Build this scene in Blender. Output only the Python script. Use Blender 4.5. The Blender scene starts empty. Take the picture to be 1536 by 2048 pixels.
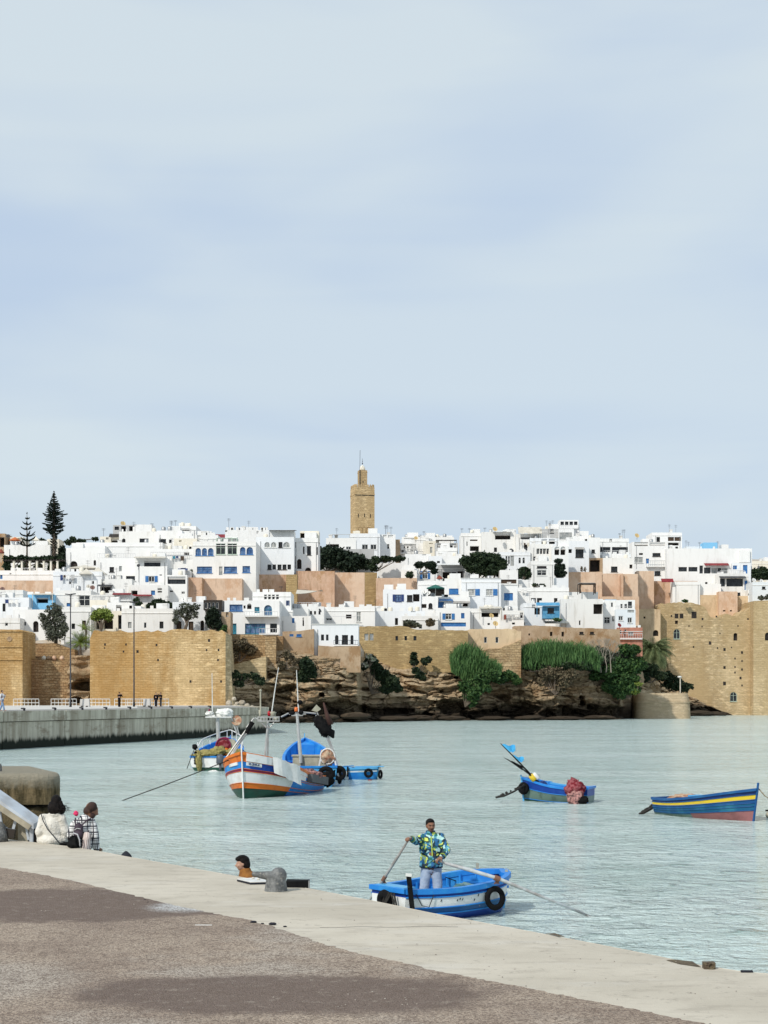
import bpy, bmesh, math, random
from mathutils import Vector, Matrix, noise
R = math.radians
random.seed(7)
scene = bpy.context.scene
col = scene.collection

# ---------------------------------------------------------------- camera
F = 3200.0; EYE = 3.8; HOR = 1397.0; CX = 768.0        # focal length in photo pixels, eye height above the water
cam_d = bpy.data.cameras.new("camera"); cam = bpy.data.objects.new("camera", cam_d); col.objects.link(cam)
cam.location = (0, 0, EYE); cam.rotation_euler = (R(90), 0, 0)
cam_d.sensor_fit = 'VERTICAL'; cam_d.sensor_height = 36.0; cam_d.lens = F / 2048.0 * 36.0
cam_d.shift_y = (HOR - 1024.0) / 2048.0
cam_d.clip_start = 0.5; cam_d.clip_end = 9000
scene.camera = cam
scene.view_settings.view_transform = 'Standard'; scene.view_settings.look = 'None'
scene.view_settings.exposure = 0.0; scene.view_settings.gamma = 1.0

# ---------------------------------------------------------------- sun and sky
SUN_EL = R(40); pass       # the sun stands behind the camera, to the left
sd = Vector((math.cos(SUN_EL) * -0.60, math.cos(SUN_EL) * -0.80, math.sin(SUN_EL))).normalized()
sun_d = bpy.data.lights.new("sun", 'SUN'); sun_d.energy = 3.2; sun_d.angle = R(2.0); sun_d.color = (1.0, 0.95, 0.87)
sun = bpy.data.objects.new("sun", sun_d); col.objects.link(sun)
sun.rotation_euler = sd.to_track_quat('Z', 'Y').to_euler()
sun.location = (0, -20, 60)

world = bpy.data.worlds.new("World"); scene.world = world; world.use_nodes = True
wt = world.node_tree; wn = wt.nodes; wl = wt.links
for n in list(wn): wn.remove(n)
wo = wn.new('ShaderNodeOutputWorld'); bg = wn.new('ShaderNodeBackground')
sky = wn.new('ShaderNodeTexSky'); sky.sky_type = 'NISHITA'; sky.sun_disc = False
sky.sun_elevation = SUN_EL; sky.sun_rotation = math.atan2(sd.x, sd.y)
sky.air_density = 1.0; sky.dust_density = 2.0; sky.ozone_density = 1.0
tc = wn.new('ShaderNodeTexCoord')
def wmath(op, a, b=None, c=None):
    n = wn.new('ShaderNodeMath'); n.operation = op
    for i, v in enumerate((a, b, c)):
        if v is None: continue
        if isinstance(v, (int, float)): n.inputs[i].default_value = v
        else: wl.new(v, n.inputs[i])
    return n.outputs[0]
def wmix(fac, a, b):
    n = wn.new('ShaderNodeMix'); n.data_type = 'RGBA'
    if isinstance(fac, (int, float)): n.inputs[0].default_value = fac
    else: wl.new(fac, n.inputs[0])
    for i, v in ((6, a), (7, b)):
        if isinstance(v, tuple): n.inputs[i].default_value = v
        else: wl.new(v, n.inputs[i])
    return n.outputs[2]
def wnoise(scale3, rot, detail, dist=0.0, loc=(0, 0, 0)):
    m = wn.new('ShaderNodeMapping'); m.inputs['Scale'].default_value = scale3; m.inputs['Rotation'].default_value = rot
    m.inputs['Location'].default_value = loc
    wl.new(tc.outputs['Generated'], m.inputs['Vector'])
    n = wn.new('ShaderNodeTexNoise'); n.inputs['Scale'].default_value = 1.0; n.inputs['Detail'].default_value = detail
    n.inputs['Roughness'].default_value = 0.45; n.inputs['Distortion'].default_value = dist
    wl.new(m.outputs[0], n.inputs['Vector'])
    return n.outputs['Fac']
def wramp(src, lo, hi):
    n = wn.new('ShaderNodeMapRange'); n.interpolation_type = 'SMOOTHSTEP'
    n.inputs['From Min'].default_value = lo; n.inputs['From Max'].default_value = hi
    wl.new(src, n.inputs['Value']); return n.outputs['Result']
# thin high overcast with slanting brighter veils, a few puffs low down
sepw = wn.new('ShaderNodeSeparateXYZ'); wl.new(tc.outputs['Generated'], sepw.inputs[0])
veil = wramp(wnoise((2.2, 2.2, 7.5), (0.0, R(-24), 0.0), 4, 0.4, (0.3, 0, 0.12)), 0.40, 0.62)
band = wramp(wnoise((1.2, 1.2, 15.0), (0, R(-5), 0), 4, 0.5, (2.3, 0, 1.35)), 0.42, 0.64)
puff = wramp(wnoise((9, 9, 17), (0, 0, 0), 4.5, 0.2, (1.2, 0.4, 0.2)), 0.50, 0.58)
lowm = wmath('MULTIPLY', puff, wmath('SUBTRACT', 1.0, wramp(sepw.outputs[2], 0.09, 0.17)))
cover = wmath('MAXIMUM', wmath('ADD', wmath('MULTIPLY', veil, 0.75), wmath('MULTIPLY', band, 0.40)), wmath('MULTIPLY', lowm, 0.5))
cover = wmath('MINIMUM', cover, 1.0)
ccol = wmix(cover, (0.545, 0.665, 0.825, 1), (0.69, 0.785, 0.845, 1))
scl = wn.new('ShaderNodeVectorMath'); scl.operation = 'SCALE'; scl.inputs['Scale'].default_value = 0.12
wl.new(sky.outputs[0], scl.inputs[0])
fin = wmix(0.90, scl.outputs[0], ccol)
wl.new(fin, bg.inputs['Color']); bg.inputs['Strength'].default_value = 1.0
wl.new(bg.outputs[0], wo.inputs[0])

# ---------------------------------------------------------------- helpers
def P(px, py, Y): return Vector(((px - CX) * Y / F, Y, EYE + (HOR - py) * Y / F))
def G(px, py, z):
    Y = F * (EYE - z) / (py - HOR); return Vector(((px - CX) * Y / F, Y, z))
def interp(t, pts):
    if t <= pts[0][0]: return pts[0][1]
    for (a, va), (b, vb) in zip(pts, pts[1:]):
        if t <= b: return va + (vb - va) * (t - a) / (b - a)
    return pts[-1][1]
ORG = {}
class MB:
    def __init__(s): s.v = []; s.f = []; s.m = []
    def add(s, vs, fs, mi=0):
        b = len(s.v); s.v += [tuple(v) for v in vs]
        for f in fs: s.f.append(tuple(b + i for i in f)); s.m.append(mi)
    def face(s, *vs, mi=0): s.add(vs, [tuple(range(len(vs)))], mi)
    def hexa(s, a, mi=0):          # 8 corners: 4 bottom then 4 top, same winding
        s.add(a, [(3, 2, 1, 0), (4, 5, 6, 7), (0, 1, 5, 4), (1, 2, 6, 5), (2, 3, 7, 6), (3, 0, 4, 7)], mi)
    def box(s, x0, x1, y0, y1, z0, z1, mi=0):
        s.hexa([(x0, y0, z0), (x1, y0, z0), (x1, y1, z0), (x0, y1, z0), (x0, y0, z1), (x1, y0, z1), (x1, y1, z1), (x0, y1, z1)], mi)
    def obox(s, c, a, b, d, mi=0):  # centre and three half vectors
        c = Vector(c); a = Vector(a); b = Vector(b); d = Vector(d)
        s.hexa([c - a - b - d, c + a - b - d, c + a + b - d, c - a + b - d, c - a - b + d, c + a - b + d, c + a + b + d, c - a + b + d], mi)
    def bar(s, p, q, w, h=None, mi=0, up=(0, 0, 1)):
        p = Vector(p); q = Vector(q); d = q - p
        if d.length < 1e-6: return
        u = Vector(up)
        if abs(d.normalized().dot(u)) > 0.99: u = Vector((0, 1, 0))
        sx = d.cross(u).normalized(); sz = sx.cross(d).normalized(); h = w if h is None else h
        s.obox((p + q) / 2, sx * w / 2, d / 2, sz * h / 2, mi)
    def tube(s, pts, r, n=8, mi=0, caps=True):
        pts = [Vector(p) for p in pts]; k = len(pts)
        rr = r if isinstance(r, (list, tuple)) else [r] * k
        b = len(s.v); ref = None
        for i, p in enumerate(pts):
            d = (pts[min(i + 1, k - 1)] - pts[max(i - 1, 0)]).normalized()
            if ref is None:
                ref = d.orthogonal().normalized()
            ref = (ref - d * ref.dot(d))
            ref = ref.normalized() if ref.length > 1e-5 else d.orthogonal().normalized()
            o = d.cross(ref)
            for j in range(n):
                a = 2 * math.pi * j / n
                s.v.append(tuple(p + (ref * math.cos(a) + o * math.sin(a)) * rr[i]))
        for i in range(k - 1):
            for j in range(n):
                j2 = (j + 1) % n
                s.f.append((b + i * n + j, b + i * n + j2, b + (i + 1) * n + j2, b + (i + 1) * n + j)); s.m.append(mi)
        if caps:
            s.f.append(tuple(b + j for j in reversed(range(n)))); s.m.append(mi)
            s.f.append(tuple(b + (k - 1) * n + j for j in range(n))); s.m.append(mi)
    def lathe(s, c, prof, n=16, mi=0, M=None, rip=0.0):
        c = Vector(c); b = len(s.v)
        for (r, z) in prof:
            for j in range(n):
                a = 2 * math.pi * j / n; q = Vector((r * math.cos(a), r * math.sin(a), z))
                if M is not None: q = M @ q
                s.v.append(tuple(c + q))
        for i in range(len(prof) - 1):
            for j in range(n):
                j2 = (j + 1) % n
                s.f.append((b + i * n + j, b + i * n + j2, b + (i + 1) * n + j2, b + (i + 1) * n + j)); s.m.append(mi)
        s.f.append(tuple(b + j for j in reversed(range(n)))); s.m.append(mi)
        s.f.append(tuple(b + (len(prof) - 1) * n + j for j in range(n))); s.m.append(mi)
    def ell(s, c, r, M=None, n=16, k=10, mi=0):
        c = Vector(c); r = (r, r, r) if isinstance(r, (int, float)) else r
        b = len(s.v)
        for i in range(k + 1):
            t = math.pi * (i + 0.02) / (k + 0.04)
            for j in range(n):
                a = 2 * math.pi * j / n
                q = Vector((r[0] * math.sin(t) * math.cos(a), r[1] * math.sin(t) * math.sin(a), -r[2] * math.cos(t)))
                if M is not None: q = M @ q
                s.v.append(tuple(c + q))
        for i in range(k):
            for j in range(n):
                j2 = (j + 1) % n
                s.f.append((b + i * n + j, b + i * n + j2, b + (i + 1) * n + j2, b + (i + 1) * n + j)); s.m.append(mi)
        s.f.append(tuple(b + j for j in reversed(range(n)))); s.m.append(mi)
        s.f.append(tuple(b + k * n + j for j in range(n))); s.m.append(mi)
    def caps(s, a, bb, ra, rb, n=12, mi=0):     # tapered limb with round ends
        a = Vector(a); bb = Vector(bb); d = (bb - a)
        if d.length < 1e-6: s.ell(a, ra, mi=mi); return
        dn = d.normalized(); pts = []; rs = []
        for t in (80, 55, 25): pts.append(a - dn * ra * math.sin(R(t))); rs.append(ra * math.cos(R(t)))
        for t in (0, .33, .66, 1): pts.append(a + d * t); rs.append(ra + (rb - ra) * t)
        for t in (25, 55, 80): pts.append(bb + dn * rb * math.sin(R(t))); rs.append(rb * math.cos(R(t)))
        s.tube(pts, rs, n, mi)
    def build(s, name, mats, parent=None, loc=None, smooth=False, fix=False):
        if parent is not None: o0 = ORG[parent.name]
        else: o0 = Vector(loc) if loc is not None else Vector((0, 0, 0))
        me = bpy.data.meshes.new(name)
        me.from_pydata([(v[0] - o0.x, v[1] - o0.y, v[2] - o0.z) for v in s.v], [], s.f)
        if not isinstance(mats, (list, tuple)): mats = [mats]
        for m in mats: me.materials.append(m)
        if len(mats) > 1: me.polygons.foreach_set('material_index', s.m)
        if smooth: me.polygons.foreach_set('use_smooth', [True] * len(s.f))
        if fix:
            bm = bmesh.new(); bm.from_mesh(me); bmesh.ops.recalc_face_normals(bm, faces=bm.faces); bm.to_mesh(me); bm.free()
        me.update()
        o = bpy.data.objects.new(name, me); col.objects.link(o)
        ORG[o.name] = o0
        if parent is not None: o.parent = parent
        else: o.location = o0
        return o
def tag(o, label=None, cat=None, group=None, kind=None):
    if label: o['label'] = label
    if cat: o['category'] = cat
    if group: o['group'] = group
    if kind: o['kind'] = kind
    return o
def thing(name, label, cat, loc, group=None):
    o = bpy.data.objects.new(name, None); col.objects.link(o); o.location = Vector(loc); o.empty_display_size = 0.2
    ORG[o.name] = Vector(loc); return tag(o, label, cat, group)
def clone(root, loc, label=None, group=None, rz=0.0, sc=1.0):
    def cp(o, par):
        c = o.copy(); col.objects.link(c); ORG[c.name] = ORG[o.name]
        c.parent = par
        for ch in [k for k in bpy.data.objects if k.parent == o]: cp(ch, c)
        return c
    r = cp(root, None); r.location = Vector(loc); r.rotation_euler = (0, 0, rz); r.scale = (sc, sc, sc)
    if label: r['label'] = label
    if group: r['group'] = group
    return r
def remesh(o, vox, it=4, fac=0.6):
    m = o.modifiers.new('Remesh', 'REMESH'); m.mode = 'VOXEL'; m.voxel_size = vox; m.use_smooth_shade = True
    if it:
        k = o.modifiers.new('Smooth', 'SMOOTH'); k.factor = fac; k.iterations = it
    return o

# ---------------------------------------------------------------- materials
class NT:
    def __init__(s, name):
        s.mt = bpy.data.materials.new(name); s.mt.use_nodes = True; s.t = s.mt.node_tree; s.n = s.t.nodes; s.l = s.t.links
        s.b = s.n['Principled BSDF']
    def set(s, inp, v):
        if v is None: return
        if hasattr(v, 'is_linked') or hasattr(v, 'node'): s.l.new(v, inp)
        elif isinstance(v, (tuple, list)):
            inp.default_value = tuple(v) + (1,) if (len(v) == 3 and inp.type == 'RGBA') else v
        else: inp.default_value = v
    def math(s, op, a, b=None, c=None, clamp=False):
        n = s.n.new('ShaderNodeMath'); n.operation = op; n.use_clamp = clamp
        for i, v in enumerate((a, b, c)): s.set(n.inputs[i], v)
        return n.outputs[0]
    def mix(s, f, a, b, mode='MIX'):
        n = s.n.new('ShaderNodeMix'); n.data_type = 'RGBA'; n.blend_type = mode
        s.set(n.inputs[0], f); s.set(n.inputs[6], a); s.set(n.inputs[7], b); return n.outputs[2]
    def pos(s):
        return s.n.new('ShaderNodeNewGeometry').outputs['Position']
    def obj(s): return s.n.new('ShaderNodeTexCoord').outputs['Object']
    def mapv(s, v, sc=(1, 1, 1), loc=(0, 0, 0), rot=(0, 0, 0)):
        m = s.n.new('ShaderNodeMapping'); s.l.new(v, m.inputs[0]); m.inputs['Scale'].default_value = sc
        m.inputs['Location'].default_value = loc; m.inputs['Rotation'].default_value = rot; return m.outputs[0]
    def noise(s, v, sc=5., det=3., rough=.5, dist=0., out='Fac'):
        n = s.n.new('ShaderNodeTexNoise'); s.l.new(v, n.inputs['Vector']); n.inputs['Scale'].default_value = sc
        n.inputs['Detail'].default_value = det; n.inputs['Roughness'].default_value = rough; n.inputs['Distortion'].default_value = dist
        return n.outputs[out]
    def vor(s, v, sc=5., out='Distance', feat='F1'):
        n = s.n.new('ShaderNodeTexVoronoi'); n.feature = feat; s.l.new(v, n.inputs['Vector']); n.inputs['Scale'].default_value = sc
        return n.outputs[out]
    def ramp(s, v, lo, hi, a=0., b=1.):
        n = s.n.new('ShaderNodeMapRange'); n.interpolation_type = 'SMOOTHSTEP'
        for k, x in (('From Min', lo), ('From Max', hi), ('To Min', a), ('To Max', b)): n.inputs[k].default_value = x
        s.l.new(v, n.inputs['Value']); return n.outputs['Result']
    def sep(s, v):
        n = s.n.new('ShaderNodeSeparateXYZ'); s.l.new(v, n.inputs[0]); return n.outputs
    def comb(s, x, y, z):
        n = s.n.new('ShaderNodeCombineXYZ')
        for i, v in enumerate((x, y, z)): s.set(n.inputs[i], v)
        return n.outputs[0]
    def bump(s, h, st=.3, d=.05, norm=None):
        n = s.n.new('ShaderNodeBump'); n.inputs['Strength'].default_value = st; n.inputs['Distance'].default_value = d
        s.l.new(h, n.inputs['Height'])
        if norm is not None: s.l.new(norm, n.inputs['Normal'])
        return n.outputs[0]
    def done(s, c=None, rough=.7, norm=None, metal=0., spec=.5, em=None):
        s.set(s.b.inputs['Base Color'], c); s.set(s.b.inputs['Roughness'], rough); s.set(s.b.inputs['Metallic'], metal)
        s.set(s.b.inputs['Specular IOR Level'], spec)
        if norm is not None: s.l.new(norm, s.b.inputs['Normal'])
        return s.mt
def mat(name, c, rough=.6, c2=None, sc=4., det=4., lo=.35, hi=.65, bump=0., bsc=30., metal=0., spec=.28, space='obj', stretch=(1, 1, 1)):
    k = NT(name); v = k.obj() if space == 'obj' else k.pos()
    if c2 is None: c2 = tuple(x * .8 for x in c)
    cc = k.mix(k.ramp(k.noise(k.mapv(v, stretch), sc, det, .6), lo, hi), c, c2)
    nm = k.bump(k.noise(v, bsc, 3), bump, .03) if bump else None
    return k.done(cc, rough, nm, metal, spec)
def whitewash(name, c, dirty, amt=.5):
    k = NT(name); p = k.pos()
    streak = k.ramp(k.noise(k.mapv(p, (.9, .9, .16)), 1.3, 5, .6), .50, .76)
    blot = k.ramp(k.noise(p, .55, 5, .65), .5, .75)
    c1 = k.mix(k.math('MULTIPLY', streak, amt), c, dirty); c1 = k.mix(k.math('MULTIPLY', blot, amt * .5), c1, tuple(x * .86 for x in c))
    return k.done(c1, .85, k.bump(k.noise(p, 3., 5, .7), .25, .06), spec=.2)
def stone(name, ca, cb, cm, cs, bw=.75, rh=.36, blotch=.12, stain=.5, bump=.6):
    """coursed rubble: two block colours, mortar, a stain colour"""
    k = NT(name); p = k.pos(); x, y, z = k.sep(p)
    uv = k.comb(k.math('ADD', x, k.math('MULTIPLY', y, .8)), z, 0.)
    warp = k.noise(uv, 1.3, 4, .6, out='Color')
    vm = k.n.new('ShaderNodeVectorMath'); vm.operation = 'MULTIPLY_ADD'; k.l.new(warp, vm.inputs[0]); vm.inputs[1].default_value = (.7, .42, 0); k.l.new(uv, vm.inputs[2])
    b = k.n.new('ShaderNodeTexBrick'); k.l.new(vm.outputs[0], b.inputs['Vector']); b.inputs['Scale'].default_value = 1.
    b.inputs['Brick Width'].default_value = bw; b.inputs['Row Height'].default_value = rh; b.inputs['Mortar Size'].default_value = .035
    b.inputs['Mortar Smooth'].default_value = 1.; b.inputs['Bias'].default_value = 0.
    b.inputs['Color1'].default_value = ca + (1,); b.inputs['Color2'].default_value = cb + (1,); b.inputs['Mortar'].default_value = cm + (1,)
    fine = k.noise(k.mapv(uv, (.8, 3.4, 1)), 1.0, 7, .75)
    c = k.mix(k.ramp(fine, .40, .66), b.outputs['Color'], cm)
    c = k.mix(k.math('MULTIPLY', k.ramp(k.noise(k.mapv(uv, (.7, 2.2, 1), (3, 9, 0)), .8, 6, .75), .50, .64), .85), c, tuple(min(.9, v * 1.45) for v in ca))
    c = k.mix(k.math('MULTIPLY', k.ramp(k.noise(k.mapv(uv, (1, .3, 1), (5, 2, 0)), .16, 4, .6), .5, .7), .55), c, tuple(min(.9, v * 1.18) for v in ca))
    c = k.mix(k.math('MULTIPLY', k.ramp(k.noise(k.mapv(uv, (1, .35, 1)), blotch, 5, .62), .44, .60), stain), c, cs)
    c = k.mix(k.math('MULTIPLY', k.ramp(k.noise(k.mapv(uv, (1, .5, 1), (8, 1, 0)), .38, 5, .7), .5, .64), stain * .75), c, tuple(v * .85 for v in cb))
    c = k.mix(k.math('MULTIPLY', k.ramp(k.noise(k.mapv(uv, (.16, .035, 1), (2, 6, 0)), 1., 5, .6), .46, .56), stain * .8), c, tuple(v * .8 for v in cs) if stain > .65 else cb)
    c = k.mix(k.math('MULTIPLY', k.ramp(k.noise(k.mapv(uv, (1, 2.4, 1), (1, 7, 0)), 1.7, 5, .8), .56, .66), .5), c, tuple(v * .6 for v in cm))
    pits = k.ramp(k.noise(k.mapv(uv, (1, 1.6, 1)), 1.9, 4, .75), .655, .72)
    c = k.mix(k.math('MULTIPLY', pits, .75), c, tuple(v * .3 for v in cs))
    h = k.math('ADD', k.math('MULTIPLY', b.outputs['Fac'], -.6), k.math('ADD', fine, k.math('MULTIPLY', pits, -.8)))
    return k.done(c, .92, k.bump(h, bump, .16), spec=.15)
def plaster(name, c, c2, c3, sc=.22):
    k = NT(name); p = k.pos()
    a = k.ramp(k.noise(p, sc, 7, .7), .42, .58)
    b = k.ramp(k.noise(k.mapv(p, (1, 1, .6), (4, 2, 7)), sc * 1.5, 7, .75), .49, .60)
    d = k.ramp(k.noise(k.mapv(p, (.9, .9, .2)), 1.3, 6, .7), .5, .68)
    cc = k.mix(a, c, c2); cc = k.mix(k.math('MULTIPLY', b, .85), cc, c3); cc = k.mix(k.math('MULTIPLY', d, .35), cc, tuple(v * .55 for v in c3))
    return k.done(cc, .92, k.bump(k.noise(p, 1.8, 6, .75), .45, .12), spec=.15)
def leafmat(name, a, b, rough=.65):
    k = NT(name); p = k.pos()
    c = k.mix(k.ramp(k.noise(p, 1.6, 3, .6), .35, .65), a, b)
    k.b.inputs['Transmission Weight'].default_value = 0.
    return k.done(c, rough, spec=.25)
M = {}
M['white'] = whitewash('whitewash', (.80, .795, .775), (.55, .53, .49), .40)
M['whiteb'] = whitewash('warm_whitewash', (.77, .76, .73), (.50, .47, .41), .5)
M['whitec'] = whitewash('cool_whitewash', (.75, .765, .775), (.48, .49, .49), .45)
M['white2'] = whitewash('aged_whitewash', (.76, .75, .72), (.46, .43, .37), .6)
M['cream'] = whitewash('cream_wash', (.76, .71, .60), (.5, .45, .36), .5)
M['grey'] = whitewash('grey_render', (.46, .46, .45), (.28, .27, .25), .7)
M['paleblue'] = whitewash('pale_blue_wash', (.70, .745, .77), (.50, .55, .6), .4)
M['skyblue'] = whitewash('sky_blue_paint', (.22, .50, .74), (.3, .45, .55), .4)
M['blue'] = mat('blue_paint', (.03, .12, .34), .5, (.05, .19, .42), 3.)
M['navy'] = mat('navy_paint', (.018, .035, .12), .5, (.03, .06, .18), 3.)
M['teal'] = mat('teal_paint', (.02, .12, .18), .5, (.05, .25, .33), 3.)
M['midblue'] = mat('faded_blue_paint', (.05, .23, .42), .6, (.12, .33, .5), 2.)
M['wframe'] = mat('white_joinery', (.75, .75, .72), .5)
M['gframe'] = mat('pale_green_joinery', (.50, .60, .50), .5)
M['dframe'] = mat('dark_joinery', (.035, .028, .022), .5)
M['bglass'] = mat('bluish_window_glass', (.05, .10, .22), .12, (.14, .22, .36), 1.2, lo=.4, hi=.6, space='pos')
M['glass'] = mat('dark_window_glass', (.012, .014, .016), .08, (.04, .045, .05), 1.5, space='pos')
M['curtain'] = mat('curtained_glass', (.22, .24, .24), .25, (.4, .4, .38), 1.5, space='pos')
M['void'] = mat('dark_interior', (.02, .018, .016), .9, (.05, .04, .035), 1.)
M['door'] = mat('dark_wood_door', (.045, .03, .02), .6, (.08, .05, .03), 3.)
M['red'] = mat('dark_red_sheet', (.16, .015, .02), .7, (.25, .03, .035), 2.)
M['metal'] = mat('galvanised_metal', (.42, .43, .43), .45, (.3, .3, .3), 6., metal=.6)
M['dmetal'] = mat('dark_metal', (.02, .022, .026), .45, (.04, .04, .045), 6.)
M['rail'] = mat('pale_steel', (.62, .62, .62), .4, (.5, .5, .5), 6.)
M['sheet'] = mat('grey_canopy', (.28, .27, .25), .8, (.4, .38, .35), 1.)
M['canvas'] = mat('cream_canvas', (.62, .58, .50), .85, (.5, .47, .4), 1.5)
M['rooftile'] = whitewash('roof_screed', (.55, .53, .50), (.35, .33, .3), .6)
M['ochre'] = stone('ochre_rampart_stone', (.60, .445, .245), (.53, .375, .185), (.40, .265, .125), (.42, .235, .075), stain=.7)
M['ochre2'] = stone('brown_brick_rampart', (.52, .385, .225), (.41, .275, .14), (.20, .13, .07), (.28, .14, .06), .62, .42, stain=.6, bump=.9)
M['fort'] = stone('weathered_fort_stone', (.60, .47, .29), (.50, .37, .20), (.38, .29, .175), (.36, .235, .105), .9, .4, .09, .6)
M['olive'] = stone('olive_ochre_stone', (.50, .37, .19), (.42, .295, .14), (.33, .24, .125), (.30, .20, .09), .8, .34, .11, .55)
M['minaret'] = stone('minaret_stone', (.58, .44, .25), (.48, .345, .18), (.36, .26, .15), (.36, .24, .11), .7, .42, .2, .45)
M['pink'] = plaster('pink_earth_plaster', (.60, .41, .29), (.52, .33, .22), (.40, .235, .12))
M['pink2'] = plaster('pale_pink_plaster', (.66, .49, .36), (.60, .42, .295), (.54, .345, .22))
M['tan'] = plaster('tan_plaster', (.46, .34, .23), (.38, .27, .17), (.30, .18, .09))
M['buff'] = plaster('buff_plaster', (.66, .50, .32), (.60, .45, .29), (.50, .36, .22))
M['salmon'] = plaster('salmon_plaster', (.52, .24, .17), (.45, .20, .14), (.36, .17, .12), .8)
# ================================================================ WATER
k = NT('harbour_water'); p = k.pos(); x, y, z = k.sep(p)
big = k.noise(k.mapv(p, (.05, .10, 1)), 1., 3, .5)
tone = k.ramp(k.noise(k.mapv(p, (.035, .16, 1), (3, 0, 0)), 1., 4, .6), .35, .68)
wc = k.mix(tone, (.45, .56, .53), (.55, .655, .63))
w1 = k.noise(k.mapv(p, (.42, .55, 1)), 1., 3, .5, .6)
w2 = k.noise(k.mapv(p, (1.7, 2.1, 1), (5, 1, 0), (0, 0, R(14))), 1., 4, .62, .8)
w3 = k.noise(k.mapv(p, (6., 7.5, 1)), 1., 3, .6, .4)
wc = k.mix(k.ramp(w2, .585, .70, 0., .7), wc, (.12, .21, .185)); wc = k.mix(k.ramp(w1, .55, .72, 0., .35), wc, (.20, .33, .30))  # darker teal follows the wave noise: ripple shading put into the base colour
h = k.math('ADD', k.math('MULTIPLY', w1, .42), k.math('ADD', k.math('MULTIPLY', w2, .40), k.math('MULTIPLY', w3, .09)))
h = k.math('MULTIPLY', h, k.ramp(big, .3, .7, .55, 1.25))
k.b.inputs['IOR'].default_value = 1.40
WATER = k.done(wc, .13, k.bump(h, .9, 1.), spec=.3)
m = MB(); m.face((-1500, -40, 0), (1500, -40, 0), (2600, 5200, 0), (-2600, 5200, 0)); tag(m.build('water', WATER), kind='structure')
m = MB(); m.face((-1500, -40, -4), (1500, -40, -4), (2600, 5200, -4), (-2600, 5200, -4)); tag(m.build('ground', mat('river_bed', (.1, .09, .07), .9)), kind='structure')

# ================================================================ NEAR QUAY
QZ = 1.2
edge_px = [(-420, 1630), (-100, 1664), (0, 1677), (60, 1684), (130, 1692), (200, 1703), (250, 1713), (330, 1727), (430, 1745), (500, 1758), (620, 1778), (740, 1801),
           (860, 1826), (940, 1841), (1020, 1856), (1100, 1871), (1200, 1890), (1300, 1910), (1400, 1931), (1480, 1943), (1536, 1948), (1680, 1968), (2300, 2040)]
edge = [G(a, b, QZ) for a, b in edge_px]
k = NT('quay_concrete'); p = k.pos()
c = k.mix(k.ramp(k.noise(p, .5, 6, .6), .35, .65), (.55, .50, .41), (.46, .415, .335))
c = k.mix(k.math('MULTIPLY', k.ramp(k.noise(k.mapv(p, (.5, 1.4, 1)), 1.2, 6, .7), .52, .72), .55), c, (.56, .53, .47))
c = k.mix(k.math('MULTIPLY', k.ramp(k.noise(p, 7., 5, .75), .58, .70), .6), c, (.24, .21, .17)); c = k.mix(k.math('MULTIPLY', k.ramp(k.noise(k.mapv(p, (.6, 1.6, 1), (2, 2, 0)), 2.4, 6, .75), .50, .64), .5), c, (.35, .31, .25))
CONC = k.done(c, .85, k.bump(k.math('ADD', k.noise(p, 14., 6, .8), k.noise(p, 1.5, 3)), .35, .03), spec=.25)
m = MB()
for a, b in zip(edge, edge[1:]):
    m.face((a.x, a.y, QZ - .02), (b.x, b.y, QZ - .02), (b.x, b.y, -3), (a.x, a.y, -3))
    n = Vector((b.y - a.y, -(b.x - a.x), 0)).normalized() * .03
    m.face((a.x + n.x * -1, a.y + n.y * -1, QZ), (a.x, a.y, QZ - .02), (b.x, b.y, QZ - .02), (b.x - n.x, b.y - n.y, QZ))
top = [(e.x, e.y, QZ) for e in edge]
near = [(-14, 3, QZ), (-14, -6, QZ), (9, -6, QZ), (12, 2, QZ)]
m.face(*([(-14, edge[0].y, QZ)] + top + [(12, 2, QZ), (9, -6, QZ), (-14, -6, QZ)]))
tag(m.build('quay', CONC), kind='structure')
# asphalt apron, a sheet 4 mm above the concrete
asp_px = [(-500, 1690), (-150, 1712), (0, 1736), (70, 1747), (140, 1761), (250, 1787), (350, 1811), (430, 1828), (500, 1841), (570, 1862), (640, 1886), (720, 1908), (800, 1925), (900, 1948), (1000, 1966), (1100, 1986), (1200, 2006), (1300, 2026), (1420, 2050), (1700, 2110)]
jr = random.Random(3); ap = []
for (a, b), (c_, d) in zip(asp_px, asp_px[1:]):
    for i in range(12):
        t = i / 12; g = G(a + (c_ - a) * t, b + (d - b) * t, QZ); ap.append((g.x + jr.uniform(-.03, .03), g.y + jr.uniform(-.03, .03), QZ + .004))
k = NT('asphalt'); p = k.pos(); x, y, z = k.sep(p)
def patch(cx, cy, rx, ry, soft=.35):
    """worn darker resurfaced patch with a ragged outline"""
    dx = k.math('DIVIDE', k.math('SUBTRACT', x, cx), rx); dy = k.math('DIVIDE', k.math('SUBTRACT', y, cy), ry)
    d = k.math('SQRT', k.math('ADD', k.math('MULTIPLY', dx, dx), k.math('MULTIPLY', dy, dy)))
    d = k.math('ADD', d, k.math('MULTIPLY', k.math('SUBTRACT', k.noise(p, 1.3, 6, .65), .5), .9))
    return k.ramp(d, 1. - soft / 2, 1. + soft / 2, 1., 0.)
base = k.mix(k.ramp(k.noise(p, .55, 5, .6), .38, .62), (.46, .37, .285), (.34, .265, .205))
base = k.mix(k.math('MULTIPLY', k.ramp(k.noise(k.mapv(p, (1, 1, 1), (9, 4, 0)), .35, 5, .6), .52, .66), .8), base, (.50, .44, .37))
g1 = G(140, 1808, QZ); g2 = G(580, 1988, QZ); g3 = G(400, 1815, QZ); g0 = G(60, 1950, QZ)
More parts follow.
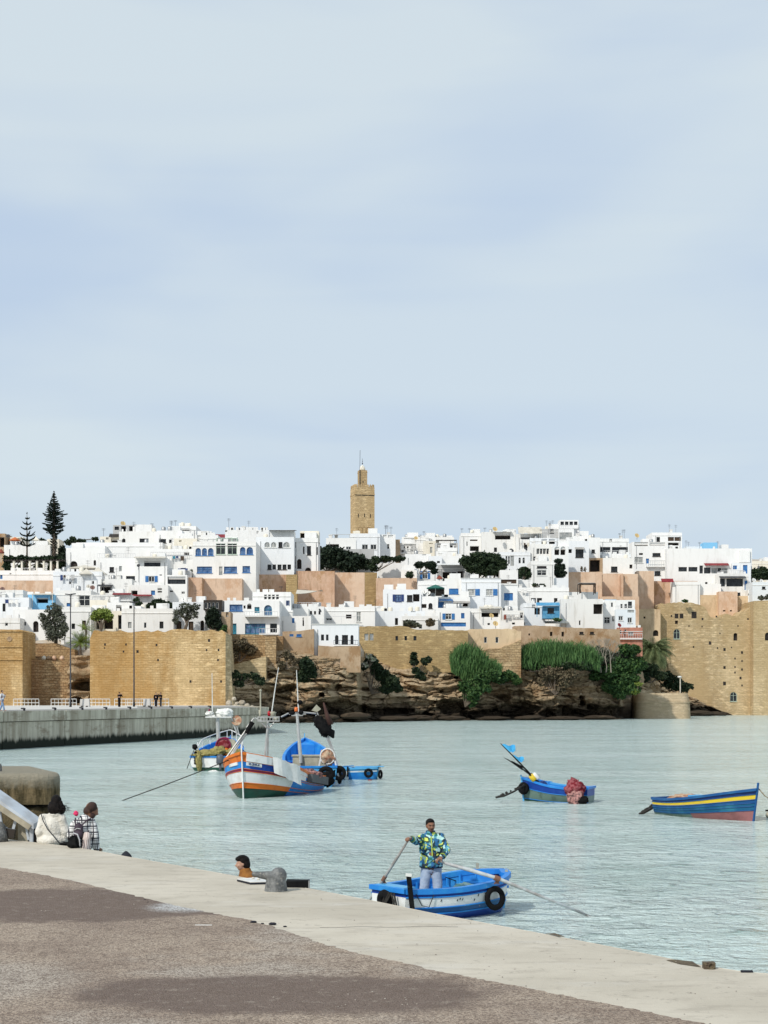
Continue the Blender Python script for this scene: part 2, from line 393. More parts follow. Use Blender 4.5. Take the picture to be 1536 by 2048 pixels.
pt = k.math('MAXIMUM', patch(g1.x, g1.y, 2.5, 1.6, .24), patch(g2.x, g2.y, 1.9, .95, .34))
base = k.mix(k.math('MULTIPLY', pt, .9), base, (.155, .113, .093))
base = k.mix(k.math('MULTIPLY', patch(g0.x - .5, g0.y - .4, 1.0, 1.1, .7), .5), base, (.54, .49, .42))
base = k.mix(k.math('MULTIPLY', patch(G(375, 1815, QZ).x, G(375, 1815, QZ).y, .42, .42, .9), .95), base, (.62, .63, .62))
grit = k.vor(p, 62.); grit2 = k.noise(p, 38., 3, .75)
base = k.mix(k.ramp(grit2, .46, .58, 0., .8), base, (.12, .088, .068))
base = k.mix(k.ramp(k.noise(p, 8., 7, .85), .50, .60, 0., .6), base, (.13, .092, .068)); base = k.mix(k.ramp(k.noise(k.mapv(p, (1, 1, 1), (4, 4, 0)), 5., 6, .8), .54, .66, 0., .3), base, (.50, .44, .36))
base = k.mix(k.ramp(grit, .0, .28, .6, 0.), base, (.46, .40, .34))
ASPH = k.done(base, .88, k.bump(k.math('ADD', grit2, grit), .9, .012), spec=.25)
m = MB(); m.face(*(ap + [(9, 5.2, QZ + .004), (8.5, -5.9, QZ + .004), (-13.9, -5.9, QZ + .004), (-13.9, ap[0][1], QZ + .004)]))
tag(m.build('pavement', ASPH), kind='structure')
# low steps below the quay edge, where people sit
m = MB()
for i, zz in enumerate((.62,)):
    a = G(100, 1700, QZ); b = G(610, 1778, QZ); d = (b - a).normalized(); n = Vector((-d.y, d.x, 0))
    if n.y < 0: n = -n
    o = n * (.02 + .75 * i)
    m.hexa([a + o + Vector((0, 0, -3)), b + o + Vector((0, 0, -3)), b + o + n * .75 + Vector((0, 0, -3)), a + o + n * .75 + Vector((0, 0, -3)),
            Vector((a.x + o.x, a.y + o.y, zz)), Vector((b.x + o.x, b.y + o.y, zz)), Vector((b.x + o.x + n.x * .75, b.y + o.y + n.y * .75, zz)), Vector((a.x + o.x + n.x * .75, a.y + o.y + n.y * .75, zz))])
tag(m.build('quay_steps', CONC), kind='structure')

# ================================================================ FAR PROMENADE AND ITS QUAY WALL
PZ = 2.75
qp = [Vector((-52, 46, 0)), Vector((-40.5, 82, 0)), Vector((-28.6, 119, 0)), Vector((-20.1, 146.5, 0)), Vector((-13.0, 176, 0)), Vector((-14.5, 186, 0)), Vector((-19, 215, 0)), Vector((-26, 262, 0))]
k = NT('stained_quay_wall'); p = k.pos(); x, y, z = k.sep(p); u = k.math('ADD', k.math('MULTIPLY', x, .35), y)
st = k.noise(k.comb(k.math('MULTIPLY', u, 1.1), k.math('MULTIPLY', z, .12), 0.), 1., 5, .65)
c = k.mix(k.ramp(st, .32, .66), (.60, .56, .45), (.33, .29, .22))
c = k.mix(k.math('MULTIPLY', k.ramp(k.noise(k.comb(k.math('MULTIPLY', u, .35), z, 0.), 1., 5, .7), .5, .7), .7), c, (.20, .15, .10))
lim = k.math('ADD', z, k.math('MULTIPLY', k.noise(k.comb(k.math('MULTIPLY', u, 1.3), 0., 0.), 1., 4, .7), -1.5))
c = k.mix(k.ramp(lim, -.25, .15, 1., 0.), c, (.018, .022, .015))
QW = k.done(c, .9, k.bump(k.noise(p, 2., 5, .7), .4, .1), spec=.2)
k = NT('pale_promenade'); p = k.pos()
PROM = k.done(k.mix(k.ramp(k.noise(p, .3, 5, .6), .3, .7), (.60, .585, .55), (.50, .48, .44)), .85, spec=.3)
GREYP = mat('grey_paving_band', (.27, .265, .245), .85, (.21, .205, .19), .6, space='pos')
m = MB(); m.face(*([(v.x, v.y, PZ) for v in qp] + [(-150, 262, PZ), (-150, 46, PZ)])); tag(m.build('promenade', PROM), kind='structure')
m = MB()
def off(i, d):     # inward normal offset of the quay line
    a = qp[max(i - 1, 0)]; b = qp[min(i + 1, len(qp) - 1)]; t = (b - a).normalized(); n = Vector((-t.y, t.x, 0)); n = n if n.x < 0 else -n
    return qp[i] + n * d
for i in range(len(qp) - 2):
    a, b = qp[i], qp[i + 1]; a2, b2 = off(i, 14), off(i + 1, 14)
    m.face((a.x, a.y, PZ + .004), (b.x, b.y, PZ + .004), (b2.x, b2.y, PZ + .004), (a2.x, a2.y, PZ + .004))
tag(m.build('path', GREYP), kind='structure')
m = MB()
for i in range(len(qp) - 1):
    a, b = qp[i], qp[i + 1]; L = (b - a).length; n = max(1, int(L / 7.5)); t = (b - a).normalized(); o = Vector((t.y, -t.x, 0)); o = o if o.x > 0 else -o
    m.face(a + Vector((0, 0, -3)), b + Vector((0, 0, -3)), b + Vector((0, 0, PZ)), a + Vector((0, 0, PZ)))
    for j in range(n):
        s0 = a + (b - a) * (j / n) + t * .05; s1 = a + (b - a) * ((j + 1) / n) - t * .05
        for (z0, z1, th) in ((-3, 2.02, .22), (2.08, PZ + .10, .34)):
            m.hexa([s0 + Vector((0, 0, z0)), s1 + Vector((0, 0, z0)), s1 + o * th + Vector((0, 0, z0)), s0 + o * th + Vector((0, 0, z0)),
                    s0 + Vector((0, 0, z1)), s1 + Vector((0, 0, z1)), s1 + o * th + Vector((0, 0, z1)), s0 + o * th + Vector((0, 0, z1))])
w = m.build('quay_wall', QW); tag(w, 'long grey concrete quay wall below the far promenade, black with algae at the waterline', 'quay wall')

# ================================================================ HILL UNDER THE TOWN
BX = [(-400, 250), (460, 250), (480, 256), (715, 262), (725, 283), (1040, 290), (1262, 301), (1266, 365), (2100, 372)]
def Bx(px): return interp(px, BX)
GPY = [(5.0, 1300), (10, 1282), (20, 1264), (35, 1246), (50, 1222), (75, 1180), (110, 1130), (150, 1118), (260, 1150), (420, 1240), (700, 1380)]
def ground_py(px, dy):
    v = interp(dy, GPY)
    if px > 1262 and dy < 60: v -= 22
    return v
cols = list(range(-600, 2140, 24)); m = MB(); idx = {}
for i, px in enumerate(cols):
    for j, (dy, _) in enumerate(GPY):
        Y = Bx(px) + dy; w = P(px, ground_py(px, dy), Y); w.z += noise.noise(Vector((w.x * .08, w.y * .08, 0))) * .8
        m.v.append(tuple(w)); idx[i, j] = len(m.v) - 1
for i in range(len(cols) - 1):
    for j in range(len(GPY) - 1):
        m.f.append((idx[i, j], idx[i + 1, j], idx[i + 1, j + 1], idx[i, j + 1])); m.m.append(0)
    a = m.v[idx[i, 0]]; b = m.v[idx[i + 1, 0]]
    m.face((a[0], a[1], -2), (b[0], b[1], -2), b, a)
tag(m.build('hill', mat('pale_earth', (.38, .31, .23), .95, (.5, .46, .40), .4, space='pos'), smooth=True), kind='structure')

# ================================================================ SANDSTONE CLIFF
k = NT('layered_sandstone'); p = k.pos(); x, y, z = k.sep(p)
lay = k.noise(k.mapv(p, (.10, .10, 1.1), (0, 0, 0), (R(3), R(-4), 0)), 1.2, 6, .7, .5)
c = k.mix(k.ramp(lay, .35, .65), (.42, .30, .18), (.62, .49, .32))
c = k.mix(k.math('MULTIPLY', k.ramp(k.noise(p, .22, 5, .65), .5, .66), .6), c, (.36, .21, .10))
c = k.mix(k.math('MULTIPLY', k.ramp(k.noise(k.mapv(p, (1, 1, 1), (7, 7, 2)), .14, 4, .6), .56, .68), .6), c, (.20, .16, .09))
c = k.mix(k.math('MULTIPLY', k.ramp(k.noise(k.mapv(p, (.7, .7, 1.8)), 1.2, 7, .8), .54, .70), .6), c, (.15, .10, .06))
wet_shade = k.math('ADD', z, k.math('MULTIPLY', k.noise(p, .3, 4, .6), -4.5))
c = k.mix(k.ramp(wet_shade, -1.4, 2.4, .95, 0.), c, (.04, .03, .022))  # foot darkened for the wet band and for shadow, both put into the colour
ROCK = k.done(c, .93, k.bump(k.math('ADD', lay, k.math('MULTIPLY', k.noise(k.mapv(p, (.8, .8, 2.2)), 1.1, 7, .75), 1.2)), 1., .55), spec=.15)
YS = [(430, 239), (470, 242), (520, 246), (600, 249), (660, 252), (720, 259), (800, 269), (900, 276), (1100, 283), (1236, 290), (1262, 312), (1290, 336), (1340, 344), (1400, 350), (1450, 360), (1470, 366)]
TPY = [(430, 1345), (470, 1335), (500, 1325), (560, 1300), (600, 1304), (640, 1314), (720, 1314), (860, 1322), (900, 1325), (960, 1336), (1036, 1345), (1044, 1318), (1120, 1300), (1200, 1290), (1275, 1290), (1290, 1310), (1330, 1352), (1380, 1385), (1430, 1412), (1455, 1426), (1470, 1432)]
CAVES = [(690, 1418, 42, 14, 5.5), (760, 1424, 60, 8, 4.5), (900, 1415, 26, 16, 4.), (640, 1425, 40, 8, 3.), (1020, 1425, 45, 14, 4.5), (560, 1395, 30, 22, 3.), (1140, 1428, 70, 9, 4.),
         (1240, 1424, 60, 10, 5.), (700, 1378, 60, 3.5, 2.2), (640, 1362, 40, 3, 1.8), (1090, 1345, 12, 26, 1.5), (960, 1430, 60, 8, 3.5), (830, 1385, 25, 4, 1.6), (990, 1385, 35, 5, 1.8), (1400, 1422, 40, 6, 2.5)]
def CBx(px): return Bx(px) - 1. if px < 1260 else interp(px, [(1260, 300), (1285, 338), (1320, 363), (1500, 364)])
def fb(v, o=4): return noise.fractal(v, .9, 2.1, o)
def cliff_y(px, v, X, z):
    ys, yt = interp(px, YS), CBx(px)
    prof = .10 + .25 * v + .65 * v ** 2.2
    Y = ys + (yt - ys) * prof * (1 if v > .02 else .7)
    edgef = min(1., v * 6) * min(1., (1.02 - v) * 5)
    zz = z + .35 * noise.noise(Vector((X * .12, 0, z * .2))) * 3 + X * .02
    led = noise.noise(Vector((X * .05, 3.1, zz * .62))) + .6 * noise.noise(Vector((X * .09, 8.1, zz * 1.5))) + .35 * noise.noise(Vector((X * .2, 5.1, zz * 3.3)))
    led = math.copysign(abs(led) ** .6, led)
    q = Vector((X * .30 + .5 * noise.noise(Vector((X * .3, z * .3, 4))), 2.2, zz * .85)); vd, vp = noise.voronoi(q); cid = noise.noise(vp[0] * 3.7) * 1.6
    q2 = Vector((X * .95, 7.2, zz * 2.3)); vd2, vp2 = noise.voronoi(q2); cid2 = noise.noise(vp2[0] * 4.1)
    crack = min(.12, vd[1] - vd[0]) / .12
    d = led * .95 + fb(Vector((X * .14, 1.7, z * .14))) * 1.7 + cid * 1.3 + cid2 * .75 - (1 - crack) * .6 + fb(Vector((X * .6, 9.7, z * .8)), 3) * .35
    py = HOR - (z - EYE) * F / Y
    cave = 0
    for (cx, cy, rx, ry, dep) in CAVES:
        q = (((px - cx) / rx) ** 2 + ((py - cy) / ry) ** 2) * (1 + 1.3 * noise.noise(Vector((X * .35, z * .6, cx)))) + .5 * noise.noise(Vector((X * 1.3, z * 1.6, cy)))
        if q < 1.6: cave = max(cave, dep * min(1, (1.6 - q) * 1.3))
    return min(Y - d * (.25 + .75 * edgef) + cave, yt + 3.6)
m = MB(); nx = 620; nz = 92; px0, px1 = 432., 1468.
for i in range(nx + 1):
    px = px0 + (px1 - px0) * i / nx
    yt = CBx(px); zt = P(px, interp(px, TPY), yt).z; ym = (interp(px, YS) + yt) / 2; X = (px - CX) * ym / F
    for j in range(nz + 1):
        v = j / nz; z = -1.2 + (zt + 1.2) * v
        Y = cliff_y(px, v, X, z); m.v.append((X, Y, z + .25 * noise.noise(Vector((X * .5, z, 2)))))
for i in range(nx):
    for j in range(nz):
        a = i * (nz + 1) + j; m.f.append((a, a + nz + 1, a + nz + 2, a + 1)); m.m.append(0)
    a = m.v[i * (nz + 1) + nz]; b = m.v[(i + 1) * (nz + 1) + nz]
    m.face(a, b, (b[0], b[1] + 7, b[2] + .3), (a[0], a[1] + 7, a[2] + .3))
tag(m.build('cliff', ROCK, smooth=False), kind='structure')
# flat shore ledges at the foot of the cliff
def rock(c, r, seed, mt, name='boulder'):
    mm = MB(); rr = random.Random(seed); n, kk = 18, 11
    for i in range(kk + 1):
        t = math.pi * i / kk
        for j in range(n):
            a = 2 * math.pi * j / n; d = Vector((math.sin(t) * math.cos(a), math.sin(t) * math.sin(a), -math.cos(t)))
            s = 1 + .34 * noise.noise(d * 1.6 + Vector((seed * 3.7, 0, 0))) + .14 * noise.noise(d * 4.2 + Vector((0, seed * 1.3, 0)))
            s = min(s, 1.02)
            mm.v.append((c[0] + d.x * r[0] * s, c[1] + d.y * r[1] * s, c[2] + d.z * r[2] * s))
    for i in range(kk):
        for j in range(n): mm.f.append((i * n + j, i * n + (j + 1) % n, (i + 1) * n + (j + 1) % n, (i + 1) * n + j)); mm.m.append(0)
    o = mm.build(name, mt, loc=c); return o
rr = random.Random(11)
RK = [(655, 1428, 20, 6, 'flat brown rock ledge at the cliff foot left of the darkest cave'), (712, 1424, 26, 7, 'broad tan rock shelf in front of the darkest cave under the cliff'),
      (590, 1432, 16, 5, 'low dark rock at the waterline by the end of the far quay'), (790, 1433, 34, 5, 'long flat dark rock at the waterline below the leaning shrubs'),
      (840, 1431, 22, 5, 'rounded brown rock on the shore ledge below the cliff middle'), (905, 1433, 24, 4.5, 'low wet rock left of the tall reeds at the waterline'),
      (985, 1434, 30, 4.5, 'black wet rock slab at the waterline below the reed clump'), (1060, 1433, 26, 5, 'dark rock lump at the waterline below the wide reed bed'),
      (1130, 1434, 34, 4, 'flat wet rock slab at the waterline left of the small bastion'), (1200, 1432, 28, 4.5, 'dark ledge rock just left of the small round bastion'),
      (1400, 1424, 24, 6, 'dark jagged rock between the bastion and the tall fort wall'), (1432, 1427, 18, 5, 'small dark rock at the foot of the tall fort wall')]
for i, (a, b, w, h_, lb) in enumerate(RK):
    Y = interp(a, YS) - 2.2; c = P(a, b, Y); c.z = max(.1, c.z * .6); s = Y / F
    tag(rock((c.x, Y, c.z), (w * s * 1.2, 2.4, h_ * s * 1.1), i + 2, ROCK), lb, 'rock', 'rocks along the foot of the cliff')
PALE = mat('pale_riprap', (.46, .41, .33), .9, (.34, .29, .22), .9, space='pos', bump=.4, bsc=3)
RP = [(458, 1407, 7), (468, 1398, 5), (474, 1409, 6), (484, 1406, 7), (494, 1412, 6), (478, 1415, 5), (504, 1415, 5), (463, 1416, 5), (512, 1417, 4), (489, 1416, 5)]
RL = ['pale boulder touching the end of the ochre rampart', 'small pale boulder topmost of the heap by the rampart end', 'pale boulder in the middle of the heap behind the quay', 'biggest rounded pale boulder of the heap behind the quay',
      'pale boulder right of the biggest one in the heap', 'low pale boulder in front of the heap behind the quay', 'small flat boulder near the right end of the heap', 'low pale boulder at the foot of the rampart corner', 'last and smallest boulder at the right end of the heap', 'low boulder under the biggest one of the heap']
for i, (a, b, r_) in enumerate(RP):
    c = P(a, b, 240 - i * .5); s = 240 / F
    tag(rock(c, (r_ * s, r_ * s * .9, r_ * s * .9), 30 + i, PALE), RL[i], 'boulder', 'pale boulders heaped behind the quay end')
# ================================================================ WALLS AND HOUSES
class Plane:
    """vertical front plane through a photo column at distance Y, turned by th"""
    def __init__(s, x0, Y, th=0.):
        s.o = Vector(((x0 - CX) * Y / F, Y, 0)); s.u = Vector((math.cos(th), math.sin(th), 0)); s.n = Vector((math.sin(th), -math.cos(th), 0))
    def t(s, px):
        k = (px - CX) / F; return (k * s.o.y - s.o.x) / (s.u.x - k * s.u.y)
    def Yat(s, t): return s.o.y + s.u.y * t
    def z(s, py, t): return EYE + (HOR - py) * s.Yat(t) / F
    def pt(s, t, z, d=0.): q = s.o + s.u * t - s.n * d; return Vector((q.x, q.y, z))     # d = inward depth
def arch_pts(a0, a1, z1, r, n=8):   # from right spring to left spring
    c = (a0 + a1) / 2; return [(c + r * math.cos(math.pi * i / n), z1 - r + r * math.sin(math.pi * i / n)) for i in range(n + 1)]
def facade(mb, pl, a0, a1, z0, z1, holes, mi=0):
    """front wall sheet with real openings; holes (h0,h1,g0,g1,arch,depth)"""
    xs = sorted({a0, a1} | {min(max(h[k], a0), a1) for h in holes for k in (0, 1)}); zs = sorted({z0, z1} | {min(max(h[k], z0), z1) for h in holes for k in (2, 3)})
    for i in range(len(xs) - 1):
        for j in range(len(zs) - 1):
            cx, cz = (xs[i] + xs[i + 1]) / 2, (zs[j] + zs[j + 1]) / 2
            if any(h[0] < cx < h[1] and h[2] < cz < h[3] for h in holes): continue
            mb.face(pl.pt(xs[i], zs[j]), pl.pt(xs[i + 1], zs[j]), pl.pt(xs[i + 1], zs[j + 1]), pl.pt(xs[i], zs[j + 1]), mi=mi)
    for (h0, h1, g0, g1, ar, dp) in holes:
        r = min((h1 - h0) / 2, g1 - g0 - .05) if ar else 0; gs = g1 - r
        for (t, za, zb) in ((h0, g0, gs), (h1, g0, gs)): mb.face(pl.pt(t, za), pl.pt(t, zb), pl.pt(t, zb, dp), pl.pt(t, za, dp), mi=mi)
        mb.face(pl.pt(h0, g0), pl.pt(h1, g0), pl.pt(h1, g0, dp), pl.pt(h0, g0, dp), mi=mi)
        if not ar: mb.face(pl.pt(h0, g1), pl.pt(h1, g1), pl.pt(h1, g1, dp), pl.pt(h0, g1, dp), mi=mi)
        else:
            ap_ = arch_pts(h0, h1, g1, r); n = len(ap_) - 1
            hw = (h1 - h0) / 2
            ap_ = [((h0 + h1) / 2 + (q[0] - (h0 + h1) / 2) * hw / r, q[1]) for q in ap_]
            for i in range(n):
                p_, q_ = ap_[i], ap_[i + 1]; cor = (h1, g1) if i < n / 2 else (h0, g1)
                mb.face(pl.pt(*p_), pl.pt(*cor), pl.pt(*q_), mi=mi)
                mb.face(pl.pt(*p_), pl.pt(*q_), pl.pt(q_[0], q_[1], dp), pl.pt(p_[0], p_[1], dp), mi=mi)
            mb.face(pl.pt(*ap_[n // 2]), pl.pt(h1, g1), pl.pt(h0, g1), mi=mi)
KIND = {  # frame, pane, mullions, shutters, depth
    'd': ('dframe', 'glass', 1, '', .3), 'k': (None, 'void', 0, '', 1.6), 'w': ('wframe', 'glass', 1, '', .2), 'l': ('wframe', 'curtain', 1, '', .2),
    'b': ('blue', 'bglass', 1, '', .25), 'B': ('blue', 'blue', 1, '', .12), 's': ('wframe', 'glass', 1, 'LR', .2), 'r': ('wframe', 'curtain', 1, 'R', .2), 'n': ('navy', 'bglass', 1, 'LR', .2),
    'g': ('gframe', 'glass', 1, '', .2), 't': ('teal', 'bglass', 2, '', .3), 'h': (None, 'void', 0, '', .5), 'G': ('wframe', 'glass', 3, '', .6), 'D': (None, 'door', 0, '', .25), 'T': (None, 'teal', 0, '', .25),
    'U': (None, 'blue', 0, '', .2), 'L': (None, 'glass', 3, '', .5), 'N': (None, 'glass', 0, '', .3), 'P': (None, 'curtain', 0, '', .15)}
def parse(w):
    out = []
    for it in w.split(';'):
        it = it.split()
        if not it: continue
        k = it[0]; ar = k[0] == 'a'; k = k[-1]; out.append((k, ar) + tuple(float(v) for v in it[1:5]))
    return out
def opening(root, pl, k, ar, h0, h1, g0, g1, name='window'):
    fr, pn, mul, sh, dp = KIND[k]; W = h1 - h0; H = g1 - g0; r = W / 2 if ar else 0
    r = min(r, H - .05)
    e = .004
    def outline(ins):
        a, b, lo, hi = h0 + ins, h1 - ins, g0 + ins, g1 - ins
        if not ar: return [(a, lo), (b, lo), (b, hi), (a, hi)]
        ap_ = arch_pts(a, b, hi, (b - a) / 2); c0 = (a + b) / 2; rr_ = max(.02, min((b - a) / 2, hi - lo - .02))
        ap_ = [(q[0], hi - rr_ + (q[1] - (hi - (b - a) / 2)) * rr_ / ((b - a) / 2)) for q in ap_]
        return [(a, lo), (b, lo)] + ap_
    pm = MB(); pm.face(*[pl.pt(a, z, dp - .01) for a, z in outline(e)])
    if fr is None:
        nm = {'k': 'opening', 'h': 'opening', 'D': 'door', 'T': 'door', 'U': 'panel', 'P': 'window', 'N': 'window', 'L': 'window'}[k]
        if k == 'L':
            for i in range(1, 4): t = h0 + W * i / 4; pm.obox(pl.pt(t, (g0 + g1) / 2, dp - .05), pl.u * .04, pl.n * .04, (0, 0, H / 2 - .01))
        pm.build(nm, M[pn], root); return
    fb_ = MB(); fw = min(.09, W * .12)
    oa, ob = outline(e), outline(fw)
    for i in range(len(oa)):
        j = (i + 1) % len(oa); a, b, c, d = oa[i], oa[j], ob[j], ob[i]
        fb_.face(pl.pt(*a, dp - .1), pl.pt(*b, dp - .1), pl.pt(*c, dp - .1), pl.pt(*d, dp - .1)); fb_.face(pl.pt(*d, dp - .1), pl.pt(*c, dp - .1), pl.pt(*c, dp - .02), pl.pt(*d, dp - .02))
    nm_ = mul if W > .8 else (1 if W > .6 else 0)
    if W > 2.6: nm_ = max(nm_, int(W / .95))
    for i in range(nm_):
        t = h0 + W * (i + 1) / (nm_ + 1); hz = H if not ar else H * (.98 if nm_ == 1 else .8)
        fb_.obox(pl.pt(t, g0 + hz / 2, dp - .07), pl.u * .035, pl.n * .03, (0, 0, hz / 2 - .02))
    if H > 1.1 and k != 'B': fb_.obox(pl.pt((h0 + h1) / 2, g0 + H * .62, dp - .07), pl.u * (W / 2 - .02), pl.n * .025, (0, 0, .03))
    if W > .7 and k not in 'G': fb_.obox(pl.pt((h0 + h1) / 2, g0 - .05, -.04), pl.u * (W / 2 + .1), pl.n * .09, (0, 0, .04))
    w = fb_.build(name, M[fr], root); pm.build('pane', M[pn], w)
    for s_ in sh:
        sg = MB(); sw = W * (.5 if sh == 'LR' else .62); c = h0 - sw / 2 - .02 if s_ == 'L' else h1 + sw / 2 + .02
        sg.obox(pl.pt(c, (g0 + g1) / 2, -.05), pl.u * sw / 2, pl.n * .03, (0, 0, H / 2))
        sg.obox(pl.pt(c, (g0 + g1) / 2, -.09), pl.u * (sw / 2 - .06), pl.n * .012, (0, 0, .03))
        sg.build('shutter', M['navy' if k == 'n' else 'blue'], w)
NH = [0]
def house(x0, x1, yt, yb, dy, label, w='', dep=8., mt='white', th=0., name='house', cat='house', ext=26, roof=True, group=None, Y=None, cren=0, coping=None):
    NH[0] += 1
    if mt == 'white': mt = ('white', 'whiteb', 'white', 'whitec', 'white')[(NH[0] * 7) % 5]
    if Y is None: Y = Bx((x0 + x1) / 2) + dy + (NH[0] % 9) * .06
    pl = Plane(x0, Y, th); A = pl.t(x1); tm = A / 2; z1 = pl.z(yt, tm); z0 = pl.z(yb + ext, tm); xm = (x0 + x1) / 2
    if name in ('house', 'terrace_wall', 'garden_wall', 'buttress'): z0 = min(z0, P(xm, ground_py(xm, Y - Bx(xm)), Y).z - 1.2)
    if group is None and name == 'house': group = 'houses stacked up the hillside'
    root = thing(name, label, cat, pl.pt(tm, z0), group)
    ops = []
    for (k, ar, a, b, c, d) in parse(w):
        t0, t1 = pl.t(a), pl.t(b); tt = (t0 + t1) / 2
        h0, h1, g0, g1 = max(.04, t0), min(A - .04, t1), pl.z(d, tt), min(z1 - .03, pl.z(c, tt))
        g0 = max(g0, z0 + .02)
        if h1 - h0 < .1 or g1 - g0 < .1: continue
        ops.append((k, ar, h0, h1, g0, g1))
    m = MB(); facade(m, pl, 0, A, z0, z1, [(h0, h1, g0, g1, ar, KIND[k][4]) for (k, ar, h0, h1, g0, g1) in ops])
    pw = .28; rz = z1 - (.55 if roof else 0)
    c = [pl.pt(0, z1), pl.pt(A, z1), pl.pt(A, z1, dep), pl.pt(0, z1, dep)]; lo = [Vector((v.x, v.y, z0)) for v in c]
    for i in (1, 2, 3): j = (i + 1) % 4; m.face(lo[i], lo[j], c[j], c[i])
    if roof:
        ins = [pl.pt(pw, z1, pw), pl.pt(A - pw, z1, pw), pl.pt(A - pw, z1, dep - pw), pl.pt(pw, z1, dep - pw)]; inl = [Vector((v.x, v.y, rz)) for v in ins]
        for i in range(4): j = (i + 1) % 4; m.face(c[i], c[j], ins[j], ins[i]); m.face(ins[i], ins[j], inl[j], inl[i])
    else: m.face(*c)
    if cren:
        n = int(A / cren / 2)
        for i in range(n):
            t = A * (i + .5) / n; m.obox(pl.pt(t, z1 + .28, .14), pl.u * cren * .55, pl.n * .13, (0, 0, .3))
    m.build('wall', M[mt], root)
    if roof:
        rm = MB(); rm.obox(pl.pt(tm, rz - .1, dep / 2), pl.u * (A / 2 - pw - .003), pl.n * (dep / 2 - pw - .003), (0, 0, .1)); rm.build('roof', M['rooftile'], root)
    if coping:
        cm_ = MB(); cm_.obox(pl.pt(tm, z1 + .05, .1), pl.u * (A / 2 + .1), pl.n * .24, (0, 0, .055)); cm_.build('coping', M[coping], root)
    for o_ in ops: opening(root, pl, *o_)
    root_pl[root.name] = (pl, A, z0, z1, dep)
    if name == 'house' and A > 4:
        q = NH[0] % 4
        if q in (0, 2): m = MB(); m.obox(pl.pt(tm, z1 - .75, -.03), pl.u * A / 2, pl.n * .06, (0, 0, .05)); m.build('ledge', M['white2'], root)
        if q in (1, 2):
            for t in (A * .12, A * .93)[:1 + q // 2]: m = MB(); m.tube([pl.pt(t, z1 - .8, -.07), pl.pt(t, z1 - 6.5, -.07)], .05, 5); m.build('drain_pipe', M['metal'], root)
        if q in (0, 3):
            r_ = random.Random(NH[0]); ncl = 3
            for i in range(ncl): t = A * r_.uniform(.08, .92); w_ = r_.uniform(.2, .5); m = MB(); m.obox(pl.pt(t, z1 + .22, .14), pl.u * w_, pl.n * .13, (0, 0, .24)); m.build('parapet_step', M['white'], root)
    return root
root_pl = {}
def laundry(root, x0, x1, y, seed):
    pl, A, z0, z1, dep = root_pl[root.name]; t0, t1 = pl.t(x0), pl.t(x1); z = pl.z(y, t0); r_ = random.Random(seed)
    m = MB(); m.tube([pl.pt(t0, z, -.5), pl.pt((t0 + t1) / 2, z - .08, -.5), pl.pt(t1, z, -.5)], .015, 4); m.build('clothes_line', M['dmetal'], root); t = t0 + .15
    while t < t1 - .5:
        w_, h_ = r_.uniform(.35, .8), r_.uniform(.4, 1.); m = MB(); a = pl.pt(t, z - .04, -.5)
        for i in range(4): p0, p1 = a + pl.u * w_ * i / 4, a + pl.u * w_ * (i + 1) / 4; e0, e1 = pl.n * .05 * (i % 2), pl.n * .05 * ((i + 1) % 2); m.face(p0 - Vector((0, 0, h_)) + e0, p1 - Vector((0, 0, h_)) + e1, p1, p0)
        m.build('washing', M[r_.choice(('white2', 'clay', 'navy', 'canvas', 'teal', 'grey', 'grey', 'white2', 'door'))], root); t += w_ + r_.uniform(.05, .4)
def railing(root, x0, x1, y0, y1, out=.35, mt='rail', name='railing', sp=.42, slab=True, rail3=False):
    pl, A, z0, z1, dep = root_pl[root.name]; t0, t1 = pl.t(x0), pl.t(x1); tm = (t0 + t1) / 2; za, zb = pl.z(y1, tm), pl.z(y0, tm); m = MB()
    m.bar(pl.pt(t0, zb, -out), pl.pt(t1, zb, -out), .07)
    m.bar(pl.pt(t0, za + .08, -out), pl.pt(t1, za + .08, -out), .06)
    n = max(2, int((t1 - t0) / sp))
    for i in range(n + 1):
        t = t0 + (t1 - t0) * i / n; m.bar(pl.pt(t, za, -out), pl.pt(t, zb, -out), .05)
    m.build(name, M[mt], root)
    if slab and out > 0:
        s = MB(); s.obox(pl.pt(tm, za - .09, -out / 2 + .02), pl.u * (t1 - t0) / 2, pl.n * (out / 2 + .05), (0, 0, .09)); s.build('balcony', M['white'], root)
def canopy(root, x0, x1, y0, y1, out=1.2, mt='sheet', name='canopy', posts=True, drop=0.):
    """sloping sheet sticking out from the front plane (out<0: over the roof)"""
    pl, A, z0, z1, dep = root_pl[root.name]; t0, t1 = pl.t(x0), pl.t(x1); tm = (t0 + t1) / 2; za, zb = pl.z(y1, tm), pl.z(y0, tm); m = MB()
    a, b, c, d = pl.pt(t0, za, -out), pl.pt(t1, za, -out), pl.pt(t1, zb, .05 if out > 0 else 3.5), pl.pt(t0, zb, .05 if out > 0 else 3.5)
    up = Vector((0, 0, .1)); m.hexa([a, b, c, d, a + up, b + up, c + up, d + up])
    if posts:
        for q in (t0 + .1, t1 - .1): m.bar(pl.pt(q, za - 2.1, -out + .08), pl.pt(q, za, -out + .08), .09)
    m.build(name, M[mt], root)
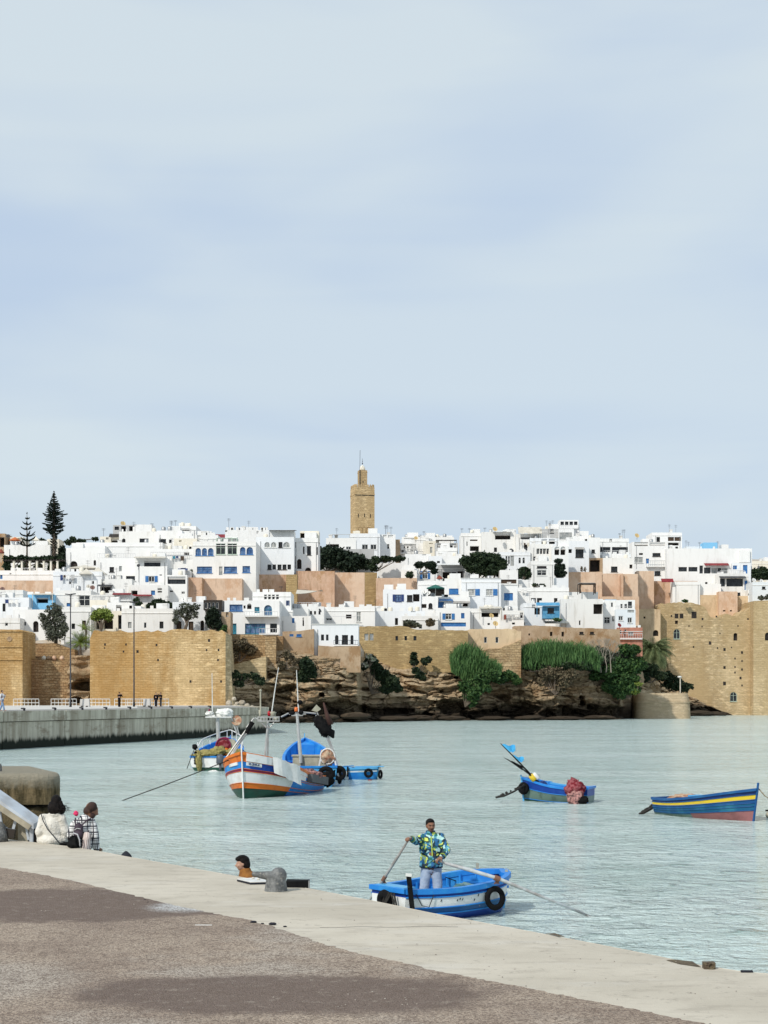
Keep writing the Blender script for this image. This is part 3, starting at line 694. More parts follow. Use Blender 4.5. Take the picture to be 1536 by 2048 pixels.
def block(root, x0, x1, y0, y1, back=1.0, dep=3., mt='white', name='roof_room', w=''):
    """upper storey set back on the roof of a house"""
    pl, A, z0, z1, dp = root_pl[root.name]; q = Plane(0, 1); q.o = pl.o - pl.n * back; q.u = pl.u; q.n = pl.n
    t0, t1 = q.t(x0), q.t(x1); tm = (t0 + t1) / 2; za, zb = q.z(y1, tm) - .6, q.z(y0, tm); m = MB(); ops = []
    for (k, ar, a, b, c, d) in parse(w):
        ta, tb = q.t(a), q.t(b); ops.append((k, ar, max(ta, t0 + .04), min(tb, t1 - .04), max(q.z(d, tm), za + .02), min(q.z(c, tm), zb - .04)))
    facade(m, q, t0, t1, za, zb, [(h0, h1, g0, g1, ar, min(KIND[k][4], dep * .5)) for (k, ar, h0, h1, g0, g1) in ops])
    c = [q.pt(t0, zb), q.pt(t1, zb), q.pt(t1, zb, dep), q.pt(t0, zb, dep)]; lo = [Vector((v.x, v.y, za)) for v in c]
    for i in (1, 2, 3): j = (i + 1) % 4; m.face(lo[i], lo[j], c[j], c[i])
    m.face(*c); o = m.build(name, M[mt], root)
    for (k, ar, h0, h1, g0, g1) in ops:
        pm = MB(); dd = min(KIND[k][4], dep * .5) - .01
        if ar: pts = [(h0, g0), (h1, g0)] + arch_pts(h0, h1, g1, (h1 - h0) / 2)
        else: pts = [(h0, g0), (h1, g0), (h1, g1), (h0, g1)]
        pm.face(*[q.pt(a, z, dd) for a, z in pts]); pm.build('pane', M[KIND[k][1]], o)
    return o
def aerial(root, px, y0, y1, r=.03, mt='dmetal'):
    pl, A, z0, z1, dep = root_pl[root.name]; t = pl.t(px); m = MB(); a, b = pl.pt(t, pl.z(y1, t), .6), pl.pt(t, pl.z(y0, t), .6)
    m.tube([a, b], r, 5)
    for f in (.8, .9, .97): c = a + (b - a) * f; m.bar(c - pl.u * .35, c + pl.u * .35, .03)
    m.build('aerial', M[mt], root)
def clutter(root, n, seed):
    """low chimneys, tanks and parapet posts standing on the flat roof: parts of the house"""
    pl, A, z0, z1, dep = root_pl[root.name]; r_ = random.Random(seed)
    for i in range(n):
        t = r_.uniform(.8, max(.9, A - .8)); d = r_.uniform(.8, max(1., dep * .5)); kd = r_.randint(0, 3); m = MB()
        if kd == 0: m.obox(pl.pt(t, z1 + .1, d), pl.u * .32, pl.n * .3, (0, 0, .65)); m.obox(pl.pt(t, z1 + .8, d), pl.u * .4, pl.n * .38, (0, 0, .06)); m.build('chimney', M['white2'], root)
        elif kd == 1: m.lathe(pl.pt(t, z1 - .3, d), [(.4, 0), (.42, .1), (.42, 1.0), (.3, 1.15), (.1, 1.2)], 14); m.build('water_tank', M['metal' if r_.random() < .5 else 'cream'], root, smooth=True)
        elif kd == 2: m.obox(pl.pt(t, z1 + .35, d + .5), pl.u * r_.uniform(.7, 1.3), pl.n * .8, (0, 0, r_.uniform(.5, .9))); m.build('roof_room', M['white'], root)
        else:
            m.tube([pl.pt(t, z1 - .4, d), pl.pt(t, z1 + 2.2, d)], .025, 5)
            for f in (1.6, 1.9, 2.1): m.bar(pl.pt(t - .35, z1 + f, d), pl.pt(t + .35, z1 + f, d), .03)
            m.build('aerial', M['dmetal'], root)
# ---------------------------------------------------------------- ramparts
def rampart(x0, x1, tops, yb, Y, label, mt, w='', dep=4., th=0., name='rampart', cat='rampart', ragged=0., batter=0., group=None):
    """stone wall whose top follows (px,py) pairs, with openings in the front"""
    pl = Plane(x0, Y, th); A = pl.t(x1); tm = A / 2; z0 = pl.z(yb, tm)
    ymin = max(p_[1] for p_ in tops); zf = pl.z(ymin, tm) - .4
    root = thing(name, label, cat, pl.pt(tm, z0), group)
    ops = []
    for (k, ar, a, b, c, d) in parse(w):
        ta, tb = pl.t(a), pl.t(b); ops.append((k, ar, max(.04, ta), min(A - .04, tb), pl.z(d, ta), min(pl.z(c, ta), zf - .02)))
    m = MB(); facade(m, pl, 0, A, z0, zf, [(a, b, c, d, ar, KIND[k][4]) for (k, ar, a, b, c, d) in ops])
    r_ = random.Random(int(x0)); n = max(2, int(A / .55)); pts = []
    for i in range(n + 1):
        t = A * i / n; px = x0 + (x1 - x0) * i / n; pts.append((t, pl.z(interp(px, tops), t) + (r_.uniform(-1, 1) * ragged)))
    for (a, za), (b, zb) in zip(pts, pts[1:]):
        m.face(pl.pt(a, zf), pl.pt(b, zf), pl.pt(b, zb), pl.pt(a, za)); m.face(pl.pt(a, za), pl.pt(b, zb), pl.pt(b, zb, dep), pl.pt(a, za, dep))
        m.face(pl.pt(a, z0, dep), pl.pt(b, z0, dep), pl.pt(b, zb, dep), pl.pt(a, za, dep))
    for (t, zt) in ((0, pts[0][1]), (A, pts[-1][1])): m.face(pl.pt(t, z0), pl.pt(t, zt), pl.pt(t, zt, dep), pl.pt(t, z0, dep))
    m.build('wall', M[mt], root)
    for o_ in ops: opening(root, pl, *o_)
    root_pl[root.name] = (pl, A, z0, pl.z(interp((x0 + x1) / 2, tops), tm), dep)
    return root
def putlog(root, pts):
    """small square putlog holes as dark blocks, the shade inside put into their colour"""
    pl = root_pl[root.name][0]
    for (a, b, s_) in pts:
        m = MB(); t = pl.t(a); m.obox(pl.pt(t, pl.z(b, t), .12), pl.u * s_ * .32, pl.n * .14, (0, 0, s_ * .42)); m.build('putlog_hole', M['void'], root)
# left ramparts
r0 = rampart(-60, 45, [(-60, 1262), (-2, 1262), (0, 1259), (42, 1259), (45, 1262)], 1420, 240., 'square ochre tower with string courses at the left edge of the photo', 'ochre', '', 9., name='wall_tower', cat='tower', ragged=.03)
pl = root_pl[r0.name][0]
m = MB()
for yy in (1262, 1293, 1319): m.obox(pl.pt(pl.t(-7.5), pl.z(yy, 0), -.06), pl.u * 4.05, pl.n * .12, (0, 0, .1))
m.build('string_course', M['ochre'], r0)
m = MB(); m.lathe(pl.pt(pl.t(19), pl.z(1278, 0), -.02), [(0.05, 0), (.24, .01), (.28, .08), (.36, .08), (.38, 0)], 20, M=Matrix.Rotation(R(90), 3, 'X')); m.build('round_window', M['tan'], r0)
rampart(44, 138, [(44, 1318), (96, 1320), (100, 1322), (138, 1322)], 1420, 246., 'brown brick rampart with rows of small dark holes beside the square tower', 'ochre2', 'h 57 62 1292 1318', 6., ragged=.04)
rampart(44, 150, [(44, 1288), (58, 1288), (64, 1286), (108, 1286), (125, 1292), (150, 1300)], 1332, 252.5, 'upper brick terrace wall with scalloped top above the brown brick rampart', 'ochre2', 'h 54 62 1296 1318', 2.5, name='terrace_wall', cat='wall', ragged=.06)
r1 = rampart(180, 451, [(180, 1275), (184, 1262), (230, 1260), (262, 1263), (350, 1261), (360, 1258), (440, 1262), (451, 1264)], 1420, 240., 'great ochre rampart behind the promenade lamp posts', 'ochre', '', 9., th=R(1.5), ragged=.22)
putlog(r1, [(210, 1289, .4), (252, 1289, .35), (209, 1296, .25), (247, 1303, .35), (316, 1320, .4), (381, 1363, .45), (418, 1281, .5), (413, 1300, .35), (437, 1300, .4), (436, 1320, .4), (442, 1363, .4), (275, 1303, .5), (313, 1290, .4)])
# battered right return of the great rampart
a0 = root_pl[r1.name]; q = a0[0]; A = a0[1]; m = MB()
zt = a0[3]; zb = 2.0
m.hexa([q.pt(A, zb, .05), q.pt(A + 1.2, zb, 1.), q.pt(A + 1.2, zb, 9.), q.pt(A, zb, 9.), q.pt(A, zt - .4, .15), q.pt(A + .35, zt - .4, 1.), q.pt(A + .35, zt - .4, 9.), q.pt(A, zt - .4, 9.)]); m.build('buttress', M['fort'], r1)
# rock outcrop with a cave between the brick wall and the great rampart
m = MB(); nx_, nz_ = 90, 60
for i in range(nx_ + 1):
    px = 132 + 62 * i / nx_
    for j in range(nz_ + 1):
        py = 1422 - 112 * j / nz_ + (0); v = j / nz_; w_ = P(px, py, 243.)
        cave = 0
        for (cx, cy, rx, ry, dp_) in ((163, 1372, 28, 10, 6.), (172, 1360, 24, 4, 3.), (150, 1400, 12, 6, 3.), (186, 1395, 10, 10, 3)):
            q_ = ((px - cx) / rx) ** 2 + ((py - cy) / ry) ** 2
            if q_ < 1.3: cave = max(cave, dp_ * min(1, (1.3 - q_) * 2))
        e_ = noise.noise(Vector((w_.x * .15, 1, w_.z * 1.1))); d_ = math.copysign(abs(e_) ** .6, e_) * .9 + fb(Vector((w_.x * .4, 5, w_.z * .4))) * .9
        m.v.append((w_.x, 243. + 2.5 * v - d_ + cave, w_.z))
for i in range(nx_):
    for j in range(nz_): a = i * (nz_ + 1) + j; m.f.append((a, a + nz_ + 1, a + nz_ + 2, a + 1)); m.m.append(0)
    a = m.v[i * (nz_ + 1) + nz_]; b = m.v[(i + 1) * (nz_ + 1) + nz_]; m.face(a, b, (b[0], b[1] + 12, b[2]), (a[0], a[1] + 12, a[2]))
tag(m.build('rock_outcrop', ROCK), kind='structure')
# walls on the cliff
rampart(458, 566, [(458, 1268), (520, 1269), (530, 1272), (566, 1272)], 1345, 257., 'rough stone foundation wall under the white house with blue glazing', 'ochre2', '', 5., name='retaining_wall', cat='wall')
m_ = rampart(530, 552, [(530, 1272), (552, 1272)], 1405, 254.5, 'tall rust-stained stone buttress below the balcony corner of the blue-glazed house', 'ochre2', '', 3., name='buttress', cat='buttress', ragged=.05)
rampart(460, 532, [(460, 1331), (525, 1314), (532, 1313)], 1360, 250.5, 'sloping stone ramp wall climbing beside the great rampart end', 'fort', '', 4., name='ramp_wall', cat='wall', ragged=.05)
rampart(565, 628, [(565, 1263), (600, 1262), (612, 1260), (628, 1258)], 1335, 259., 'tan plastered wall with two small blue windows above the cliff', 'tan', 'B 579 587 1265 1273;B 593 603 1265 1273;h 561 569 1297 1305', 5., name='retaining_wall', cat='wall')
rampart(636, 721, [(636, 1291), (665, 1293), (721, 1292)], 1345, 258.9, 'pink plinth wall under the white house with arched doors', 'tan', '', 4., name='retaining_wall', cat='wall')
rampart(716, 936, [(716, 1253), (806, 1252), (815, 1253), (828, 1259), (936, 1261)], 1345, 281., 'olive stone rampart with three small square windows above the cliff', 'olive', 'P 729 737 1267 1281;P 739 747 1267 1281;d 791 796 1272 1281;d 809 814 1272 1281;d 827 833 1272 1281', 5., ragged=.06)
rampart(935, 1042, [(935, 1261), (942, 1258), (1030, 1258), (1034, 1262), (1042, 1262)], 1360, 283.5, 'stone and plaster rampart with two white paired windows right of the tall reeds', 'buff', 'w 968 974 1274 1286;w 991 997 1274 1286', 5., ragged=.06)
rampart(952, 1042, [(952, 1302), (975, 1298), (1000, 1296), (1042, 1280)], 1362, 283., 'rough orange stone base of the rampart right of the tall reeds', 'ochre2', '', 1.2, name='retaining_wall', cat='wall', ragged=.1)
rampart(1028, 1240, [(1028, 1252), (1075, 1251), (1139, 1255), (1200, 1257), (1240, 1259)], 1345, 294., 'tan plaster rampart with four dark slots above the wide reed bed', 'tan', 'h 1100 1105 1259 1272;h 1123 1128 1260 1273;d 1159 1167 1259 1268;d 1180 1188 1259 1268;h 1057 1060 1267 1271', 4., ragged=.05)
# fort wall on the right
fw = rampart(1319, 1508, [(1319, 1213), (1324, 1207), (1360, 1205), (1392, 1207), (1406, 1213), (1415, 1216), (1417, 1236), (1448, 1234), (1450, 1228), (1475, 1234), (1480, 1224), (1495, 1222), (1503, 1210), (1508, 1206)], 1436, 366., 'tall weathered fort wall with a row of arched windows rising from the water', 'fort',
             'ag 1347 1360 1258 1278;ah 1467 1475 1266 1281;h 1350 1356 1241 1248;ag 1460 1474 1384 1403', 10., ragged=.2)
putlog(fw, [(1353, 1232, 1.3), (1363, 1232, 1.3), (1388, 1230, 1.8), (1343, 1232, .5), (1420, 1286, .9), (1449, 1299, .8), (1449, 1335, .8), (1449, 1367, 1.), (1484, 1305, .7), (1470, 1317, .5), (1470, 1334, .5), (1484, 1339, .6), (1481, 1356, .7), (1484, 1371, .5), (1470, 1345, .5), (1484, 1322, .5), (1387, 1294, .5),
            (1435, 1296, .45), (1378, 1252, .4), (1405, 1238, .6), (1404, 1253, .4), (1440, 1267, .4), (1463, 1295, .4), (1476, 1252, .4), (1496, 1238, .5), (1433, 1233, .5)])
rampart(1507, 1640, [(1507, 1202), (1545, 1200), (1640, 1200)], 1436, 362.5, 'grey-topped square fort tower at the right edge of the photo', 'fort', 'ah 1530 1541 1265 1281;h 1538 1542 1300 1306', 12., name='wall_tower', cat='tower')
rampart(1274, 1321, [(1274, 1218), (1310, 1217), (1312, 1219), (1321, 1219)], 1420, 363.5, 'narrow ochre side wall with one arched opening between the pink house and the fort', 'buff', 'ah 1306 1317 1260 1272;h 1287 1291 1233 1237', 10., ragged=.1)
# small round-cornered bastion in the water
c = P(1329, 1425, 300.); m = MB(); W_ = 54 * 300 / F
def ringp(w, d, z, n=9):
    out = []
    for (sx, sy, a0_) in ((1, -1, -90), (1, 1, 0), (-1, 1, 90), (-1, -1, 180)):
        for i in range(n): a = R(a0_ + 90 * i / (n - 1)); r_ = 1.9; out.append(Vector((c.x + sx * (w - r_) + r_ * math.cos(a), c.y + 6 + sy * (d - r_) + r_ * math.sin(a), z)))
    return out
zs = [(-1.5, .2), (P(0, 1404, 300).z - .15, 0), (P(0, 1404, 300).z - .15, .1), (P(0, 1404, 300).z + .1, .1), (P(0, 1404, 300).z + .1, -.05), (P(0, 1386, 300).z, -.35), (P(0, 1386, 300).z, -.75), (P(0, 1386, 300).z - .3, -.8)]
rg = [ringp(W_ + e_ - .15 * i * 0, 6 + e_, z_) for i, (z_, e_) in enumerate(zs)]
for a_, b_ in zip(rg, rg[1:]):
    for i in range(len(a_)): j = (i + 1) % len(a_); m.face(a_[i], a_[j], b_[j], b_[i])
m.face(*rg[-1])
bs = m.build('bastion', stone('pale_bastion_stone', (.56, .45, .31), (.50, .39, .25), (.42, .33, .22), (.38, .28, .16), 1.1, .5, .12, .5), loc=c); tag(bs, 'low pale stone bastion with rounded corners standing in the water', 'bastion')
lp = thing('lamp_post', 'thin pale lamp post on the low stone bastion', 'lamp post', P(1360.5, 1385, 303.))
a_ = P(1360.5, 1386.5, 303.); b_ = P(1360.5, 1355, 303.); m = MB(); m.tube([a_, b_], .11, 8); m.build('pole', M['canvas'], lp); m = MB(); m.ell(b_ + Vector((-.12, 0, .1)), (.42, .3, .2)); m.build('lamp_head', M['wframe'], lp, smooth=True)

# pink terrace walls in the middle of the town
TW = [(373, 404, 1155, 1195, 34, 'pink', 'short stone tower of the pink wall left of the three blue arches house'), (400, 484, 1157, 1200, 37, 'pink2', 'patched pink terrace wall directly under the house with three blue arches'),
      (482, 512, 1156, 1205, 35, 'olive', 'square stone pier ending the pink wall under the blue arches house'), (510, 575, 1149, 1190, 40, 'pink', 'pink terrace wall under the house with a row of five dark windows'),
      (572, 594, 1149, 1224, 37.5, 'olive', 'dark stained pier left of the cream shade sail'), (592, 669, 1142, 1222, 42, 'pink', 'tall pink wall behind the cream shade sail'),
      (668, 729, 1145, 1222, 44, 'pink2', 'pale pink wall bay below the dark ivy hedge'), (727, 754, 1145, 1226, 41, 'olive', 'square coursed stone pier below the minaret'),
      (752, 834, 1156, 1185, 36, 'pink2', 'pink wall strip above the white house with black shutters'),
      (-40, 120, 1161, 1196, 36, 'pink2', 'long pink terrace wall under the pergola at the left edge'),
      (1137, 1206, 1116, 1150, 64, 'tan', 'upper tan terrace wall below the white block with one awning window'), (1137, 1204, 1144, 1200, 54, 'pink2', 'pink wall behind the draped terrace canopy'),
      (1202, 1246, 1147, 1208, 57, 'pink2', 'plain pink wall bay between two piers, left one'), (1243, 1276, 1148, 1208, 56, 'pink2', 'pink wall bay with a cross-shaped scar'),
      (1200, 1278, 1193, 1232, 49, 'pink2', 'low pink plinth wall behind the pale blue house'),
      (1274, 1308, 1142, 1225, 8, 'pink2', 'tall narrow pink pier left of the long pink fort parapet'), (1305, 1395, 1162, 1228, 12, 'pink', 'long pink wall with a dark stained foot above the fort wall'),
      (1393, 1440, 1190, 1238, 9, 'buff', 'yellow parapet wall behind the fort wall crenels'), (1438, 1475, 1183, 1240, 7, 'pink2', 'pink parapet panel with a weathered patch above the fort wall'), (1472, 1510, 1192, 1238, 8.5, 'buff', 'plain yellow parapet panel beside the right fort tower')]
for (a, b, c1, c2, dy, mt, lb) in TW:
    w_ = ''
    if a == 1438: w_ = 'h 1446 1451 1220 1223;h 1460 1464 1220 1223'
    if mt == 'tan': w_ = 'k 1180 1200 1120 1143'
    h_ = house(a, b, c1, c2, dy, lb, w_, 3.5, mt, name='terrace_wall', cat='wall', roof=False, ext=20, group='pink terrace walls')
for x_, lb in ((1203, 'first slim pink buttress right of the draped canopy'), (1244.5, 'slim pink buttress in the middle of the two wall bays'), (1275, 'slim pink buttress at the right end of the wall bays')):
    house(x_ - 2.2, x_ + 2.2, 1149, 1200, 53.5, lb, '', 3.4, 'pink', name='buttress', cat='buttress', roof=False, ext=14, group='slim pink buttresses')
# cream shade sail
a_, b_, c_ = P(594, 1180, 292), P(646, 1183, 293), P(594, 1191, 297.); m = MB(); n_ = 12
for i in range(n_):
    t0, t1 = i / n_, (i + 1) / n_
    def sp(t): lo = a_.lerp(b_, t); return Vector((lo.x, lo.y, lo.z)), Vector((lo.x, lo.y - 4, lo.z - (.95 * math.sin(math.pi * (.5 + .5 * t)) + .02)))
    p_, q_ = sp(t0); r_, s_ = sp(t1); m.face(p_, q_, s_, r_); m.face(p_ + Vector((0, 0, .05)), q_ + Vector((0, 0, .05)), s_ + Vector((0, 0, .05)), r_ + Vector((0, 0, .05)))
tag(m.build('shade_sail', M['canvas'], loc=a_), 'cream shade sail stretched from the dark pier across a pink wall', 'shade sail')

# houses: x0,x1,ytop,ybottom,row,depth,material,label,openings
H = {}
HD = [
 ('L0', -30, 40, 1236, 1262, 6, 7, 'white2', 'low white garden house behind the square tower at the left edge', 'd 47 52 1244 1251;w 10 16 1244 1252'),
 ('L1', 26, 126, 1219, 1262, 9, 8, 'white', 'low white house with a black pointed arch door above the brick wall', 'ah 66 77 1242 1264;d 47 52 1244 1251;d 5 11 1225 1240'),
 ('L2', 122, 182, 1214, 1275, 7, 8, 'white', 'white house behind the feathery grey-green tree, two square dark windows', 'd 127 133 1247 1258;d 143 150 1247 1258;D 164 172 1241 1260;d 120 128 1227 1230'),
 ('L3', 180, 244, 1222, 1262, 10, 8, 'cream', 'cream house behind the bright round tree', 'k 192 202 1241 1258;k 206 226 1240 1258;L 236 243 1230 1258'),
 ('L4', 243, 347, 1217, 1262, 6, 9, 'white', 'long low white house with a stepped left corner behind the right lamp post', 'P 256 263 1244 1256;w 288 293 1245 1256;d 319 327 1243 1257'),
 ('L5', 345, 411, 1204, 1262, 8, 9, 'white', 'white house with two dark doors and an arch behind the twisted tree', 'D 352 363 1243 1261;D 377 387 1243 1261;ah 401 408 1241 1261;d 392 399 1214 1219'),
 ('L7', 443, 461, 1224, 1268, 5, 4, 'tan', 'narrow tan wall slice beside the ivy under the black bay window', 'd 452 457 1223 1234'),
 ('L8', 447, 559, 1201, 1268, 8, 10, 'white', 'large white house with blue glazing and a teal arch above the cliff', 'b 459 485 1209 1222;h 487 491 1211 1217;ah 494 503 1207 1218;T 509 519 1214 1226;at 528 544 1210 1232;T 461 473 1247 1269;t 490 531 1247 1268;L 540 554 1247 1265'),
 ('L9', 505, 582, 1184, 1202, 13, 9, 'white', 'white upper storey with four tall white windows above the teal arch', 'w 528 534 1189 1199;w 536 542 1189 1199;w 544 550 1189 1199;w 552 558 1189 1199;n 574 577 1201 1211'),
 ('M2', 558, 622, 1232, 1262, 9, 8, 'white', 'white house with one small blue window between the balcony house and the railing house', 'B 584 589 1236 1246;h 605 608 1235 1252'),
 ('M3', 577, 617, 1217, 1236, 15, 6, 'white2', 'pale weathered parapet block below the pink pier', ''),
 ('M4', 590, 648, 1213, 1250, 20, 9, 'white', 'white terrace house with railing and three little windows under the shade sail', 'h 619 624 1222 1229;h 628 632 1222 1229;h 637 641 1222 1229'),
 ('M4b', 646, 750, 1214, 1252, 27, 9, 'white', 'long white house with one black square window below the pale pink wall', 'h 692 703 1229 1237;w 652 664 1236 1241;l 713 722 1224 1244'),
 ('M5', 624, 717, 1249, 1293, -.9, 8, 'whitec', 'bluish white house with two slits and two arched doors on the pink plinth', 'd 642 648 1269 1281;d 652 657 1269 1281;ad 670 677 1270 1289;d 684 696 1270 1290;ad 701 707 1270 1289'),
 ('M6', 702, 772, 1222, 1254, 12, 7, 'white', 'blank white house left above the olive rampart', 'l 716 722 1232 1246'),
 ('C8', 745, 850, 1222, 1256, 9, 8, 'white', 'long plain white house above the olive rampart with two low slits', 'h 822 831 1220 1224;h 852 860 1228 1232;h 790 796 1236 1250'),
 ('C8b', 804, 876, 1232, 1262, 5, 5, 'white2', 'low white garden wall with shrubs above the small square windows', 'k 806 832 1240 1256;d 838 844 1249 1257'),
 ('C7', 872, 940, 1216, 1262, 8, 8, 'white', 'white house with open blue shutters over a long blue band', 's 891 903 1227 1239;B 922 929 1226 1237;U 882 932 1245 1253'),
 ('C9', 939, 1006, 1217, 1262, 10, 9, 'white', 'white house with a wide black terrace opening below two windows with blue shutters', 'k 963 997 1218 1234;h 975 980 1246 1250'),
 ('C11', 1000, 1048, 1221, 1262, 8, 8, 'white', 'white terrace house hung with laundry right of the wide black opening', 'h 1024 1030 1245 1249;h 1040 1046 1225 1236'),
 ('C14', 1047, 1090, 1206, 1262, 10, 8, 'white', 'white house attached left of the bright blue shack', 'h 1064 1071 1209 1216;h 1069 1080 1216 1229;h 1042 1050 1245 1250'),
 ('C15', 1122, 1206, 1198, 1262, 8, 10, 'white2', 'big blank off-white block with thin streaks left of the pale blue house', 'k 1187 1206 1208 1228;h 1158 1161 1241 1250'),
 ('C16a', 1205, 1232, 1200, 1262, 9, 8, 'white', 'narrow white slice of house with one large dark window left of the blue corner', 'w 1208 1220 1234 1247;w 1224 1231 1232 1243;w 1222 1226 1205 1214'),
 ('C16', 1231, 1271, 1219, 1262, 6, 9, 'paleblue', 'pale blue house with paired narrow windows beside the fort', 'w 1237 1246 1232 1241;w 1255 1264 1235 1246;P 1255 1268 1220 1225'),
 ('C17', 1236, 1285, 1255, 1283, 3.5, 6, 'salmon', 'salmon pink house with white railing above the palm', 'w 1239 1243 1260 1268;w 1249 1253 1259 1264;w 1256 1267 1264 1270'),
 ('C4', 766, 842, 1179, 1222, 18, 9, 'white', 'white house with black shutters and a corner loggia below the pink strip', 'n 791 802 1189 1203;d 814 825 1190 1203;k 826 839 1188 1203'),
 ('C5', 841, 876, 1193, 1222, 17, 8, 'white', 'small white house with one arched niche below the green parasol', 'h 843 853 1208 1216;ad 857 865 1206 1217'),
 ('C6', 874, 940, 1194, 1222, 19, 8, 'white', 'white house with a blue awning and blue door over the shuttered house', 'U 876 888 1204 1216;k 907 936 1206 1213'),
 ('C3', 836, 893, 1162, 1198, 25, 8, 'white', 'white terrace house carrying the green parasol', 'k 856 890 1176 1192'),
 ('C2', 889, 926, 1157, 1198, 24, 9, 'white', 'white house with a closed black-blue shutter right of the green parasol', 'B 898 917 1177 1188'),
 ('C1', 923, 1002, 1157, 1220, 22, 10, 'white', 'white house with two windows each with a blue right shutter and a dentil cornice', 'r 935 950 1178 1191;r 972 986 1178 1191'),
 ('C10', 1000, 1035, 1170, 1224, 23, 9, 'white', 'white house with one bright closed blue shutter window', 'U 1008 1026 1186 1201;h 1017 1027 1216 1220'),
 ('C12', 1034, 1138, 1175, 1222, 26, 9, 'white', 'long white house with two square dark windows above the blue shack', 'd 1062 1072 1196 1206;d 1074 1084 1196 1206;d 1108 1115 1196 1207'),
 ('C27', 1136, 1196, 1184, 1214, 38, 7, 'white', 'white terrace front below the draped canopy', 'h 1154 1158 1168 1184'),
 ('C18', 1062, 1108, 1122, 1178, 40, 9, 'white', 'white block with one wide window and a strip window over it', 'd 1074 1093 1132 1136;w 1074 1093 1140 1151'),
 ('C18b', 1104, 1137, 1156, 1182, 39, 6, 'white', 'plain white wall below the ivy of the twin-arched tower', ''),
 ('C18c', 1034, 1064, 1160, 1180, 36, 6, 'white', 'small white wall block between the dark foliage terraces', ''),
 ('ML1', 192, 272, 1116, 1172, 38, 9, 'white', 'white house with terrace rail and one square dark window below the cream cabin', 'd 219 228 1134 1144;l 238 244 1132 1143;N 252 275 1152 1165;h 222 227 1151 1154'),
 ('ML2', 270, 334, 1116, 1172, 35, 9, 'white', 'white house with blue shutters under a wide dark window strip', 'L 288 321 1122 1133;s 297 309 1152 1164;h 319 324 1149 1151'),
 ('ML2b', 262, 336, 1170, 1196, 30, 8, 'white', 'white lower storey with a small navy shutter above the dark green tree', 'U 302 310 1181 1190;h 315 324 1176 1180;h 315 324 1182 1185;k 262 275 1181 1192'),
 ('ML3', 106, 204, 1143, 1192, 34, 9, 'white', 'white house with cream pyramid tents on its roof terrace', 'h 183 188 1162 1168;h 153 156 1172 1180;h 138 142 1163 1168'),
 ('ML4', 200, 264, 1158, 1192, 31, 8, 'white2', 'white terrace with a long dark shelter right of the pyramid tents', 'k 200 222 1173 1186;k 203 209 1158 1172'),
 ('ML5', 333, 374, 1150, 1196, 32, 8, 'white', 'white house with a glazed veranda left of the pink stone tower', 'L 335 371 1153 1168;h 336 346 1181 1184;w 363 370 1183 1188'),
 ('ML6', 300, 391, 1098, 1145, 48, 9, 'white', 'white terraced house with washing and brown screens below the arched window block', 'h 334 346 1128 1134;h 368 378 1104 1110'),
 ('ML7', 333, 381, 1141, 1156, 38, 7, 'white', 'white parapet block with a navy awning edge above the glazed veranda', ''),
 ('LL1', -20, 58, 1195, 1240, 18, 8, 'white', 'white house with one tall dark window at the left edge below the long pink wall', 'd 5 11 1207 1223;w 19 23 1188 1193'),
 ('LL1b', -20, 46, 1180, 1200, 24, 6, 'white2', 'old white roof cabin with a grey window under the pink wall at the left edge', 'P 1 12 1184 1195;d 19 23 1188 1193'),
 ('LL2', 56, 108, 1189, 1226, 20, 7, 'skyblue', 'sky blue shed with a dark opening under a pale sloping sheet', 'k 73 96 1192 1206;l 100 106 1190 1200'),
 ('LL3', 106, 182, 1181, 1220, 22, 8, 'white2', 'greyish white house side with a white window grid above the feathery tree', 'w 158 180 1191 1212;U 133 140 1206 1213'),
 ('LL4', 180, 264, 1190, 1222, 21, 8, 'white', 'white terrace with wire railing and a dark red awning edge', 'd 236 244 1212 1222;h 216 222 1203 1213'),
 ('LL5', 180, 216, 1200, 1224, 15, 6, 'cream', 'stained cream block just above the bright round tree', ''),
 ('LL6', 214, 246, 1205, 1230, 14, 6, 'white', 'small white block with a dark canopy right of the stained cream block', 'k 232 243 1210 1222'),
 ('T0', -30, 10, 1067, 1112, 66, 8, 'tan', 'tan-roofed house with a black opening at the far left edge', 'k -2 9 1074 1094'),
 ('U0', 8, 100, 1090, 1125, 62, 9, 'white', 'long white terrace house behind the small pine', 'k 46 76 1074 1090'),
 ('U0b', 20, 46, 1074, 1096, 68, 6, 'cream', 'small cream roof cabin with a parasol left of the small pine', 'k 35 45 1076 1090'),
 ('U0c', 94, 118, 1078, 1122, 63, 5, 'cream', 'crumbling cream turret behind the tall pine trunk', 'h 100 105 1096 1108'),
 ('U0d', -20, 128, 1141, 1170, 40, 6, 'white', 'low white terrace front below the pergola', 'U 0 5 1149 1158;h 19 23 1146 1149'),
 ('U1', 132, 210, 1096, 1152, 47, 9, 'white', 'white house with one big black arch right of the tall pine', 'ah 139 155 1122 1143;ah 187 192 1120 1131'),
 ('U1b', 152, 325, 1085, 1124, 51, 9, 'white', 'long blank white house behind the big black arch house', ''),
 ('U2', 238, 316, 1063, 1096, 58, 9, 'white', 'white house with one arched window and a square dark window near the skyline', 'ad 244 251 1077 1089;d 279 297 1077 1089;w 317 320 1078 1086'),
 ('U2b', 200, 241, 1073, 1096, 60, 8, 'cream', 'cream cabin with a small dark window left on the skyline', 'd 212 217 1075 1079;k 222 238 1076 1088'),
 ('U3', 314, 364, 1061, 1112, 57, 9, 'white', 'white block with a three-part dark window below the antennas', 'd 318 332 1078 1086;d 338 343 1079 1086'),
 ('U3b', 342, 392, 1052, 1092, 64, 9, 'white', 'tall plain white block with a dark slit on the skyline', 'k 358 379 1057 1062'),
 ('U3c', 348, 394, 1077, 1112, 54, 8, 'cream', 'cream-topped block left of the three blue arches', 'h 358 363 1080 1084'),
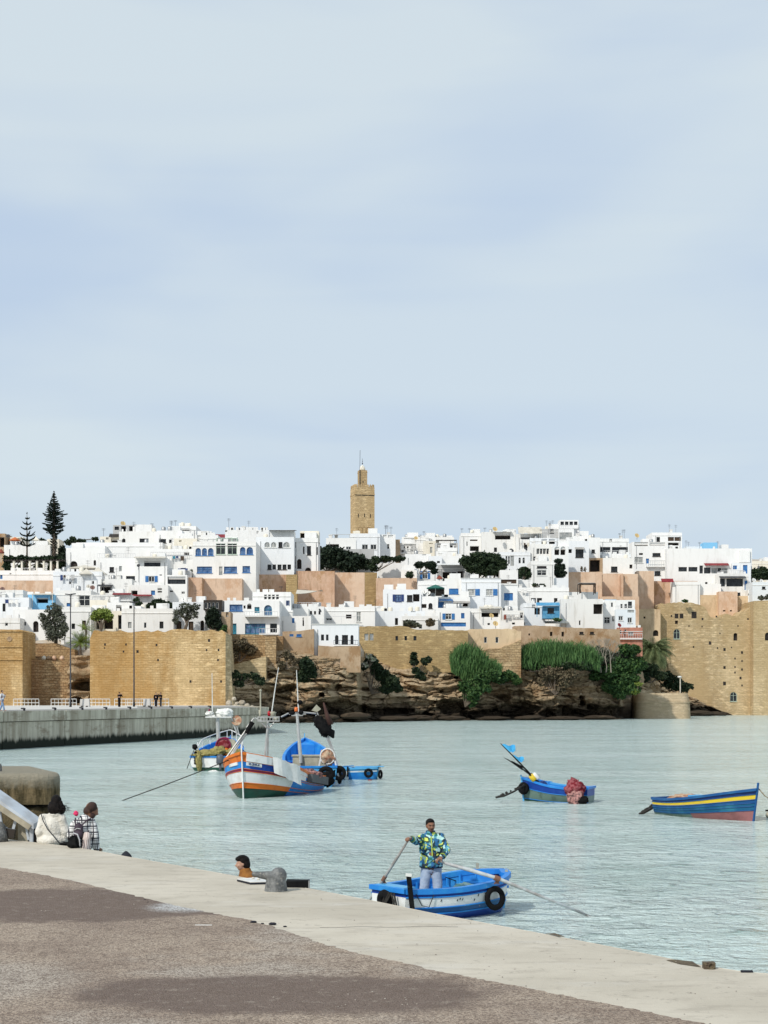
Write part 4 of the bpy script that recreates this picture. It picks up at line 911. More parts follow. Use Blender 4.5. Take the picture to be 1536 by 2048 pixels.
 ('U4', 386, 512, 1083, 1158, 40, 12, 'white', 'big white house with a trio of blue arched windows and a green glazed bay', 'ab 391 402 1096 1111;ab 404 414 1096 1111;ab 416 427 1096 1111;g 432 451 1087 1109;g 455 474 1087 1109;ab 480 491 1094 1109;ab 493 506 1094 1109;b 394 424 1133 1146;P 438 445 1133 1150;b 448 474 1133 1146;b 485 500 1132 1145'),
 ('U5', 512, 588, 1074, 1152, 43, 12, 'white', 'big white house with a row of five black windows', 'al 529 540 1084 1095;al 542 553 1084 1095;d 557 565 1084 1095;al 566 580 1084 1095;d 535 543 1129 1139;d 545 552 1129 1139;d 555 563 1129 1139;d 565 573 1129 1139;d 575 582 1129 1139'),
 ('U5b', 586, 636, 1076, 1146, 46, 10, 'white', 'white side wing with tall black windows and a low arch left of the ivy hedge', 'w 588 592 1084 1096;N 588 592 1112 1136;ah 594 603 1118 1138;d 614 622 1092 1110;d 632 636 1094 1110;ah 610 622 1135 1143;h 606 609 1093 1108'),
 ('U6', 450, 538, 1060, 1092, 66, 9, 'white', 'white house with a toothed parapet on the skyline', 'h 449 455 1058 1064;h 513 517 1062 1067;h 523 526 1060 1064'),
 ('U7', 391, 436, 1070, 1096, 60, 8, 'white', 'cluttered white rooftop left of the dark red awning', 'h 394 401 1068 1078;ah 421 427 1079 1083'),
 ('T1', 652, 712, 1076, 1112, 74, 8, 'white', 'white terrace house with a grey canopy at the foot of the minaret, left', 'k 656 678 1088 1094;w 692 702 1093 1100'),
 ('T2', 700, 760, 1067, 1118, 68, 9, 'white', 'white house with two sliding windows directly in front of the minaret', 'w 724 736 1089 1099;w 741 753 1089 1099'),
 ('T3', 757, 791, 1069, 1112, 70, 8, 'white', 'white house with roof openings just right of the minaret', 'k 766 773 1070 1075;k 776 786 1070 1075;w 774 779 1088 1098'),
 ('T3b', 788, 800, 1079, 1106, 72, 6, 'tan', 'thin red-brown brick slice right of the minaret houses', ''),
 ('T4', 798, 850, 1086, 1112, 73, 8, 'white2', 'weathered white terrace with a dark pergola right of the brick slice', 'k 807 832 1088 1096;h 803 808 1096 1104'),
 ('T4b', 804, 908, 1074, 1102, 84, 9, 'white', 'long white house on the skyline right of the minaret', 'k 808 830 1076 1080;l 860 872 1086 1092'),
 ('T5', 847, 878, 1082, 1112, 70, 8, 'cream', 'cream house with a tall pale door among the skyline houses', 'l 860 865 1094 1106;h 858 866 1086 1088'),
 ('T6', 876, 914, 1095, 1136, 62, 8, 'white', 'white block with a black pergola on its roof left of the dark spreading tree', 'h 917 922 1094 1098'),
 ('T6b', 870, 916, 1086, 1100, 66, 6, 'grey', 'black roofed terrace with thin posts left of the tall white skyline block', 'k 874 912 1087 1095'),
 ('T7', 922, 968, 1066, 1112, 76, 9, 'white', 'tall white skyline block with a narrow dark red window', 'D 940 955 1079 1082;k 940 958 1092 1102;w 933 935 1083 1092'),
 ('T8', 963, 1031, 1064, 1108, 72, 9, 'white2', 'off-white skyline block with a wide black loggia', 'k 990 1021 1065 1079;d 988 994 1095 1104'),
 ('T8b', 996, 1061, 1104, 1142, 58, 9, 'white', 'white house with two pairs of narrow arched windows right of the dark tree', 'aw 1011 1015 1112 1128;aw 1016 1020 1112 1128;P 1021 1028 1110 1132;aw 1037 1042 1115 1127;aw 1045 1050 1115 1127'),
 ('T9', 810, 862, 1108, 1142, 56, 8, 'white', 'white house with a pierced parapet above the blue shuttered house', 'h 845 852 1108 1111'),
 ('T9b', 828, 873, 1138, 1182, 40, 8, 'white', 'white house with one open blue shuttered window below the trimmed dark hedge', 's 845 855 1142 1158;h 813 826 1144 1156'),
 ('T10', 756, 812, 1126, 1162, 44, 7, 'white', 'plain white wall like a screen below the creeper right of the minaret', ''),
 ('T10b', 802, 834, 1140, 1176, 39, 7, 'white2', 'weathered white niche house with dark plants beside the plain white wall', 'k 813 826 1143 1156'),
 ('T12', 858, 884, 1112, 1150, 50, 7, 'white', 'white chimney house with a square column top above the clay-red parasol', 'h 874 880 1122 1126'),
 ('T13', 876, 930, 1130, 1170, 44, 8, 'grey', 'shaded porch with dark glass under a thick white beam', 'k 885 902 1144 1158;N 903 913 1144 1158;k 915 928 1142 1156'),
 ('T14', 872, 926, 1112, 1136, 52, 7, 'white', 'stepped white wall left of the dark spreading tree', ''),
 ('C13b', 1000, 1036, 1140, 1180, 32, 7, 'white2', 'white wall with a brown slatted terrace under the dark tree', 'D 1000 1033 1159 1167'),
 ('C19', 1062, 1106, 1088, 1130, 56, 9, 'white', 'white house with a strip of six narrow white windows', 'G 1073 1079 1097 1108;G 1080 1085 1097 1108;G 1086 1092 1097 1108;G 1093 1098 1097 1108;k 1074 1096 1119 1122;d 1066 1071 1113 1121'),
 ('C19b', 1060, 1118, 1076, 1100, 64, 8, 'white', 'white house with two blue-dark loggia openings above the six windows', 'k 1083 1094 1078 1088;k 1098 1110 1078 1088'),
 ('C20', 1104, 1137, 1092, 1160, 52, 8, 'white', 'white tower house with twin cream arches and ivy below', 'ak 1109 1119 1093 1110;ak 1121 1131 1093 1110;k 1112 1124 1118 1126'),
 ('C21', 1118, 1148, 1058, 1100, 74, 8, 'white', 'glass-topped tower house, the highest on the right skyline', 'P 1119 1144 1065 1079'),
 ('C22', 1032, 1086, 1068, 1110, 68, 9, 'white2', 'ramshackle white house under a cream roof with red cloth', 'k 1041 1060 1068 1078;k 1062 1078 1069 1082;h 1048 1056 1089 1098'),
 ('C22b', 1078, 1120, 1058, 1090, 78, 8, 'grey', 'grey patched shack beside the glass-topped tower', 'd 1100 1107 1058 1066'),
 ('C23', 1135, 1178, 1082, 1136, 62, 9, 'white', 'white block with one large dark window under a small awning', 'd 1151 1167 1099 1115;k 1136 1144 1098 1106'),
 ('C23b', 1146, 1178, 1072, 1090, 70, 7, 'white', 'plain white upper block right of the glass-topped tower', ''),
 ('C24', 1177, 1200, 1075, 1124, 66, 8, 'white', 'narrow tall white block with one small square window', 'd 1183 1190 1099 1106'),
 ('C25', 1198, 1258, 1077, 1120, 70, 9, 'white', 'white house with two wide veranda openings on the right skyline', 'L 1199 1221 1094 1104;L 1224 1256 1094 1108;d 1219 1224 1078 1084'),
 ('C26', 1206, 1267, 1116, 1152, 60, 9, 'white', 'white house with one brown window above the pink wall bays', 'd 1222 1235 1133 1144;h 1259 1265 1129 1137'),
 ('C26b', 1205, 1262, 1108, 1124, 67, 6, 'white', 'thin white terrace strip with rail above the single brown window house', ''),
 ('R1', 1264, 1336, 1084, 1150, 22, 10, 'white', 'white house with a long dark terrace slot, blue door and many small windows', 'k 1269 1296 1084 1092;k 1299 1330 1085 1091;d 1305 1321 1106 1113;l 1269 1286 1114 1126;U 1292 1298 1117 1127;d 1309 1321 1142 1151;h 1278 1286 1106 1110;h 1258 1265 1129 1137'),
 ('R1b', 1304, 1364, 1065, 1112, 28, 9, 'white', 'white top storey with a red-brown strip window, highest on the far right', 'd 1313 1320 1074 1086;D 1336 1348 1074 1082;D 1349 1362 1074 1082;k 1333 1358 1085 1091'),
 ('R2', 1334, 1504, 1097, 1200, 18, 12, 'white', 'huge plain white building with dark ribbon windows and a red awning', 'N 1357 1374 1134 1143;N 1377 1395 1134 1143;N 1399 1406 1131 1147;N 1408 1421 1135 1147;P 1423 1434 1136 1147;N 1435 1443 1136 1143;P 1444 1455 1136 1147'),
 ('R3', 1439, 1497, 1147, 1200, 12, 8, 'white', 'white balcony house with a big black corner window before the huge plain building', 'N 1440 1450 1157 1173;N 1453 1486 1157 1173;N 1462 1481 1185 1193;U 1489 1495 1161 1180'),
 ('R3b', 1464, 1502, 1126, 1150, 16, 6, 'white', 'white upper terrace room with two blue doors right of the red awning', 'U 1466 1474 1131 1142;U 1486 1495 1130 1149'),
 ('R5', 1345, 1400, 1163, 1200, 9, 6, 'white', 'low white lean-to with a red and a grey roof edge above the long pink wall', 'h 1408 1411 1164 1170'),
 ('R5b', 1395, 1442, 1168, 1196, 10, 6, 'white', 'small gabled white outbuilding left of the big black corner window', ''),
 ('R4', 1505, 1600, 1164, 1206, 4, 10, 'paleblue', 'bluish white house with one tiny window at the right edge, by a palm', 'd 1524 1531 1173 1178'),
 ('R6', 1496, 1510, 1180, 1206, 8, 6, 'white2', 'narrow greyish slice of wall beside the bluish house at the right edge', 'h 1496 1508 1187 1191'),
 ('R7', 1500, 1640, 1122, 1165, 60, 12, 'cream', 'far cream flat-roofed building at the right edge behind the palm', 'w 1515 1520 1132 1140'),
]
for (key, a, b, c1, c2, dy, dep, mt, lb, w_) in HD:
    H[key] = house(a, b, c1, c2, dy, lb, w_, dep, mt, cren=(.45 if key in ('U6',) else 0), coping=('wframe' if key in ('C1', 'C10', 'M5') else None))
# extras that belong to single houses
railing(H['L8'], 490, 556, 1224, 1232, 1.2, 'rail'); railing(H['L8'], 520, 558, 1258, 1268, 1.6, 'rail')
railing(H['M4'], 593, 642, 1205, 1213, -.3, 'rail', slab=False); railing(H['M5'], 668, 716, 1281, 1290, .8, 'dmetal')
railing(H['ML1'], 194, 270, 1107, 1116, -.3, 'rail', slab=False); railing(H['LL4'], 182, 262, 1190, 1200, .3, 'rail'); railing(H['T4'], 799, 847, 1099, 1106, .4, 'rail')
railing(H['C16'], 1232, 1270, 1212, 1220, -.3, 'rail', slab=False); railing(H['C17'], 1237, 1284, 1267, 1277, .5, 'rail'); railing(H['C26b'], 1208, 1260, 1101, 1108, -.3, 'rail', slab=False)
railing(H['R3'], 1441, 1490, 1141, 1148, -.2, 'rail', slab=False); railing(H['R1'], 1292, 1330, 1122, 1133, .8, 'metal'); railing(H['U0d'], 30, 92, 1136, 1142, -.3, 'rail', slab=False)
railing(H['C11'], 1006, 1045, 1230, 1238, .2, 'rail', slab=False); railing(H['C14'], 1086, 1108, 1234, 1243, .2, 'rail', slab=False); railing(H['ML6'], 302, 380, 1105, 1113, .5, 'rail', slab=False)
railing(H['M4b'], 652, 714, 1234, 1250, 1.5, 'rail', slab=False, sp=2.); railing(H['C21'], 1119, 1146, 1051, 1058, -.2, 'rail', slab=False)
canopy(H['C6'], 878, 905, 1199, 1202, 1., 'blue', 'awning'); canopy(H['R2'], 1408, 1456, 1127, 1132, 1.5, 'red', 'awning', False); canopy(H['R5'], 1322, 1346, 1158, 1165, 1., 'red', 'roof_edge', False)
canopy(H['T1'], 664, 700, 1066, 1069, -.6, 'grey'); canopy(H['T6b'], 872, 914, 1079, 1080, -.5, 'dframe', 'pergola'); canopy(H['C23'], 1150, 1168, 1095, 1099, .7, 'sheet', 'awning', False)
canopy(H['LL2'], 66, 108, 1188, 1190, .9, 'canvas', 'roof_sheet'); canopy(H['LL4'], 226, 263, 1187, 1190, .8, 'red', 'awning', False); canopy(H['ML2b'], 264, 304, 1190, 1193, 1., 'red', 'awning', False)
canopy(H['ML2'], 270, 333, 1114, 1117, 1.3, 'canvas', 'canopy', False); canopy(H['C9'], 958, 1003, 1214, 1217, 1., 'canvas', 'canopy'); canopy(H['T13'], 880, 930, 1128, 1131, 1.5, 'wframe', 'roof_slab', False)
canopy(H['ML7'], 356, 376, 1138, 1142, 1.2, 'navy', 'awning', False); canopy(H['T8'], 984, 1022, 1062, 1064, 1., 'wframe', 'roof_slab', False); canopy(H['U6'], 428, 476, 1066, 1074, -1.5, 'red', 'awning')
canopy(H['C22'], 1036, 1083, 1055, 1068, 1.2, 'canvas', 'roof_sheet'); canopy(H['R3'], 1438, 1490, 1153, 1157, 1.4, 'dmetal', 'canopy', False); canopy(H['ML4'], 196, 226, 1170, 1173, .8, 'dmetal', 'canopy')
canopy(H['C6'], 905, 940, 1203, 1207, 1.2, 'sheet', 'canopy', False); canopy(H['C16a'], 1180, 1208, 1202, 1206, .6, 'wframe', 'canopy'); canopy(H['U2b'], 219, 239, 1069, 1075, .8, 'dframe', 'awning', False)
block(H['U2'], 269, 304, 1049, 1064, 2, 4); block(H['U2'], 226, 266, 1050, 1066, 2.5, 4, 'grey', 'roof_cabin', 'N 229 238 1053 1060;k 242 252 1052 1064;k 258 266 1052 1062')
block(H['U5'], 540, 588, 1060, 1076, 1.5, 5, 'white'); canopy(H['U5'], 538, 591, 1058, 1061, -.3, 'dframe', 'roof_slab', False); block(H['U5b'], 600, 638, 1062, 1078, 2, 4, 'cream', 'roof_room', 'k 600 610 1066 1076')
block(H['U6'], 480, 512, 1054, 1062, 1, 3, 'white', 'roof_room', 'h 466 478 1056 1061'); block(H['C21'], 1119, 1157, 1040, 1052, .2, 4, 'white', 'glazed_room', 'N 1121 1128 1043 1050;N 1130 1137 1043 1050;N 1139 1146 1043 1050;N 1148 1155 1043 1050')
block(H['C21'], 1147, 1159, 1048, 1072, .6, 4, 'white', 'stair_tower'); block(H['U4'], 432, 474, 1076, 1084, .3, 3, 'gframe', 'glazed_room', 'P 434 442 1077 1083;P 444 452 1077 1083;P 455 463 1077 1083;P 465 473 1077 1083')
block(H['R2'], 1407, 1435, 1085, 1098, 3, 4, 'skyblue', 'roof_cabin'); block(H['R2'], 1443, 1457, 1089, 1098, 4, 3, 'white2', 'water_tank'); block(H['R2'], 1372, 1408, 1093, 1098, 5, 4, 'paleblue', 'roof_cabin')
block(H['R2'], 1479, 1500, 1100, 1120, -.6, 1.5, 'white', 'projection'); block(H['T2'], 706, 720, 1062, 1068, 2, 3, 'cream'); block(H['T7'], 948, 958, 1062, 1067, 2, 2, 'white')
block(H['C26'], 1236, 1258, 1110, 1117, 2, 2, 'white'); block(H['T4b'], 836, 905, 1071, 1076, 3, 4, 'white'); block(H['L4'], 243, 264, 1205, 1219, .4, 3, 'white'); block(H['L4'], 262, 282, 1212, 1219, .4, 3, 'white')
block(H['L1'], 26, 56, 1214, 1220, .5, 3, 'white'); block(H['U1'], 160, 210, 1091, 1098, 1.2, 5, 'white'); block(H['C16'], 1231, 1270, 1200, 1214, 1.2, 5, 'white', 'upper_storey', 'N 1241 1245 1208 1216;N 1249 1254 1208 1216;w 1256 1264 1203 1216')
block(H['C16a'], 1210, 1233, 1199, 1216, .2, 3, 'skyblue', 'upper_storey', 'N 1222 1226 1205 1214')
for key, px, y0, y1 in (('U6', 457, 1036, 1060), ('T4b', 848, 1062, 1075), ('T7', 924, 1056, 1068), ('T7', 939, 1056, 1068), ('T8', 970, 1055, 1066), ('U2', 269, 1048, 1064), ('U3', 303, 1046, 1062), ('T3', 782, 1053, 1070), ('R2', 1400, 1084, 1098), ('C25', 1240, 1066, 1078), ('U2b', 206, 1056, 1074), ('C1', 940, 1148, 1158), ('L9', 562, 1172, 1185), ('C22b', 1100, 1046, 1058), ('U3b', 350, 1040, 1053)):
    aerial(H[key], px, y0, y1)
for i, (key, n) in enumerate((('U1b', 3), ('U3b', 2), ('U4', 3), ('U6', 4), ('U7', 5), ('T1', 2), ('T2', 3), ('T3', 3), ('T4b', 5), ('T5', 2), ('T7', 2), ('T8', 3), ('C25', 2), ('C26', 2), ('C23b', 2), ('C24', 1), ('R1b', 2), ('R2', 4), ('R1', 2), ('C12', 4), ('C1', 2), ('M4b', 4), ('C8', 4),
                          ('C7', 3), ('C9', 3), ('C11', 3), ('C15', 3), ('L2', 2), ('LL1', 3), ('LL3', 3), ('LL4', 4), ('ML1', 3), ('ML3', 3), ('ML4', 4), ('L4', 3), ('L5', 2), ('C4', 2), ('C22', 5), ('C22b', 4), ('C19b', 3), ('U2', 2), ('U3', 2), ('T14', 2), ('M3', 3), ('M6', 3), ('C18', 2), ('U5b', 1), ('R7', 3), ('ML6', 5), ('U0', 4), ('T4', 3))):
    clutter(H[key], n + 1, 40 + i)
for i, key in enumerate(('U1', 'U3', 'U3c', 'U5', 'C18', 'C19', 'C20', 'C23', 'T6', 'T9', 'T9b', 'T10b', 'C2', 'C3', 'C5', 'C6', 'C10', 'C14', 'C16', 'M2', 'M4', 'ML2', 'ML5', 'LL6', 'L3', 'R3', 'C26b')): clutter(H[key], 2, 90 + i)
# black bay window with ivy below
bw_ = house(407, 444, 1200, 1220, 5.2, 'black timber bay window with four white casements over the ivy', 'w 409 415 1205 1217;w 417 422 1205 1217;w 425 430 1205 1217;w 432 437 1205 1217', 4, 'dframe', name='bay_window', cat='bay window', ext=0, roof=False, group='')
house(410, 442, 1219, 1262, 6.2, 'dark grey shaded wall hidden behind the ivy below the black bay window', '', 5, 'grey', name='garden_wall', cat='wall', ext=10, roof=False, group='')
# bright blue shack
sh = house(1086, 1119, 1212, 1231, 6.5, 'bright blue rooftop shack with a dark window', 'd 1095 1108 1216 1226', 4, 'midblue', name='shack', cat='shack', ext=6, roof=False, group='')
canopy(sh, 1072, 1119, 1206, 1212, .9, 'midblue', 'roof_sheet'); canopy(H['C15'], 1088, 1136, 1243, 1248, 2., 'canvas', 'roof_sheet', False)
# draped canopy on the pink terrace
cp = thing('draped_canopy', 'open terrace canopy with dark curtains tied back before the pink wall', 'canopy', P(1175, 1184, 330)); m = MB(); a_, b_ = P(1159, 1167, 330), P(1191, 1167, 330)
for q in (a_, b_):
    for d_ in (0, 3): m.bar(q + Vector((0, d_, -2.1)), q + Vector((0, d_, 0)), .14)
m.bar(a_, b_, .16); m.bar(a_ + Vector((0, 3, 0)), b_ + Vector((0, 3, 0)), .16); m.build('frame', M['dframe'], cp)
m = MB(); m.obox((a_ + b_) / 2 + Vector((0, 1.5, .12)), ((b_.x - a_.x) / 2, 0, 0), (0, 1.6, 0), (0, 0, .05)); m.build('cloth_roof', M['sheet'], cp)
m = MB()
for q, s_ in ((a_, 1), (b_, -1)): m.tube([q + Vector((s_ * .15, -.05, 0)), q + Vector((s_ * .12, -.05, -1)), q + Vector((s_ * .22, -.05, -2.0))], [.28, .12, .2], 8)
m.build('curtain', M['door'], cp)
# pyramid tents on the terrace
def tent(px0, px1, pyt, pye, Y, lb, mt='canvas', nm='tent', ct='tent'):
    a, b = P(px0, pye, Y), P(px1, pye, Y); c = (a + b) / 2; w = (b.x - a.x) / 2; h = P(0, pyt, Y).z - a.z; r_ = thing(nm, lb, ct, c - Vector((0, 0, 2.2))); m = MB()
    cs = [c + Vector((sx * w, sy * w * .8, 0)) for sx, sy in ((-1, -1), (1, -1), (1, 1), (-1, 1))]; ap_ = c + Vector((0, 0, h))
    for i in range(4):
        p_, q_ = cs[i], cs[(i + 1) % 4]; mid1 = p_.lerp(ap_, .5) - Vector((0, 0, h * .08)); mid2 = q_.lerp(ap_, .5) - Vector((0, 0, h * .08))
        m.face(p_, q_, mid2, mid1); m.face(mid1, mid2, ap_); m.face(p_, q_, q_ - Vector((0, 0, .2)), p_ - Vector((0, 0, .2)))
    m.build('cloth', M[mt], r_); m = MB()
    for q in cs: m.bar(q * 1. - Vector((0, 0, 2.2)), q, .08)
    m.build('pole', M['wframe'], r_)
tent(160, 186, 1137, 1147, 284, 'cream pyramid tent in front of the flat canopy, the left one'); tent(180, 212, 1134, 1147, 286, 'larger cream pyramid tent right of its smaller neighbour')
tent(144, 195, 1130, 1136, 292, 'flat cream garden canopy behind the two pyramid tents', 'canvas', 'garden_canopy', 'canopy'); tent(64, 78, 1072, 1079, 318, 'small pale rooftop canopy between the two pines', 'cream', 'garden_canopy', 'canopy')
# parasols
def parasol(px, pyt, pye, w, Y, mt, lb, grp=None):
    c = P(px, pyt, Y); e = P(px, pye, Y); r_ = thing('parasol', lb, 'parasol', e - Vector((0, 0, 1.9)), grp); m = MB(); n = 8; R_ = w / 2 * Y / F
    rim = [Vector((e.x + R_ * math.cos(2 * math.pi * (i + .5) / n), e.y + R_ * math.sin(2 * math.pi * (i + .5) / n), e.z)) for i in range(n)]
    for i in range(n): m.face(rim[i], rim[(i + 1) % n], c); m.face(rim[i], rim[(i + 1) % n], rim[(i + 1) % n] - Vector((0, 0, .15)), rim[i] - Vector((0, 0, .15)))
    m.build('canopy', M[mt], r_); m = MB(); m.tube([e - Vector((0, 0, 1.9)), c], .05, 6); m.build('pole', M['wframe'], r_)
M['pgreen'] = mat('green_parasol_cloth', (.02, .10, .08), .8, (.03, .14, .11), 2.); M['clay'] = mat('clay_red_cloth', (.25, .07, .045), .85, (.2, .05, .035), 2.); M['orange'] = mat('orange_cloth', (.55, .16, .05), .8)
parasol(871, 1169, 1176, 38, 305, 'pgreen', 'dark green parasol open on the white terrace'); parasol(879, 1150, 1157, 15, 312, 'clay', 'small clay-red parasol below the square column top')
parasol(30, 1074, 1080, 22, 306, 'orange', 'orange and white parasol on the far left rooftop'); parasol(2, 1097, 1105, 14, 304, 'clay', 'dull red parasol cut by the left edge of the photo')
for k_, a, b, c_, sd_ in (('C11', 1006, 1040, 1229, 1), ('ML6', 335, 378, 1112, 2), ('LL4', 200, 240, 1193, 3), ('C22', 1040, 1060, 1086, 4), ('M6', 712, 745, 1228, 5), ('T4', 800, 830, 1092, 6), ('C12', 1040, 1060, 1180, 7), ('ML3', 120, 150, 1150, 8), ('LL1', 10, 40, 1199, 9)): laundry(H[k_], a, b, c_, sd_)
# satellite dishes
def dish(px, py, r, Y, lb, mt='cream', yaw=0):
    c = P(px, py, Y); root = thing('satellite_dish', lb, 'satellite dish', c - Vector((0, 0, r + .4)), 'rooftop satellite dishes'); m = MB()
    Mx = Matrix.Rotation(yaw, 3, 'Z') @ Matrix.Rotation(R(62), 3, 'X')
    m.lathe(c, [(.02, -.12 * r / .5), (r * .5, -.08 * r / .5), (r, .02), (r * 1.03, .02), (r * .5, -.11 * r / .5)], 20, M=Mx); m.build('reflector', M[mt], root, smooth=True)
    m = MB(); m.tube([c - Vector((0, 0, r + .4)), c], .04, 6); m.tube([c, c + Mx @ Vector((0, r * .6, r * 1.)) * .8], .025, 5); m.build('bracket', M['dmetal'], root)
M['ydish'] = mat('yellowed_dish', (.66, .48, .22), .6); M['ddish'] = mat('rusty_dish', (.22, .13, .11), .7); M['bdish'] = mat('dark_dish', (.06, .06, .065), .6)
DS = [(16, 1072, .38, 314, 'dark round dish on the far left skyline', 'bdish', 0), (5, 1178, .4, 278, 'brown dish against the long pink wall at the left edge', 'ddish', .3), (177, 1173, .38, 277, 'white dish left of the rusty dish on the tent terrace', 'canvas', .2), (185, 1175, .42, 276.5, 'rusty dish on the tent terrace', 'ddish', .2),
      (277, 1131, .3, 279, 'small dark-ringed dish at the end of the wide dark window strip', 'bdish', 0), (367, 1198, .4, 262.5, 'white dish on the dark roof above the twisted tree', 'wframe', -.4), (246, 1047, .5, 311, 'cream dish on the highest left roof cabin', 'ydish', .5),
      (640, 1221, .35, 277, 'dark tilted dish on the terrace with three little windows', 'bdish', 1.), (832, 1076, .45, 368, 'yellow dish right of the minaret on the skyline', 'ydish', .2), (849, 1184, .4, 304, 'left white dish of the pair under the green parasol', 'wframe', -.3), (857, 1186, .4, 304, 'right white dish of the pair under the green parasol', 'wframe', -.3),
      (990, 1058, .55, 358, 'orange-cream dish on the wide black loggia block', 'ydish', .3), (983, 1231, .45, 294, 'yellow dish inside the wide black terrace opening', 'ydish', .4), (991, 1247, .5, 290, 'yellow dish on the parapet just above the rampart', 'ydish', .3), (1023, 1101, .5, 350, 'grey dish on the wall above the two arched windows', 'bdish', .3),
      (1154, 1063, .5, 366, 'grey box-like dish on the stair tower of the glass-topped house', 'metal', 0), (1508, 1160, .5, 378, 'white dish left on the bluish house at the right edge', 'wframe', .3), (1523, 1162, .45, 377, 'white dish on the roof by the right edge palm', 'wframe', .2), (1239, 1250, .4, 303, 'red dish on the pale blue house front', 'red', .5), (1052, 1098, .4, 342, 'dark dish on the ramshackle white house', 'bdish', .8), (1274, 1071, .6, 396, 'yellow dish on the right skyline roof', 'ydish', .4)]
for d_ in DS: dish(d_[0], d_[1], d_[2], d_[3], d_[4], d_[5], d_[6])
# pergola at the top left
pg = thing('pergola', 'long pergola on cream columns under the two pines', 'pergola', P(70, 1141, 296)); m = MB()
for px in (28, 44, 60, 74, 88, 102, 115): a_ = P(px, 1143, 296); b_ = P(px, 1122, 296); m.lathe(a_, [(.3, 0), (.22, .2), (.2, (b_.z - a_.z) - .2), (.3, b_.z - a_.z)], 10)
m.build('column', M['cream'], pg); m = MB()
for d_ in (0, 3.5): m.bar(P(6, 1121, 296) + Vector((0, d_, 0)), P(130, 1121, 296) + Vector((0, d_, 0)), .25)
for i in range(22): q = P(8 + i * 5.6, 1119.5, 296); m.bar(q + Vector((0, -.6, 0)), q + Vector((0, 4.2, 0)), .1, .16)
m.build('beam', M['dframe'], pg)
# ---------------------------------------------------------------- minaret
Ym = 398.; s_ = Ym / F; mr = thing('minaret', 'square ochre stone minaret with a slim lantern and a pale dome', 'minaret', P(724, 1108, Ym))
def prism(mb, px0, px1, py0, py1, Y, th, mi=0, inset=0.):
    a = P(px0, py1, Y); b = P(px1, py1, Y); zt = P(0, py0, Y).z
# tower turned a little so that a narrow right face shows
cx_ = P(724.5, 1000, Ym).x; th_ = R(14); hw = 2.52; cy_ = Ym + 3
def sq(h, z, n=1): return [Vector((cx_ + (sx * math.cos(th_) - sy * math.sin(th_)) * h, cy_ + (sx * math.sin(th_) + sy * math.cos(th_)) * h, z)) for sx, sy in ((-1, -1), (1, -1), (1, 1), (-1, 1))]
def zY(py): return EYE + (HOR - py) * (cy_ - 2.5) / F
def frus(mb, levels, cap=True):
    for (h0, z0_), (h1, z1_) in zip(levels, levels[1:]):
        A_, B_ = sq(h0, z0_), sq(h1, z1_)
        for i in range(4): j = (i + 1) % 4; mb.face(A_[i], A_[j], B_[j], B_[i])
    if cap: mb.face(*sq(levels[-1][0], levels[-1][1]))
m = MB(); frus(m, [(hw, zY(1115)), (hw, zY(990)), (hw + .07, zY(989.5)), (hw + .07, zY(987)), (hw, zY(986.8)), (hw, zY(974.5)), (hw - .35, zY(974.5)), (hw - .35, zY(976))]); m.build('shaft', M['minaret'], mr)
m = MB()
for side in range(4):
    A_ = sq(hw - .17, zY(974.5)); p_, q_ = A_[side], A_[(side + 1) % 4]; u_ = (q_ - p_).normalized(); n_ = Vector((u_.y, -u_.x, 0))
    for i in range(8): c = p_.lerp(q_, (i + .5) / 8); m.obox(c + Vector((0, 0, .28)), u_ * .2, n_ * .16, (0, 0, .3)); m.obox(c + Vector((0, 0, .68)), u_ * .1, n_ * .14, (0, 0, .1))
m.build('battlement', M['minaret'], mr)
m = MB(); frus(m, [(1.0, zY(976)), (1.0, zY(944)), (1.06, zY(943.5)), (1.06, zY(942)), (1.0, zY(941.8)), (1.0, zY(938.5))]); m.build('lantern', M['minaret'], mr)
m = MB(); z0_ = zY(938.5); m.lathe((cx_, cy_, z0_), [(.72, 0), (.74, .3), (.66, .7), (.45, 1.1), (.2, 1.3), (.04, 1.42)], 20); m.build('dome', M['cream'], mr, smooth=True)
m = MB(); m.tube([(cx_, cy_, z0_ + 1.3), (cx_ - .03, cy_, zY(914))], .04, 6)
for zz, r_ in ((zY(924), .16), (zY(920), .1)): m.ell((cx_, cy_, zz), r_, n=10, k=6)
m.build('finial', M['dmetal'], mr)
m = MB(); xx = P(719.5, 0, Ym).x; m.tube([(xx, cy_ - 1.3, zY(975)), (xx, cy_ - 1.3, zY(938))], .1, 6); m.tube([(xx, cy_ - 1.3, zY(938)), (xx + .06, cy_ - 1.3, zY(899))], .05, 6); m.build('antenna_mast', M['dmetal'], mr)
A_ = sq(hw, 0); u_ = (A_[1] - A_[0]).normalized(); n_ = Vector((u_.y, -u_.x, 0)); f0 = (A_[0] + A_[1]) / 2
for off_, py0, py1, w_ in ((-1.62, 1028, 1035, .1), (-.05, 1027, 1034, .11), (1.45, 1028, 1035, .1)):
    m = MB(); c = f0 + u_ * off_; m.obox(Vector((c.x, c.y, (zY(py0) + zY(py1)) / 2)) - n_ * .02, u_ * w_, n_ * .05, (0, 0, (zY(py0) - zY(py1)) / 2)); m.build('slit_window', M['void'], mr)
for off_ in (-1.2, -.2, .9):
    pts = [f0 + u_ * (off_ + .45 * math.cos(math.pi * i / 8)) + Vector((0, 0, zY(1058) + .55 * math.sin(math.pi * i / 8))) + n_ * .03 for i in range(9)]; pts[0:0] = [pts[0] - Vector((0, 0, .9))]; pts.append(pts[-1] - Vector((0, 0, .9)))
    m = MB(); m.tube(pts, .06, 5); m.build('blind_arch', M['ochre2'], mr)
